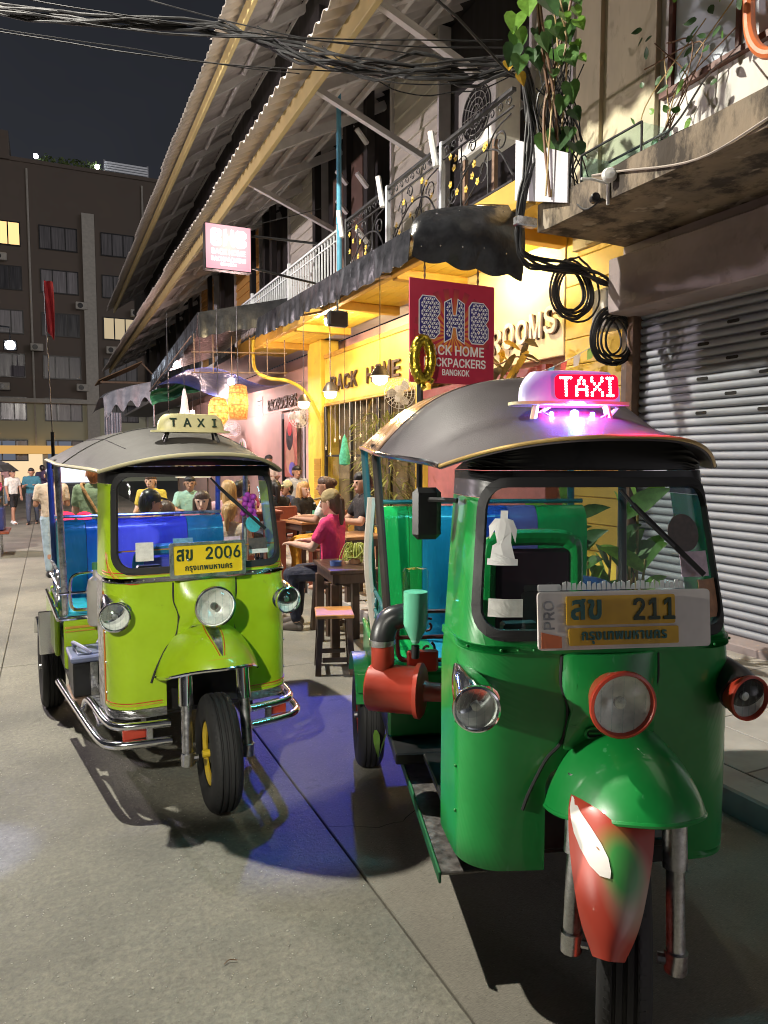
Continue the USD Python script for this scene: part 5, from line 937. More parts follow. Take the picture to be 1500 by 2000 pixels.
for nm, shp, ox, oy in (('monogram_letter', bee(), .105, .42), ('monogram_letter', aitch, .375, .40), ('monogram_letter', bee(), .645, .40)):
    L = affinity.translate(shp, ox, oy); mg = part(nm, sgn)
    obj('outline', MB().prism(L.buffer(.014, join_style=2), .002, on(.0025)), TILEW, mg, False); obj('ground', MB().prism(L.buffer(.004, join_style=2), .002, on(.005)), NAVY, mg, False)
    tl = MB(); s_ = .043; hh = s_ * math.sqrt(3) / 2
    for i in range(-1, 7):
        for j in range(-1, 12):
            for up_ in (0, 1):
                x0, y0 = ox + i * s_ + (j % 2) * s_ / 2, oy + j * hh
                tri = Polygon([(x0, y0), (x0 + s_, y0), (x0 + s_ / 2, y0 + hh)] if up_ == 0 else [(x0 + s_ / 2, y0 + hh), (x0 + s_ * 1.5, y0 + hh), (x0 + s_, y0)])
                if tri.intersection(L).area > .55 * tri.area: tl.prism(tri.intersection(L).buffer(-.0045, join_style=2), .0015, on(.0075))
    obj('tile_print', tl, TILEW, mg, False)
for s, x, z, w, h in (('BACK HOME', .15, .265, .66, .095), ('BACKPACKERS', .15, .155, .68, .085), ('BANGKOK', .345, .075, .30, .06)): obj('lettering', fit(s, w, h, .003).move(frame((x, -.001, z), (1, 0, 0), (0, 0, 1))), SIGNW, sgn, False)
for x in (.16, .74): obj('chain', MB().tube([(x, .01, H_ + k * .035) for k in range(9)], [.006, .013] * 4 + [.006], 5), RUST, sgn)
ba = thing('number_balloon', 'gold foil balloon shaped like a zero on a dark post before the crimson sign', 'balloon', (3.11, 5.84, 2.60))
ov = [np.array([.085 * math.cos(t), 0, .175 * math.sin(t)]) for t in np.linspace(0, 2 * PI, 48, endpoint=False)]
FOIL = mat('gold_foil', (0.62, 0.46, 0.05), 0.16, 1.0, var=0.1, scale=16, bump=0.006, bscale=45)
obj('ring', MB().tube(ov, [.050 + .005 * math.sin(k * 2.6) for k in range(48)], 14, closed=True), FOIL, ba, 80)
obj('tail', MB().tube([(0, 0, -.22), (.01, -.01, -.25), (-.01, 0, -.28)], [.02, .03, .008], 8).tube([(.05, -.02, -.17), (.09, -.03, -.19), (.07, -.03, -.22)], .02, 8).tube([(-.05, -.02, -.17), (-.08, -.03, -.2), (-.05, -.03, -.22)], .02, 8), FOIL, ba)
obj('post', MB().tube([(0, .05, -2.48), (0, .05, -.2)], .03, 8), BLACKP, ba)
# light box
lb = thing('light_box', 'lit pink light box sign BHB BACK HOME BACKPACKERS jutting out below the eave', 'sign', (2.30, 11.5, 4.65))
n = {'tc': ('texture_coordinate', {}), 'mp': ('mapping', {'location': (-.36 / .6, 0, -.42 / .6), 'scale': (1 / .6, 0, 1 / .6)}), 'gr': ('gradient_texture', {'gradient_type': 'spherical'}), 'rp': ('rgb_ramp', {'ramp': [(0, (.95, .36, .46)), (.6, (1, .60, .62)), (1, (1, .9, .75))]}), 'e': ('emission', {'strength': 1.25})}
MATS['box_face'] = usdkit.material(stage, '/World/Looks/box_face', n, [('tc.object', 'mp.vector'), ('mp.vector', 'gr.vector'), ('gr.fac', 'rp.fac'), ('rp.color', 'e.color')], surface='e.emission')
obj('case', MB().box((0, .005, 0), (.73, .16, .70)), BLACKP, lb, False); obj('face', MB().box((.012, -.004, .012), (.718, .0045, .688)), MATS['box_face'], lb, False)
LW = glow('box_letter', (0.80, 0.95, 1.0), 2.6)
for shp, ox in ((bee(), .09), (aitch, .285), (bee(), .48)): obj('letter', MB().prism(affinity.scale(shp, .85, .72, origin=(0, 0)), .002, app(frame((ox, -.0045, .36), (1, 0, 0), (0, 0, 1)))), LW, lb, False)
for s, x, z, w, h in (('BACK HOME', .10, .235, .53, .085), ('BACKPACKERS', .09, .13, .55, .07), ('BANGKOK', .24, .065, .25, .045)): obj('letter', fit(s, w, h, .002).move(frame((x, -.0045, z), (1, 0, 0), (0, 0, 1))), LW, lb, False)
obj('bracket', MB().tube([(.73, .08, .6), (1.95, .08, .62)], .02, 6).tube([(.73, .08, .1), (1.95, .08, -.05)], .02, 6).tube([(.6, .08, .7), (1.95, .08, 1.2)], .006, 4), BLACKP, lb)
# wall lettering
WOODL = mat('dark_letter', (0.06, 0.03, 0.012), 0.6); PALEL = mat('pale_letter', (0.78, 0.68, 0.62), 0.6)
def wall_text(name, label, s, y_start, y_end, z, h, m, x, edge=None, lift=0.0):
    """letters on the facade reading towards the camera's right (towards -y)"""
    t_ = thing(name, label, 'sign', (x, y_start, z)); w = y_start - y_end; adv = w / len(s)
    for k, ch in enumerate(s):
        if ch == ' ': continue
        q = fit(ch, adv * (.80 if ch != 'I' else .3), h * (1 + .06 * math.sin(k * 2.1)), .03); zz = lift * k
        obj('letter', q.move(frame((-.002, -k * adv, zz), (0, -1, 0), (0, 0, 1))), m, t_, False)
        if edge: obj('letter_back', fit(ch, adv * .80, h * (1 + .06 * math.sin(k * 2.1)), .028).move(frame((.028, -k * adv - .02, zz - .012), (0, -1, 0), (0, 0, 1))), edge, t_, False)
wall_text('wall_lettering', 'dark wooden letters BACK HOME on the yellow fascia above the shop window', 'BACK HOME', 13.85, 10.6, 3.05, .30, WOODL, 5.28)
wall_text('wall_lettering', 'dark wooden letters BACKPACKERS on the rose wall above the doorway', 'BACKPACKERS', 18.45, 16.0, 2.92, .28, WOODL, 5.27)
wall_text('wall_lettering', 'pale raised letters ROOMS on the cream board beside the crimson sign', 'ROOMS', 7.98, 6.60, 3.04, .30, PALEL, 5.275, WOODL, .022)
mn = thing('menu_board', 'small white printed notice on the rose wall left of BACKPACKERS', 'notice', (5.26, 19.6, 2.85)); obj('sheet', MB().box((0, -.55, 0), (.012, 0, .5)), WHITEP, mn, False); obj('print_line', MB().box((-.004, -.5, .38), (-.001, -.06, .42)).box((-.004, -.45, .28), (-.001, -.06, .30)).box((-.004, -.5, .2), (-.001, -.06, .22)), LETTER, mn, False)
po = thing('poster', 'large poster of a face with a red flower beside the doorway curtain', 'poster', (5.255, 16.1, 1.25))
obj('sheet', MB().box((0, 0, 0), (.012, .95, 1.55)), mat('poster_ground', (.50, .16, .12), .5, var=.3), po, False)
obj('face_print', MB().prism(affinity.scale(Point(.45, .45).buffer(.34), 1, 1.1), .002, app(frame((-.003, .95, 0), (0, -1, 0), (0, 0, 1)))), mat('poster_skin', (.62, .33, .22), .5), po, False)
obj('hair_print', MB().prism(affinity.scale(Point(.42, .95).buffer(.26), 1, 1.2), .002, app(frame((-.005, .95, 0), (0, -1, 0), (0, 0, 1)))), mat('poster_black', (.03, .02, .025), .5), po, False)
obj('flower_print', MB().prism(Point(.45, 1.15).buffer(.17), .002, app(frame((-.007, .95, 0), (0, -1, 0), (0, 0, 1)))), mat('poster_red', (.6, .02, .03), .5), po, False)
obj('light_print', MB().prism(affinity.scale(Point(.62, .2).buffer(.2), 1.2, .8), .002, app(frame((-.007, .95, 0), (0, -1, 0), (0, 0, 1)))), mat('poster_violet', (.22, .18, .62), .5), po, False)

# lamps
WARM = (1.0, 0.70, 0.38)
WOVEN = usdkit.material(stage, '/World/Looks/woven_shade', {'g': ('geometry', {}), 'v': ('voronoi_texture', {'scale': 26.0}), 'rp': ('rgb_ramp', {'ramp': [(0, (.85, .50, .22)), (.4, (.60, .30, .11)), (1, (.20, .08, .03))]}), 'p': ('principled_bsdf', {'roughness': .7}), 't': ('translucent_bsdf', {}), 'm': ('mix_closure', {'fac': .65})},
    [('g.position', 'v.vector'), ('v.distance', 'rp.fac'), ('rp.color', 'p.base_color'), ('rp.color', 't.color'), ('p.BSDF', 'm.closure1'), ('t.BSDF', 'm.closure2')], surface='m.closure')
def lantern(label, pos, r, h, cord_top, taper=0.6, power=60, basket=True):
    l = thing('woven_lantern' if basket else 'pendant_lamp', label, 'lantern' if basket else 'lamp', pos)
    if basket:
        prof_ = [(r * .45, h / 2), (r * .75, h * .42), (r * .95, h * .2), (r, -.05 * h), (r * .95, -h * .3), (r * taper, -h / 2)] if taper < .8 else [(r * .55, h / 2), (r * .8, h * .46), (r * .93, h * .25), (r, -.1 * h), (r * taper, -h / 2)]
        obj('shade', MB().lathe(prof_, 28), WOVEN, l, 70); hp = MB()
        for rr, z in prof_[1:]: hp.tube([(rr * math.cos(a), rr * math.sin(a), z) for a in np.linspace(0, 2 * PI, 25)[:-1]], .006, 5, closed=True)
        obj('hoop', hp, mat('cane', (.42, .25, .11), .6), l)
        obj('bulb', MB().sphere((0, 0, 0), .045, 2), glow('bulb_glow', WARM, 110.0), l)
    else:
        obj('shade', MB().lathe([(.02, .13), (.05, .12), (.09, .06), (r, .0), (r * .96, -.005)], 24), mat('lamp_metal', (.16, .13, .10), .4, .6), l, 60)
        obj('globe', MB().sphere((0, 0, -.035), r * .75, 3, (1, 1, .8)), glow('globe_glow', (1.0, .72, .42), 95.0 * power / 60), l)
    obj('cord', MB().tube([(0, 0, h / 2 if basket else .12), (0, 0, cord_top - pos[2])], .006, 5), BLACKP, l)
lantern('large woven lantern nearest the awning lattice, taller of the big pair', (2.66, 11.0, 2.56), .155, .52, 4.0, .85)
lantern('egg shaped woven lantern left of the tall one above the lime taxi', (2.38, 11.12, 2.42), .155, .42, 4.0, .55)
lantern('small round woven lantern low behind the unlit roof sign', (2.33, 12.24, 2.30), .115, .24, 4.1, .6)
lantern('short drum shaped woven lantern leftmost of the row', (1.84, 12.47, 2.27), .12, .14, 4.1, .95)
lantern('glass globe pendant lamp with metal cap in front of the word BACK', (3.59, 9.47, 2.63), .115, .2, 4.17, basket=False)
lantern('bright frosted pendant lamp in front of the word HOME', (3.80, 8.27, 2.73), .13, .2, 4.17, basket=False, power=110)
lantern('round pendant lamp hanging right of the word BACKPACKERS', (3.90, 11.54, 2.64), .125, .2, 4.17, basket=False, power=90)
sl = thing('soffit_lamp', 'small bright spot lamp fixed under the yellow balcony soffit', 'lamp', (4.28, 11.4, 3.95)); obj('bulb', MB().sphere((0, 0, 0), .05), glow('soffit_glow', (1.0, .80, .46), 3000.0), sl); obj('case', MB().lathe([(.0, .2), (.06, .19), (.07, .05), (.065, .05)], 16), STEEL, sl)
# unseen lamps: rose ones placed to light the rose wall, a warm one for the cream board
pl_ = thing('unseen_rose_lamp', 'unseen rose lamp under the blue tarpaulin, placed to light the rose wall', 'lamp', (3.4, 14.6, 3.25)); obj('bulb', MB().sphere((0, 0, 0), .07), glow('unseen_rose_glow', (1.0, .70, .66), 800.0), pl_); obj('cord', MB().tube([(0, 0, .05), (0, 0, .4)], .006, 5), BLACKP, pl_)
for yy, lab in ((19.5, 'unseen rose coloured lamp beyond the doorway, placed to light the rose wall'), (24.0, 'farthest unseen rose coloured lamp, placed to light the far rose wall')):
    q_ = thing('unseen_rose_lamp', lab, 'lamp', (4.3, yy, 3.2)); obj('bulb', MB().sphere((0, 0, 0), .07), glow('unseen_rose_glow', (1, 1, 1), 1), q_); obj('cord', MB().tube([(0, 0, .05), (0, 0, .9)], .006, 5), BLACKP, q_)
bl = thing('unseen_board_lamp', 'unseen warm lamp on the soffit beam, placed to light the word ROOMS', 'lamp', (4.75, 7.3, 3.98)); obj('bulb', MB().sphere((0, 0, 0), .04), glow('board_glow', (1.0, .78, .43), 2100.0), bl); obj('case', MB().lathe([(.0, .15), (.05, .14), (.06, .03), (.055, .03)], 16), STEEL, bl)  # lamp unseen, placed to light the board and soffit
bf = thing('unseen_blue_fixture', 'unseen blue flood lamp under the tarpaulin awning, placed to light the road blue', 'flood lamp', (3.05, 7.75, 3.28)); obj('case', MB().rbox((-.12, .0, -.08), (.12, .1, .1), .02), BLACKP, bf, False); obj('arm', MB().tube([(0, .05, .1), (0, .05, .5)], .012, 6), BLACKP, bf)  # case for the unseen blue lamp
for nm, ps_, lab in (('unseen_lamp', STREET_LAMP, 'tall street lamp on a curved steel pole by the road'), ('unseen_lamp', UNSEEN_FRONT_LAMP, 'unseen spot lamp on a pole out of view, placed to light the green taxi front'), ('unseen_lamp', UNSEEN_TAXI_LAMP, 'unseen low spot lamp on a pole, placed to light the lime taxi front'), ('unseen_lamp', UNSEEN_SIDE_LAMP, 'unseen lamp on a pole out of view, placed to light the roof undersides')):  # poles out of view; the last three carry lamps placed for their light
    x, y, z = ps_
    s_ = thing(nm, lab, 'street lamp', (x, y, 0)); obj('pole', MB().tube([(-2.4, 0, 0), (-2.4, 0, z + .4), (-2.2, 0, z + .6), (-.3, 0, z + .35)], .06, 8), STEEL, s_); obj('head', MB().rbox((-.35, -.14, z + .18), (.25, .14, z + .30), .04), BLACKP, s_, False)

# cables
WIRE = mat('cable_black', (0.012, 0.012, 0.013), 0.45)
LB = ['thick black cable bundle crossing the top of the picture', 'thin overhead wire']
def hang(a, b, sag, n=24, wob=0.0, seed=0):
    a, b = np.array(a, float), np.array(b, float); t = np.linspace(0, 1, n)[:, None]; P = a + (b - a) * t; P[:, 2] -= 4 * sag * (t * (1 - t))[:, 0]
    if wob: P += wob * (np.column_stack([meshkit.noise(np.column_stack([t[:, 0] * 7 + seed, t[:, 0] * 0 + k, t[:, 0] * 0]), seed) for k in range(3)]) - .5)
    return P
R5 = random.Random(12)
bun = thing('cable_bundle', LB[0], 'cable bundle')
for k in range(9): obj('strand', MB().tube(np.vstack([hang((-1.6, 10.0, 6.9 + .02 * k), (1.89 + R5.uniform(-.03, .03), 8.37, 6.5 + R5.uniform(-.04, .04)), .12, 12, .12, k)[:-1], hang((1.89, 8.37, 6.5 + R5.uniform(-.04, .04)), (4.22, 6.09, 5.5 + R5.uniform(-.1, .1)), .12 + R5.uniform(0, .12), 18, .14, k + 20)]), .011 + .006 * R5.random(), 6), WIRE, bun)
WL = ['thin overhead wire, highest of those crossing the night sky', 'thin overhead wire running just above the cable bundle', 'thin overhead wire dropping behind the cable bundle', 'thin overhead wire crossing the lower roof fascia', 'slack overhead wire sagging below the cable bundle', 'overhead wire ending at the leafy vine', 'thin wire across the upper roof edge', 'lowest slack wire over the pale siding']
for k, (a, b, s) in enumerate((((-1.7, 10.2, 7.1), (4.1, 6.1, 5.75), .25), ((-1.5, 9.6, 6.95), (4.2, 6.0, 5.62), .18), ((-1.4, 9.9, 6.7), (4.2, 6.1, 5.45), .2), ((.2, 9.0, 7.0), (4.3, 6.2, 5.6), .15), ((2.2, 8.0, 6.4), (4.3, 6.0, 5.45), .35), ((2.0, 5.2, 6.0), (4.3, 5.9, 5.25), .1), ((-1.6, 10.0, 6.75), (3.0, 9.0, 6.55), .05), ((2.8, 7.6, 6.1), (4.4, 6.4, 5.6), .3))):
    tag(obj('overhead_wire', MB().tube(hang(a, b, s, 26, .05, k), .007 if k not in (5,) else .013, 5), WIRE), WL[k], 'wire')
tw = thing('corner_cables', 'tangle of black cables dropping from the balcony corner past the white panel', 'cable bundle')
for k in range(9):
    j = lambda s=.05: R5.uniform(-s, s)
    obj('strand', MB().tube(smoothline([(4.15 + j(), 5.9 + j(), 5.5 + j(.1)), (4.0 + j(.08), 5.5 + j(), 5.0 + j(.1)), (3.93 + j(), 5.36 + j(), 4.45), (3.84 + j(.03), 5.36 + j(.03), 4.0), (3.80 + j(.03), 5.36 + j(.03), 3.62), (3.92 + j(.08), 5.3 + j(.05), 3.42 + j(.06)), (4.35 + j(.05), 5.3 + j(.05), 3.42 + j(.05)), (4.75 + j(.05), 5.4, 3.40 + j(.05)), (5.1, 5.55, 3.38)], 6), .010 + .004 * R5.random(), 6), WIRE, tw)
obj('clamp', MB().rbox((3.74, 5.28, 3.72), (3.95, 5.36, 3.80), .01), STEEL, tw, False)
for nm, c, r, n_, lab in (('cable_coil', (4.62, 5.62, 3.36), .32, 9, 'black cable loops hanging from the tangle beside the word ROOMS'), ('cable_coil', (5.0, 5.47, 2.92), .27, 10, 'dark cable coil hanging under the grey meter box')):
    cl = thing(nm, lab, 'cable coil', c)
    for k in range(n_):
        rr, dx = r * R5.uniform(.6, 1.05), R5.uniform(-.06, .06)
        obj('loop', MB().tube([(dx + rr * .9 * math.cos(a), -.05 * k / n_ + .02 * math.sin(2 * a), -.05 + rr * math.sin(a) * R5.uniform(.95, 1.02)) for a in np.linspace(0, 2 * PI, 30)[:-1]], .011, 6, closed=True), WIRE, cl)
for k, (pts, lab) in enumerate((([(4.0, 4.65, 3.95), (3.985, 4.3, 3.86), (3.985, 3.6, 3.69), (3.985, 3.0, 3.75)], 'pale wire clipped along the face of the concrete slab'), ([(5.2, 4.3, 5.0), (4.6, 4.05, 4.6), (4.2, 3.95, 4.15), (4.02, 3.95, 3.96)], 'thin black wire hanging from the orange pipe to the slab'), ([(4.1, 5.1, 4.0), (3.97, 4.7, 3.7), (3.985, 4.5, 3.72)], 'short black wire looping beside the security camera'))):
    tag(obj('loose_wire', MB().tube(smoothline(pts, 7), .008, 5), WIRE if k else mat('pale_wire', (.4, .35, .3), .5)), lab, 'wire')
# yellow pipe under the balcony
tag(obj('yellow_conduit', MB().tube(smoothline([(3.68, 13.94, 4.0), (3.68, 13.94, 3.74), (3.72, 13.93, 3.42), (3.95, 13.8, 3.26), (4.3, 13.63, 3.2), (4.6, 13.44, 2.96), (4.9, 13.4, 2.4)], 7), .035, 8), YEL), 'yellow painted pipe curving down beside the rose wall', 'pipe')
# ================================================================== people, furniture, plants
MF = manifold3d.Manifold
def hull(*sp):
    return MF.batch_hull([MF.sphere(r, 12).translate([float(c) for c in p]) for p, r in sp])
def chain(pts, rs): return [hull((pts[i], rs[i]), (pts[i + 1], rs[i + 1])) for i in range(len(pts) - 1)]
def fuse(parts_, edge=0.035, it=6):
    m_ = MF.batch_boolean(parts_, manifold3d.OpType.Add).refine_to_length(edge); q = m_.to_mesh()
    t = trimesh.Trimesh(q.vert_properties[:, :3], q.tri_verts, process=True); trimesh.smoothing.filter_taubin(t, lamb=.5, nu=.53, iterations=it)
    return MB().add(t.vertices, t.faces)
SK = [mat('skin_fair', (.56, .33, .24), .5, var=.06, scale=8, spec=.4), mat('skin_tan', (.38, .20, .13), .5, var=.06, scale=8, spec=.4), mat('skin_pale', (.64, .42, .33), .5, var=.06, scale=8, spec=.4)]
HAIR = dict(brown=mat('hair_brown', (.065, .032, .018), .45, var=.4, scale=60, stretch=(1, 1, .15), bump=.012, bscale=55), black=mat('hair_black', (.012, .010, .010), .4, var=.4, scale=60, stretch=(1, 1, .15), bump=.012, bscale=55), blonde=mat('hair_blonde', (.42, .24, .09), .45, var=.35, scale=60, stretch=(1, 1, .15), bump=.012, bscale=55), red=mat('hair_auburn', (.22, .075, .02), .45, var=.35, scale=60, stretch=(1, 1, .15), bump=.012, bscale=55))
def cloth(n, c): return mat('cloth_' + n, c, .85, var=.16, scale=12, bump=.022, bscale=13)
def rot2(p, a): return (p[0] * math.cos(a) - p[1] * math.sin(a), p[0] * math.sin(a) + p[1] * math.cos(a), p[2])
def person(label, loc, rz, top=1.65, sit=None, skin=0, hair='brown', style='short', shirt=None, legs=None, shorts=False, arms='rest', turn=0, lean=0.0, cap=None, strap=None, shoes=None, sleeveless=False, bag=None, walk=0.0):
    """one figure: a continuous body with clothes and hair as its parts; sit = height of the seat, else standing"""
    p = thing('person', label, 'person', loc, rz); s = top / 1.70 if sit is None else (top - sit) / .90
    V = lambda *c: np.array(c, float) * s
    base = np.array([0, 0, sit if sit is not None else 0.0]); hz = .10 if sit is not None else .92
    hip = [base + V(q * .09, 0, hz) for q in (-1, 1)]
    if sit is not None:
        kz = max(.30, sit + .06); knee = [np.array([q * .12 * s, .42 * s, kz]) for q in (-1, 1)]; ank = [np.array([q * .13 * s, .40 * s + .05 * q, .085]) for q in (-1, 1)]
    else:
        knee = [V(q * .095, .03 + walk * q, .50) for q in (-1, 1)]; ank = [V(q * .10, walk * 1.6 * q - .02, .085) for q in (-1, 1)]
    le = lambda z: np.array([0, lean * z * s, 0])
    sh = [base + V(q * .185, 0, hz + .50) + le(.5) for q in (-1, 1)]; neck = base + V(0, .0, hz + .55) + le(.55); hc = base + V(0, .025, hz + .685) + le(.66)
    if arms == 'rest': el = [sh[i] + V((-.05, .05)[i], .04, -.27) for i in (0, 1)]; wr = [el[i] + V((.05, -.05)[i], .22, -.05) if sit is not None else el[i] + V((.01, -.01)[i], .06, -.24) for i in (0, 1)]
    elif arms == 'table': el = [sh[i] + V((-.06, .06)[i], .12, -.24) for i in (0, 1)]; wr = [el[i] + V((.08, -.08)[i], .23, .02) for i in (0, 1)]
    elif arms == 'hold': el = [sh[i] + V((-.05, .05)[i], .02, -.27) for i in (0, 1)]; wr = [el[i] + V((.09, -.09)[i], .20, .06) for i in (0, 1)]
    R = lambda *r: [k * s for k in r]
    B = []
    for i in (0, 1):
        B += chain([hip[i], knee[i], (knee[i] * .6 + ank[i] * .4) + [0, -.015, 0], ank[i]], R(.082, .058, .052, .036))
        ft = ank[i] + [0, .13 * s, -.045]; B.append(hull((ank[i] - [0, .02, .04], .034 * s), (ft, .032 * s), (ft + [.02, .03, -.005], .022 * s)))
        B += chain([sh[i], el[i], wr[i]], R(.052, .042, .030))
        d = wr[i] - el[i]; d /= np.linalg.norm(d); sd = np.cross(d, (0, 0, 1)); sd /= np.linalg.norm(sd) + 1e-9; pal = wr[i] + d * .075 * s
        B.append(hull((wr[i], .024 * s), (pal + sd * .026 * s, .014 * s), (pal - sd * .026 * s, .014 * s)))
        for f, (o, ln) in enumerate(((-.030, .058), (-.010, .072), (.010, .068), (.029, .052))):
            k1 = pal + sd * o * s + d * ln * .55 * s + np.array([0, 0, -.006]); k2 = k1 + d * ln * .4 * s + np.array([0, 0, -.018 * s]); B += chain([pal + sd * o * s, k1, k2], R(.0105, .0095, .008))
        inn = sd * (1 if np.dot(sd, (-sh[i][0], 0, 0)) > 0 else -1); B += chain([wr[i] + d * .02 * s, wr[i] + d * .055 * s + inn * .04 * s, wr[i] + d * .085 * s + inn * .045 * s], R(.014, .012, .009))
    wst = base + V(0, 0, hz + .22) + le(.2)
    B += [hull((hip[0], .09 * s), (hip[1], .09 * s), (wst + V(-.06, 0, 0), .085 * s), (wst + V(.06, 0, 0), .085 * s)), hull((wst + V(-.06, 0, 0), .085 * s), (wst + V(.06, 0, 0), .085 * s), (sh[0] + V(.05, 0, -.04), .075 * s), (sh[1] + V(-.05, 0, -.04), .075 * s), (sh[0], .05 * s), (sh[1], .05 * s)), hull((neck, .055 * s), (hc - V(0, .02, .03), .052 * s))]
    ta = math.radians(turn); hd = lambda x, y, z: hc + np.array(rot2((x * s, y * s, z * s), ta))
    B += [hull((hd(0, -.018, .03), .088 * s), (hd(0, .015, .025), .082 * s), (hd(0, .03, -.065), .052 * s), (hd(0, .058, -.092), .026 * s)), hull((hd(0, .088, .01), .010 * s), (hd(0, .108, -.028), .013 * s), (hd(0, .09, -.032), .018 * s)), hull((hd(-.035, .078, .028), .014 * s), (hd(.035, .078, .028), .014 * s)), hull((hd(-.02, .082, -.068), .010 * s), (hd(.02, .082, -.068), .010 * s))]
    for q in (-1, 1): B.append(hull((hd(q * .088, -.005, .02), .014 * s), (hd(q * .092, -.018, -.02), .010 * s)))
    obj('body', fuse(B, .032), SK[skin], p, True)
    for q in (-1, 1): obj('eye', MB().sphere(hd(q * .033, .086, .012), .0105 * s, 1), mat('eye_dark', (.03, .02, .015), .2), p)
    obj('mouth', MB().sphere(hd(0, .091, -.068), .02 * s, 1, (1.2, .35, .3)), mat('lip', (.38, .12, .10), .5), p)
    # clothes
    if shirt is not None:
        Tt = [hull((wst + V(-.075, 0, -.17), .098 * s), (wst + V(.075, 0, -.17), .098 * s), (wst + V(-.065, 0, 0), .098 * s), (wst + V(.065, 0, 0), .098 * s)), hull((wst + V(-.065, 0, 0), .098 * s), (wst + V(.065, 0, 0), .098 * s), (sh[0] + V(.05, 0, -.05), .088 * s), (sh[1] + V(-.05, 0, -.05), .088 * s), (sh[0], .062 * s), (sh[1], .062 * s)), hull((sh[0] + V(.10, 0, .02), .055 * s), (sh[1] + V(-.10, 0, .02), .055 * s), (neck + V(0, -.005, -.015), .062 * s))]
        if not sleeveless:
            for i in (0, 1): Tt.append(hull((sh[i], .066 * s), (sh[i] + (el[i] - sh[i]) * .62, .064 * s)))
        obj('shirt', fuse(Tt, .04, 4), shirt, p, True)
    if legs is not None:
        L = [hull((hip[0], .100 * s), (hip[1], .100 * s), (wst + V(0, 0, -.12), .09 * s))]
        for i in (0, 1):
            L.append(hull((hip[i], .098 * s), (knee[i] if not shorts else hip[i] + (knee[i] - hip[i]) * .85, .075 * s)))
            if not shorts: L += chain([knee[i], knee[i] + (ank[i] - knee[i]) * .9], R(.075, .055))
        obj('trousers' if not shorts else 'shorts', fuse(L, .04, 4), legs, p, True)
    if shoes is not None:
        for i in (0, 1):
            ft = ank[i] + [0, .14 * s, -.052]; obj('shoe', MB().mf(hull((ank[i] - [0, .03, .045], .042 * s), (ft, .038 * s), (ank[i] + [0, 0, -.005], .036 * s))), shoes, p, True)
    # hair
    Hh = [hull((hd(0, -.03, .045), .092 * s), (hd(0, -.045, -.0), .085 * s), (hd(0, .022, .062), .080 * s)), hull((hd(0, -.055, -.02), .075 * s), (hd(0, -.06, -.06), .055 * s))]
    if style == 'long': Hh += [hull((hd(0, -.05, 0), .085 * s), (hd(-.05, -.06, -.18), .055 * s), (hd(.05, -.06, -.18), .055 * s), (hd(0, -.07, -.27), .05 * s)), hull((hd(.075, .0, .03), .03 * s), (hd(.085, -.01, -.17), .026 * s)), hull((hd(-.075, .0, .03), .03 * s), (hd(-.085, -.01, -.17), .026 * s))]
    if style == 'bun': Hh += [hull((hd(0, -.10, .06), .055 * s), (hd(0, -.115, .05), .05 * s))]
    if style == 'tail': Hh += [hull((hd(0, -.11, .03), .04 * s), (hd(0, -.13, -.10), .03 * s), (hd(0, -.12, -.2), .018 * s))]
    obj('hair', fuse(Hh, .03, 4), HAIR[hair], p, True)
    if cap is not None:
        obj('cap', fuse([hull((hd(0, -.015, .06), .098 * s), (hd(0, .01, .055), .094 * s)), hull((hd(-.05, .09, .055), .012 * s), (hd(.05, .09, .055), .012 * s), (hd(-.04, .155, .04), .010 * s), (hd(.04, .155, .04), .010 * s))], .03, 2), cap, p, True)
    if strap is not None:
        a_, b_ = sh[0] + V(.06, -.11, .05), wst + V(.10, -.115, -.1); obj('strap', MB().tube(smoothline([sh[0] + V(.07, 0, .068), a_, (a_ + b_) / 2 + V(0, -.012, 0), b_], 6), .018 * s, 8), strap, p)
    if bag is not None: obj('bag', MB().sphere(wst + V(.02, -.2, .22), .17 * s, 2, (.95, .5, 1.15)), bag, p)
    return p
T_ = .122
person('person in a pink shirt and khaki cap sitting behind the dark high table', (2.50, 6.55, 0), 48, 1.37, .50, 0, 'brown', 'tail', cloth('pink', (.62, .035, .14)), cloth('navy', (.02, .022, .04)), cap=cloth('khaki', (.30, .23, .11)), shoes=mat('sandal', (.10, .08, .07), .6), arms='table')
person('person in a white shirt and mustard trousers with tied brown hair', (3.17, 8.50, T_), 62, 1.33, .46, 1, 'brown', 'bun', cloth('white', (.66, .64, .60)), cloth('mustard', (.52, .25, .02)), shoes=BLACKP, strap=BLACKP, arms='table')
person('smiling blonde person in a black top and shorts behind the terrace table', (3.36, 10.05, T_), 212, 1.22, .40, 2, 'blonde', 'long', cloth('black', (.012, .012, .014)), cloth('black', (.012, .012, .014)), True, shoes=mat('tan_sandal', (.40, .20, .06), .6), arms='table')
person('person in a pale cap and dark blue shirt seen in profile beside the blonde person', (3.50, 11.2, T_), 100, 1.19, .36, 1, 'black', 'short', cloth('darkblue', (.02, .025, .06)), cloth('navy', (.02, .022, .04)), cap=cloth('olive', (.42, .38, .22)), arms='table')
person('dark haired person facing out of the doorway below the poster', (4.30, 13.2, T_), 185, 1.42, .55, 1, 'black', 'short', cloth('grey', (.3, .3, .33)), cloth('navy', (.02, .022, .04)))
person('person in a black vest with back turned beside the windscreen edge of the lime taxi', (2.86, 9.75, T_), 8, 1.26, .42, 0, 'black', 'tail', cloth('black', (.012, .012, .014)), cloth('navy', (.02, .022, .04)), sleeveless=True)
person('short haired person in a black shirt in profile by the shop window', (3.40, 7.85, T_), 84, 1.40, .46, 0, 'black', 'short', cloth('black2', (.015, .013, .014)), cloth('navy', (.02, .022, .04)), arms='table', turn=10)
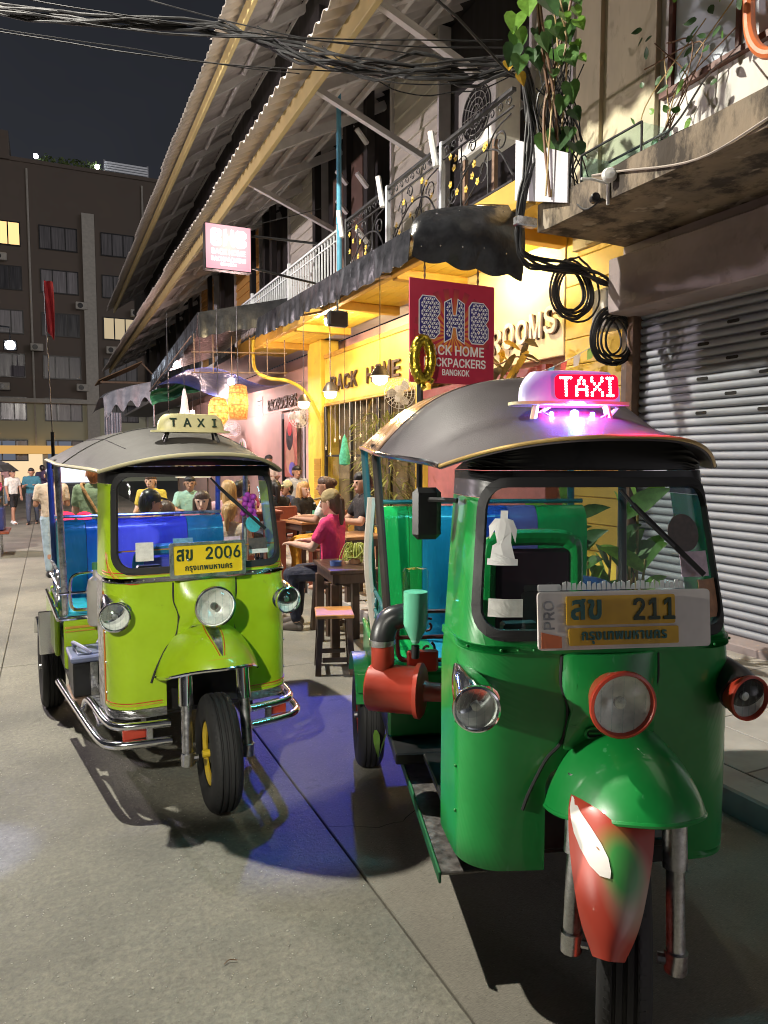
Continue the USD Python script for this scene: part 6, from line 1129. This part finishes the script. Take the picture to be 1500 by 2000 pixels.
person('person in a sage green shirt with a tan strap standing behind the lime taxi', (0.47, 9.05, 0), -12, 1.60, None, 0, 'red', 'short', cloth('sage', (.17, .24, .14)), cloth('navy', (.02, .022, .04)), strap=cloth('tan', (.42, .24, .10)), cap=cloth('night', (.015, .015, .04)))
person('person in a cream shirt and light jeans at the rear corner of the lime taxi', (0.02, 11.4, 0), 10, 1.53, None, 1, 'black', 'short', cloth('cream', (.55, .44, .34)), cloth('jeans', (.28, .36, .42)), walk=.1, shoes=BLACKP, arms='hold')
person('person in a black cap looking right at the left of the lime taxi windscreen', (0.70, 6.55, 0), -75, 1.40, .62, 1, 'black', 'short', cloth('orange', (.45, .17, .06)), cloth('navy', (.02, .022, .04)), cap=BLACKP, lean=.15)
person('person in a white top with tousled brown hair bending forward beyond the lime taxi', (1.12, 7.1, 0), 25, 1.27, .50, 2, 'brown', 'short', cloth('white', (.66, .64, .60)), cloth('jeans', (.28, .36, .42)), lean=.35, arms='table')
person('brunette person facing the camera through the lime taxi windscreen', (1.47, 7.75, 0), 165, 1.34, .50, 2, 'brown', 'long', cloth('rose', (.40, .12, .16)), cloth('navy', (.02, .022, .04)), arms='table')
person('person with long fair hair and a pink top, back turned, right of the windscreen post', (1.95, 8.6, 0), 5, 1.42, .55, 2, 'blonde', 'long', cloth('palepink', (.62, .34, .38)), cloth('jeans', (.28, .36, .42)))
person('person with tied dark hair and bare shoulders by the reddish bar table', (2.25, 9.3, 0), -35, 1.40, .55, 0, 'black', 'bun', cloth('lilac', (.42, .30, .50)), cloth('navy', (.02, .022, .04)), sleeveless=True)
person('fair haired person in a beige top low behind the bench of the lime taxi', (1.68, 7.4, 0), -30, 1.24, .45, 0, 'blonde', 'tail', cloth('beige', (.50, .38, .28)), cloth('navy', (.02, .022, .04)))
person('person in a teal shirt and dark trousers walking far down the street', (-0.42, 20.6, 0), 172, 1.42, None, 1, 'black', 'short', cloth('teal', (.03, .13, .18)), cloth('slate', (.05, .06, .09)), walk=.1, shoes=BLACKP, arms='hold')
person('person in a white shirt and black shorts walking beside the one in teal', (-0.88, 20.9, 0), 215, 1.38, None, 1, 'black', 'short', cloth('white', (.66, .64, .60)), cloth('black', (.012, .012, .014)), True, walk=.12, shoes=WHITEP)
person('person in a dark top with a pack, farthest of the walkers', (-0.20, 25.5, 0), 20, 1.45, None, 1, 'black', 'short', cloth('plum', (.04, .03, .07)), cloth('navy', (.02, .022, .04)), bag=cloth('plum2', (.05, .03, .08)))
person('person in a pale top near the lit shop entrance at the street end', (-1.35, 29, 0), 160, 1.5, None, 0, 'black', 'long', cloth('rose2', (.5, .3, .3)), cloth('jeans', (.28, .36, .42)))

person('person in a wine red top between the two tied-hair diners on the terrace', (2.70, 10.9, T_), -160, 1.25, .42, 2, 'brown', 'long', cloth('wine', (.22, .02, .05)), cloth('navy', (.02, .022, .04)), arms='table')
person('bearded looking person in a mint shirt far back below the blue tarpaulin', (2.05, 11.8, .004), 170, 1.40, .50, 1, 'black', 'short', cloth('mint', (.30, .48, .40)), cloth('navy', (.02, .022, .04)), arms='table')
person('person in a yellow top farthest back below the blue tarpaulin', (1.55, 12.6, .004), 150, 1.42, .50, 0, 'brown', 'bun', cloth('sun', (.62, .45, .06)), cloth('navy', (.02, .022, .04)))
person('standing person in a white apron beside the doorway curtain', (4.6, 16.2, T_), 200, 1.62, None, 1, 'black', 'tail', cloth('apron', (.66, .6, .6)), cloth('black', (.012, .012, .014)), arms='hold')
WOOD = mat('dark_wood', (.060, .030, .018), .42, var=.3, scale=5, stretch=(6, 1, 1), coat=.2); WOODT = mat('oak_top', (.44, .20, .055), .6, var=.2, scale=5, stretch=(1, 5, 1), spec=.25); REDW = mat('red_wood', (.22, .055, .03), .4, var=.25, scale=5, stretch=(1, 6, 1))
def stool(label, loc, rz, w, d, h, topm, legm):
    s = thing('stool', label, 'stool', loc, rz)
    obj('seat', MB().rbox((-w / 2, -d / 2, h - .03), (w / 2, d / 2, h), .006), topm, s, False)
    for a in (-1, 1):
        for b in (-1, 1): obj('leg', MB().bar((a * (w / 2 - .015), b * (d / 2 - .015), 0), (a * (w / 2 - .04), b * (d / 2 - .045), h - .031), .045, .045, (0, 1, 0)), legm, s, False)
    for a in (-1, 1): obj('stretcher', MB().rbox((a * (w / 2 - .03) - .012, -d / 2 + .05, .13), (a * (w / 2 - .03) + .012, d / 2 - .05, .165), .003).rbox((a * (w / 2 - .045) - .01, -d / 2 + .06, h - .09), (a * (w / 2 - .045) + .01, d / 2 - .06, h - .035), .003), legm, s, False)
    for b in (-1, 1): obj('stretcher', MB().rbox((-w / 2 + .05, b * (d / 2 - .03) - .012, .10), (w / 2 - .05, b * (d / 2 - .03) + .012, .135), .003), legm, s, False)
    return s
stool('small wooden stool with a light brown seat in front of the dark high table', (2.03, 5.30, 0.004), -18, .30, .34, .48, WOODT, WOOD)
stool('dark stool under the person in pink', (2.50, 6.52, 0.004), 10, .34, .34, .52, WOOD, WOOD)
def table(name, label, loc, rz, w, d, h, topm, legm, lw=.07):
    t = thing(name, label, 'table', loc, rz)
    obj('tabletop', MB().rbox((-w / 2, -d / 2, h - .035), (w / 2, d / 2, h), .006), topm, t, False); obj('apron', MB().rbox((-w / 2 + .03, -d / 2 + .03, h - .12), (w / 2 - .03, d / 2 - .03, h - .036), .004), legm, t, False)
    for a in (-1, 1):
        for b in (-1, 1): obj('leg', MB().rbox((a * (w / 2 - .05) - lw / 2, b * (d / 2 - .05) - lw / 2, 0), (a * (w / 2 - .05) + lw / 2, b * (d / 2 - .05) + lw / 2, h - .121), .004), legm, t, False)
    return t
table('high_table', 'dark wooden high table with ashtray and leafy pot behind the small stool', (2.36, 5.87, 0.004), -8, .44, .72, .76, WOOD, WOOD)
table('terrace_table', 'brown wooden terrace table with bottle and glass before the blonde person', (3.20, 9.30, T_), 10, .62, .70, .74, mat('brown_top', (.30, .14, .06), .4), WOOD)
table('terrace_table', 'reddish wooden bar table behind the lime taxi bench', (2.35, 8.75, T_ - .118), 0, .5, .5, 1.05, REDW, REDW, .14)
table('terrace_table', 'brown terrace table before the person in the black shirt', (3.12, 7.5, T_), 5, .5, .6, .72, mat('brown_top', (.30, .14, .06), .4), WOOD)
def chair(label, loc, rz):
    c = thing('wooden_chair', label, 'chair', loc, rz)
    obj('seat', MB().rbox((-.21, -.2, .42), (.21, .22, .45), .008), REDW, c, False); obj('backrest', MB().rbox((-.21, -.235, .55), (.21, -.205, .92), .01), REDW, c, False)
    for a in (-1, 1): obj('leg', MB().bar((a * .19, .19, 0), (a * .19, .19, .42), .045, .045, (0, 1, 0)), REDW, c, False); obj('leg', MB().bar((a * .19, -.19, 0), (a * .19, -.22, .90), .045, .045, (0, 1, 0)), REDW, c, False)
chair('brown wooden chair under the blonde person', (3.36, 10.08, T_), 212); chair('brown wooden chair under the person in the black vest', (2.86, 9.72, T_), 8); chair('brown wooden chair under the person in mustard trousers', (3.17, 8.48, T_), 62)
bo = thing('water_bottle', 'clear plastic water bottle on the terrace table', 'bottle', (3.26, 9.22, T_ + .742)); obj('bottle', MB().lathe([(0, 0), (.032, 0), (.034, .1), (.032, .16), (.014, .20), (.013, .215)], 16), pane('pet_pane', (.85, .95, .9), .05, 1.5), bo, 50); obj('label', MB().lathe([(.0345, .07), (.0345, .13)], 16), mat('green_label', (.1, .35, .2), .4), bo); obj('cap', MB().lathe([(0, .235), (.014, .235), (.014, .215)], 12), WHITEP, bo)
gls = obj('drinking_glass', MB().lathe([(0, .002), (.032, .002), (.038, .13), (.035, .13), (.029, .01), (0, .01)], 16, (3.14, 9.15, T_ + .742)), pane('glass_pane2', (.9, .95, .95), .03, 1.5)); tag(gls, 'empty drinking glass left of the water bottle', 'glass')
at = thing('ashtray', 'small blue tin ashtray on the dark high table', 'ashtray', (2.24, 5.80, .766)); obj('tin', MB().lathe([(0, 0), (.05, 0), (.052, .04), (.047, .04), (.044, .008), (0, .008)], 20), mat('blue_tin', (.10, .16, .36), .4), at, 50)
def blade(mb, c, d, up, L, w, bend=.3, n=5):
    """a leaf with a midrib fold from c along d"""
    c, d, up = np.array(c, float), np.array(d, float), np.array(up, float); d /= np.linalg.norm(d); sd = np.cross(d, up); sd /= np.linalg.norm(sd) + 1e-9; nn = np.cross(sd, d); V, F = [], []
    for i in range(n + 1):
        t = i / n; ctr = c + d * L * t - np.array([0, 0, 1.]) * bend * L * t * t; ww = w * math.sin(PI * min(1, (t * .92 + .06)) ** .8)
        V += [ctr - sd * ww, ctr - nn * ww * .25, ctr + sd * ww]
    for i in range(n): a = i * 3; F += [[a, a + 1, a + 4, a + 3], [a + 1, a + 2, a + 5, a + 4]]
    return mb.add(V, F)
LEAF = [mat('leaf_bright', (.16, .33, .045), .4, var=.25, scale=20, trans=.35), mat('leaf_mid', (.085, .20, .045), .42, var=.25, scale=20, trans=.3), mat('leaf_dark', (.045, .11, .035), .45, var=.25, scale=20, trans=.25), mat('leaf_yellow', (.52, .32, .03), .5, var=.2, scale=20, trans=.3)]
STEM = mat('brown_stem', (.16, .085, .04), .7, var=.3, scale=20); GSTEM = mat('straw_stem', (.34, .24, .09), .6, var=.3, scale=20)
R6 = random.Random(21)
pt = thing('potted_plant', 'small pot of curly yellow green grass on the dark high table', 'plant', (2.45, 5.86, .766)); obj('pot', MB().lathe([(0, 0), (.05, 0), (.065, .06), (.06, .06), (0, .05)], 16), mat('terracotta', (.3, .14, .07), .7), pt)
cu = MB()
for k in range(46): a = R6.uniform(0, 2 * PI); r = R6.uniform(.05, .15); cu.tube(smoothline([(0, 0, .05), (r * .5 * math.cos(a), r * .5 * math.sin(a), .14 + R6.uniform(0, .05)), (r * math.cos(a), r * math.sin(a), R6.uniform(.02, .13)), (r * .8 * math.cos(a + .7), r * .8 * math.sin(a + .7), R6.uniform(.04, .12))], 4), .005, 4)
c_ = obj('foliage', cu, mat('lime_grass', (.34, .36, .06), .5, var=.3, scale=30), pt); c_.SetCustomDataByKey('kind', 'stuff')
# broad leaved clump behind the green taxi
hp = thing('broad_leaf_plant', 'tall clump of broad green leaves on straw stems seen through the green taxi windscreen', 'plant', (3.55, 4.35, T_))
for k in range(22):
    x, y = R6.uniform(-.55, .75), R6.uniform(-.35, .45); h = R6.uniform(.75, 1.25); lx, ly = R6.uniform(-.12, .12), R6.uniform(-.12, .12)
    obj('stem', MB().tube([(x, y, 0), (x + lx * .5, y + ly * .5, h * .5), (x + lx, y + ly, h)], [.016, .013, .009], 6), GSTEM, hp)
    for q in range(3):
        a = R6.uniform(0, 2 * PI); f = R6.uniform(.55, 1.0); obj('leaf', blade(MB(), (x + lx * f, y + ly * f, h * f), (math.cos(a) * .7, math.sin(a) * .7, R6.uniform(.5, 1.4)), (math.sin(a), -math.cos(a), .6), R6.uniform(.32, .55), R6.uniform(.045, .08), .35, 6), LEAF[R6.choice((0, 1, 1, 2, 0))], hp, 60)
wpn = thing('window_plant', 'bushy narrow leaved plant lit yellow at the right of the shop window', 'plant', (4.75, 10.2, T_)); obj('pot', MB().lathe([(0, 0), (.18, 0), (.22, .35), (.2, .35), (0, .3)], 18), mat('terracotta', (.3, .14, .07), .7), wpn)
fo = MB()
for k in range(420):
    a, r, z = R6.uniform(0, 2 * PI), R6.random() ** .6 * .75, R6.uniform(.45, 2.35); blade(fo, (r * math.cos(a) * .6, r * math.sin(a), z), (math.cos(a + R6.uniform(-1, 1)), math.sin(a + R6.uniform(-1, 1)), R6.uniform(-.6, .5)), (.2, .1, 1), R6.uniform(.14, .28), R6.uniform(.012, .022), .4, 3)
for k in range(8): fo.tube([(R6.uniform(-.1, .1), R6.uniform(-.15, .15), .3), (R6.uniform(-.3, .3), R6.uniform(-.5, .5), 2.2)], .008, 5)
c_ = obj('foliage', fo, mat('leaf_olive', (.20, .22, .06), .5, var=.35, scale=12, trans=.3), wpn, 60); c_.SetCustomDataByKey('kind', 'stuff')
hg = thing('hanging_plant', 'dry brownish hanging leaves below the word ROOMS', 'plant', (4.85, 6.95, 2.7))
for k in range(26):
    a = R6.uniform(0, 2 * PI); obj('leaf', blade(MB(), (R6.uniform(-.1, .1), R6.uniform(-.5, .45), R6.uniform(-.1, .35)), (math.cos(a), math.sin(a), R6.uniform(-1.2, .2)), (math.sin(a), -math.cos(a), .7), R6.uniform(.16, .30), R6.uniform(.03, .055), .4, 4), LEAF[3] if k % 4 == 0 else mat('leaf_dry', (.14, .10, .035), .6, var=.4, scale=20, trans=.2), hg, 60)
obj('stem', MB().tube(smoothline([(0, .5, .3), (-.05, .2, .1), (0, -.1, .15), (.05, -.45, .05)]), .01, 5), STEM, hg)
# the vine at the balcony corner
def heart(c, nrm, down, s):
    c, nrm, down = (np.array(k, float) for k in (c, nrm, down)); nrm /= np.linalg.norm(nrm); down -= nrm * (down @ nrm); down /= np.linalg.norm(down); sd = np.cross(nrm, down)
    o = [(0, -.04), (.2, -.2), (.42, -.12), (.5, .12), (.42, .42), (.24, .72), (0, 1.08)]; V = [c, c + down * s * .5 - nrm * s * .05, c + down * s * 1.05]; F = []
    for g in (1, -1):
        b = len(V); V += [c + sd * g * a * s + down * (t) * s + nrm * s * .16 * a for a, t in o]; F += [[1, b + i, b + i + 1] for i in range(len(o) - 1)]
    return MB().add(V, F)
vn = thing('vine', 'climbing vine with big heart shaped leaves growing from the cables at the balcony corner', 'vine')
CX = np.array((3.92, 5.10, 4.22))
lf = [(.02, .0, 1.55), (-.12, .08, 1.42), (.16, -.02, 1.46), (-.2, .05, 1.30), (.0, -.04, 1.36), (.2, -.05, 1.32), (-.26, .1, 1.16), (-.08, -.03, 1.2), (.1, -.06, 1.18), (.26, 0, 1.16), (-.14, 0, 1.04), (.04, -.05, 1.06), (.22, -.03, 1.02), (-.3, .1, .92), (-.05, 0, .94), (.14, -.05, .9), (.3, 0, .92), (-.33, .12, .76), (-.24, .1, .70), (.05, -.02, .74), (.2, -.04, .62), (.1, -.03, .5), (.24, -.02, .42), (.16, -.04, .30), (.22, -.02, .18), (-.1, .1, 1.6), (.1, .05, 1.66), (.3, .04, 1.34), (-.18, .02, .84), (.02, -.06, 1.5), (.12, .0, 1.28), (-.02, .04, 1.12)]
lf += [(R6.uniform(-.3, .3), R6.uniform(-.05, .15), R6.uniform(.75, 1.68)) for _ in range(16)] + [(R6.uniform(.0, .25), R6.uniform(-.02, .12), R6.uniform(.1, .8)) for _ in range(4)]
for k, q in enumerate(lf):
    c = CX + q + np.array([R6.uniform(-.03, .03) for _ in range(3)])
    obj('leaf', heart(c, (R6.uniform(-1, -.1), -1 + R6.uniform(-.3, .3), R6.uniform(-.1, .8)), (R6.uniform(-.5, .5), R6.uniform(-.3, .1), -1), R6.uniform(.09, .21) if k not in (18, 17) else .10), LEAF[3] if k in (18, 17) else LEAF[R6.choice((0, 1, 1, 2))], vn, 60)
for k in range(6): obj('stem', MB().tube(smoothline([CX + (R6.uniform(-.05, .2), 0, -.3), CX + (R6.uniform(-.1, .2), R6.uniform(-.05, .08), .4), CX + (R6.uniform(-.15, .2), R6.uniform(-.05, .08), 1.0), CX + (R6.uniform(-.2, .3), 0, 1.55)], 6), .008 + .005 * (k % 2), 5), STEM if k % 2 else GSTEM, vn)
rt_ = MB()
for k in range(44): rt_.tube(smoothline([CX + (R6.uniform(.02, .38), R6.uniform(0, .3), R6.uniform(.5, 1.0)), CX + (R6.uniform(.02, .4), R6.uniform(0, .3), R6.uniform(.2, .6)), CX + (R6.uniform(.1, .45), R6.uniform(0, .3), R6.uniform(-.25, .2))], 5), .007, 4)
c_ = obj('root_tangle', rt_, WIRE, vn); c_.SetCustomDataByKey('kind', 'stuff')
v2 = thing('vine', 'thin climber with small oval leaves on the white upper wall', 'vine'); P0 = np.array((4.75, 4.95, 3.95))
for k in range(7): obj('stem', MB().tube(smoothline([P0 + (R6.uniform(-.2, .2), R6.uniform(-.2, .3), 0), P0 + (.2, R6.uniform(-.4, .2), .5), P0 + (.35, R6.uniform(-.55, .3), R6.uniform(.8, 1.3)), P0 + (.4, R6.uniform(-.8, .4), R6.uniform(1.1, 1.7))], 6), .006, 4), GSTEM if k % 2 else STEM, v2)
for k in range(46):
    z = R6.random() ** .7 * 1.7 + .05; y = R6.uniform(-.75, .35) * (.35 + z * .5)
    a = R6.uniform(0, 2 * PI); obj('leaf', blade(MB(), P0 + (.1 + z * .16 + R6.uniform(-.1, .1), y, z), (R6.uniform(-.6, .1), math.cos(a), math.sin(a)), (-1, R6.uniform(-.5, .5), .3), R6.uniform(.07, .13), R6.uniform(.022, .036), .15, 4), LEAF[R6.choice((0, 1, 2, 2))], v2, 60)
# fans, ornaments, bunting
for pos, rz, lab in (((5.05, 15.3, 2.62), 40, 'white wall fan beside the poster'), ((4.9, 21.0, 2.55), 40, 'white wall fan farthest down the rose wall'), ((5.02, 10.2, 2.72), 30, 'white wall fan hanging by the yellow pillar behind the green taxi roof')):
    f = thing('wall_fan', lab, 'fan', pos, rz + 90 - 90); ax = np.array((-.8, -.6, -.1)); ax /= np.linalg.norm(ax); u = np.cross(ax, (0, 0, 1)); u /= np.linalg.norm(u); w = np.cross(u, ax); g = MB()
    for s in (-.05, .05):
        for r in (.06, .12, .18, .235): g.tube([ax * (.2 + s * (1.15 - r * 2)) + r * (math.cos(t) * u + math.sin(t) * w) for t in np.linspace(0, 2 * PI, 33)[:-1]], .0035, 4, closed=True)
        for k in range(20): t = k * PI / 10; g.tube([ax * (.2 + s * 1.1), ax * (.2 + s * .65) + .235 * (math.cos(t) * u + math.sin(t) * w)], .0025, 4)
    obj('cage', g, WHITEP, f); bl_ = MB()
    for k in range(3):
        t = k * 2 * PI / 3; e = math.cos(t) * u + math.sin(t) * w; h_ = -math.sin(t) * u + math.cos(t) * w
        bl_.add([ax * .2 + e * .03, ax * .215 + e * .12 + h_ * .08, ax * .2 + e * .21 + h_ * .03, ax * .19 + e * .2 - h_ * .06, ax * .19 + e * .1 - h_ * .05], [[0, 1, 2], [0, 2, 3], [0, 3, 4]])
    obj('blade', bl_, mat('fan_blade', (.5, .5, .52), .4), f, False); obj('motor', MB().lathe([(0, -.02), (.06, 0), (.065, .1), (.03, .16), (0, .17)], 18, (0, 0, 0), ax), WHITEP, f); obj('bracket', MB().tube([(0, 0, 0), (.15, .1, -.02)], .025, 8).rbox((.13, .02, -.12), (.17, .18, .14), .01), WHITEP, f)
xo = thing('tree_ornament', 'small green felt tree ornament hanging in the shop window', 'ornament', (3.56, 8.87, 1.62)); obj('cone', MB().lathe([(0, .40), (.03, .34), (.05, .22), (.075, .1), (.07, 0), (0, -.02)], 18), mat('felt_green', (.08, .42, .25), .7, var=.4, scale=30), xo); obj('string', MB().tube([(0, 0, .4), (0, 0, 1.9)], .003, 4), BLACKP, xo)
sc_ = thing('star_curtain', 'string curtain of little stars and threads in front of the shop window', 'string lights', (5.2, 0, 0))
for k in range(14):
    y = 10.6 + k * .26; L_ = R6.uniform(.5, 1.5); obj('thread', MB().tube([(0, y, 2.76), (0, y, 2.76 - L_)], .004, 4), WHITEP, sc_)
    st5 = Polygon([(.06 * (1 if i % 2 == 0 else .4) * math.cos(i * PI / 5 + PI / 2), .06 * (1 if i % 2 == 0 else .4) * math.sin(i * PI / 5 + PI / 2)) for i in range(10)]); obj('star', MB().prism(st5, .006, app(frame((0, y, 2.70 - L_), (0, -1, 0), (0, 0, 1)))), mat('star_cream', (.7, .6, .4), .4, emit=.25), sc_, False)
bt_ = thing('bunting', 'string of little coloured flags beside the meter box', 'bunting', (5.0, 0, 0)); obj('string', MB().tube(hang((0, 7.6, 2.62), (0, 5.62, 2.86), .08, 20), .004, 4), WHITEP, bt_)
for k, c in enumerate(((.7, .2, .05), (.1, .4, .2), (.6, .05, .3), (.75, .5, .1), (.1, .3, .5), (.7, .1, .08), (.65, .6, .55), (.3, .5, .1))):
    q = hang((0, 7.6, 2.62), (0, 5.62, 2.86), .08, 20)[3 + k * 2]; obj('flag', MB().add([q, q + [0, -.11, .012], q + [-.02, -.10, -.10], q + [-.01, -.01, -.11]], [[0, 1, 2, 3]]), mat(f'flag_cloth_{"abcdefgh"[k]}', c, .8), bt_, False)
gw = thing('white_lamp', 'tall white cone shaped cloth lamp behind the unlit roof sign', 'lamp', (2.26, 13.4, 2.2)); obj('cloth', MB().lathe([(.02, .75), (.05, .6), (.07, .4), (.13, .15), (.19, 0)], 20), mat('white_gauze', (.75, .7, .74), .8, trans=.5), gw, 60); obj('bulb', MB().sphere((0, 0, .2), .03), glow('gauze_glow', (1, .85, .8), 22), gw); obj('cord', MB().tube([(0, 0, .75), (0, 0, 1.6)], .005, 4), BLACKP, gw)
mbd = thing('chalk_board', 'white board with rows of red and black scribbled lettering behind the lime taxi bench', 'board', (2.3, 12.9, 1.35), -10); obj('panel', MB().rbox((-.3, 0, 0), (.3, .03, .75), .005), WHITEP, mbd, False)
for k in range(6):
    for j in range(5): obj('scribble', MB().rbox((-.26 + j * .105, -.004, .06 + k * .10), (-.26 + j * .105 + R6.uniform(.05, .09), -.001, .115 + k * .10), .001), mat('red_ink', (.45, .03, .04), .6) if k == 5 else LETTER, mbd, False)
obj('leg', MB().tube([(-.25, .05, -1.3), (-.25, .05, .4)], .015, 5).tube([(.25, .05, -1.3), (.25, .05, .4)], .015, 5), WOOD, mbd)
# left edge of the street: cart, umbrella, flowers
ct = thing('street_cart', 'dark blue vendor cart with a table board at the left edge of the street', 'cart', (-1.12, 14.2, 0)); obj('box', MB().rbox((-.6, -.25, .45), (.38, .4, .85), .02), mat('cart_blue', (.03, .04, .16), .4), ct, False); obj('board', MB().rbox((-.7, -.4, .40), (.46, .5, .445), .008), REDW, ct, False); obj('leg', MB().bar((.3, -.3, 0), (.3, -.3, .4), .05, .05, (0, 1, 0)), STEEL, ct, False); obj('leg', MB().bar((.3, .4, 0), (.3, .4, .4), .05, .05, (0, 1, 0)), STEEL, ct, False)
for k, z in enumerate((1.0, 1.2)): obj('shelf', MB().rbox((-.6, -.2, z), (.35, .3, z + .015), .003), STEEL, ct, False)
obj('post', MB().tube([(.36, .3, .85), (.36, .3, 1.4)], .014, 6), STEEL, ct)
fw = thing('flower_vase', 'orange vase of pink flowers on the vendor cart', 'flowers', (-.86, 14.05, .85)); obj('vase', MB().lathe([(0, 0), (.06, 0), (.08, .12), (.05, .22), (.06, .26)], 16), mat('orange_vase', (.6, .2, .03), .4), fw)
for k in range(9): a = k * 2.4; obj('bloom', MB().sphere((.07 * math.cos(a), .07 * math.sin(a), .36 + .04 * math.sin(k)), .045, 1), mat('pink_bloom', (.7, .08, .25), .6), fw); obj('stalk', MB().tube([(0, 0, .2), (.07 * math.cos(a), .07 * math.sin(a), .36)], .005, 4), LEAF[1], fw)
um = thing('umbrella', 'black open umbrella over the vendor cart', 'umbrella', (-1.05, 14.3, 0)); obj('canopy', MB().lathe([(.01, 1.70), (.25, 1.67), (.45, 1.59), (.58, 1.48)], 10), mat('black_cloth', (.02, .02, .024), .7), um, False); obj('pole', MB().tube([(0, 0, 0), (0, 0, 1.72)], .014, 6), STEEL, um)
for k in range(10): t = k * PI / 5; obj('rib', MB().tube([(0, 0, 1.45), (.57 * math.cos(t), .57 * math.sin(t), 1.475)], .004, 4), STEEL, um)
# litter on the road
lt_ = [((-.28, 2.15), 'dry leaf lying on the road at the lower left'), ((.52, 2.35), 'thin curled twig on the road in front of the lime taxi')]
q = obj('dry_leaf', blade(MB(), (-.28, 2.15, .006), (1, .4, .05), (0, 0, 1), .07, .012, 0, 4), STEM, None, 60); tag(q, lt_[0][1], 'leaf')
q = obj('twig', MB().tube(smoothline([(.48, 2.3, .005), (.50, 2.31, .008), (.525, 2.3, .006)]), .0016, 5), STEM); tag(q, lt_[1][1], 'twig')
sprig = thing('leaf_sprig', 'green leafy sprig hanging from the running board of the green taxi', 'leaves', (1.52, 3.15, .30))
for k in range(5): obj('leaf', blade(MB(), (R6.uniform(-.06, .06), R6.uniform(-.1, .1), .02), (R6.uniform(-.6, .2), R6.uniform(-.6, .6), R6.uniform(-.6, .6)), (0, .3, 1), .11, .018, .4, 4), LEAF[k % 3], sprig, 60)
bs = thing('floral_board', 'round board of painted flowers and leaves leaning at the rose wall beyond the doorway', 'board', (5.1, 20.6, 1.75)); R8 = random.Random(5)
obj('panel', MB().lathe([(0, 0), (.52, 0), (.52, .04), (0, .04)], 28, (0, 0, 0), (-1, 0, 0)), mat('cream_panel', (.66, .56, .56), .5), bs, False)
for k in range(26): a, r = R8.uniform(0, 2 * PI), R8.uniform(.05, .46); obj('petal', blade(MB(), (-.05, r * math.cos(a), r * math.sin(a)), (-.1, math.cos(a * 2), math.sin(a * 3)), (-1, 0, .1), .2, .05, 0, 3), (LEAF[0], mat('pink_bloom', (.7, .08, .25), .6), LEAF[1], WHITEP)[k % 4], bs, 60)
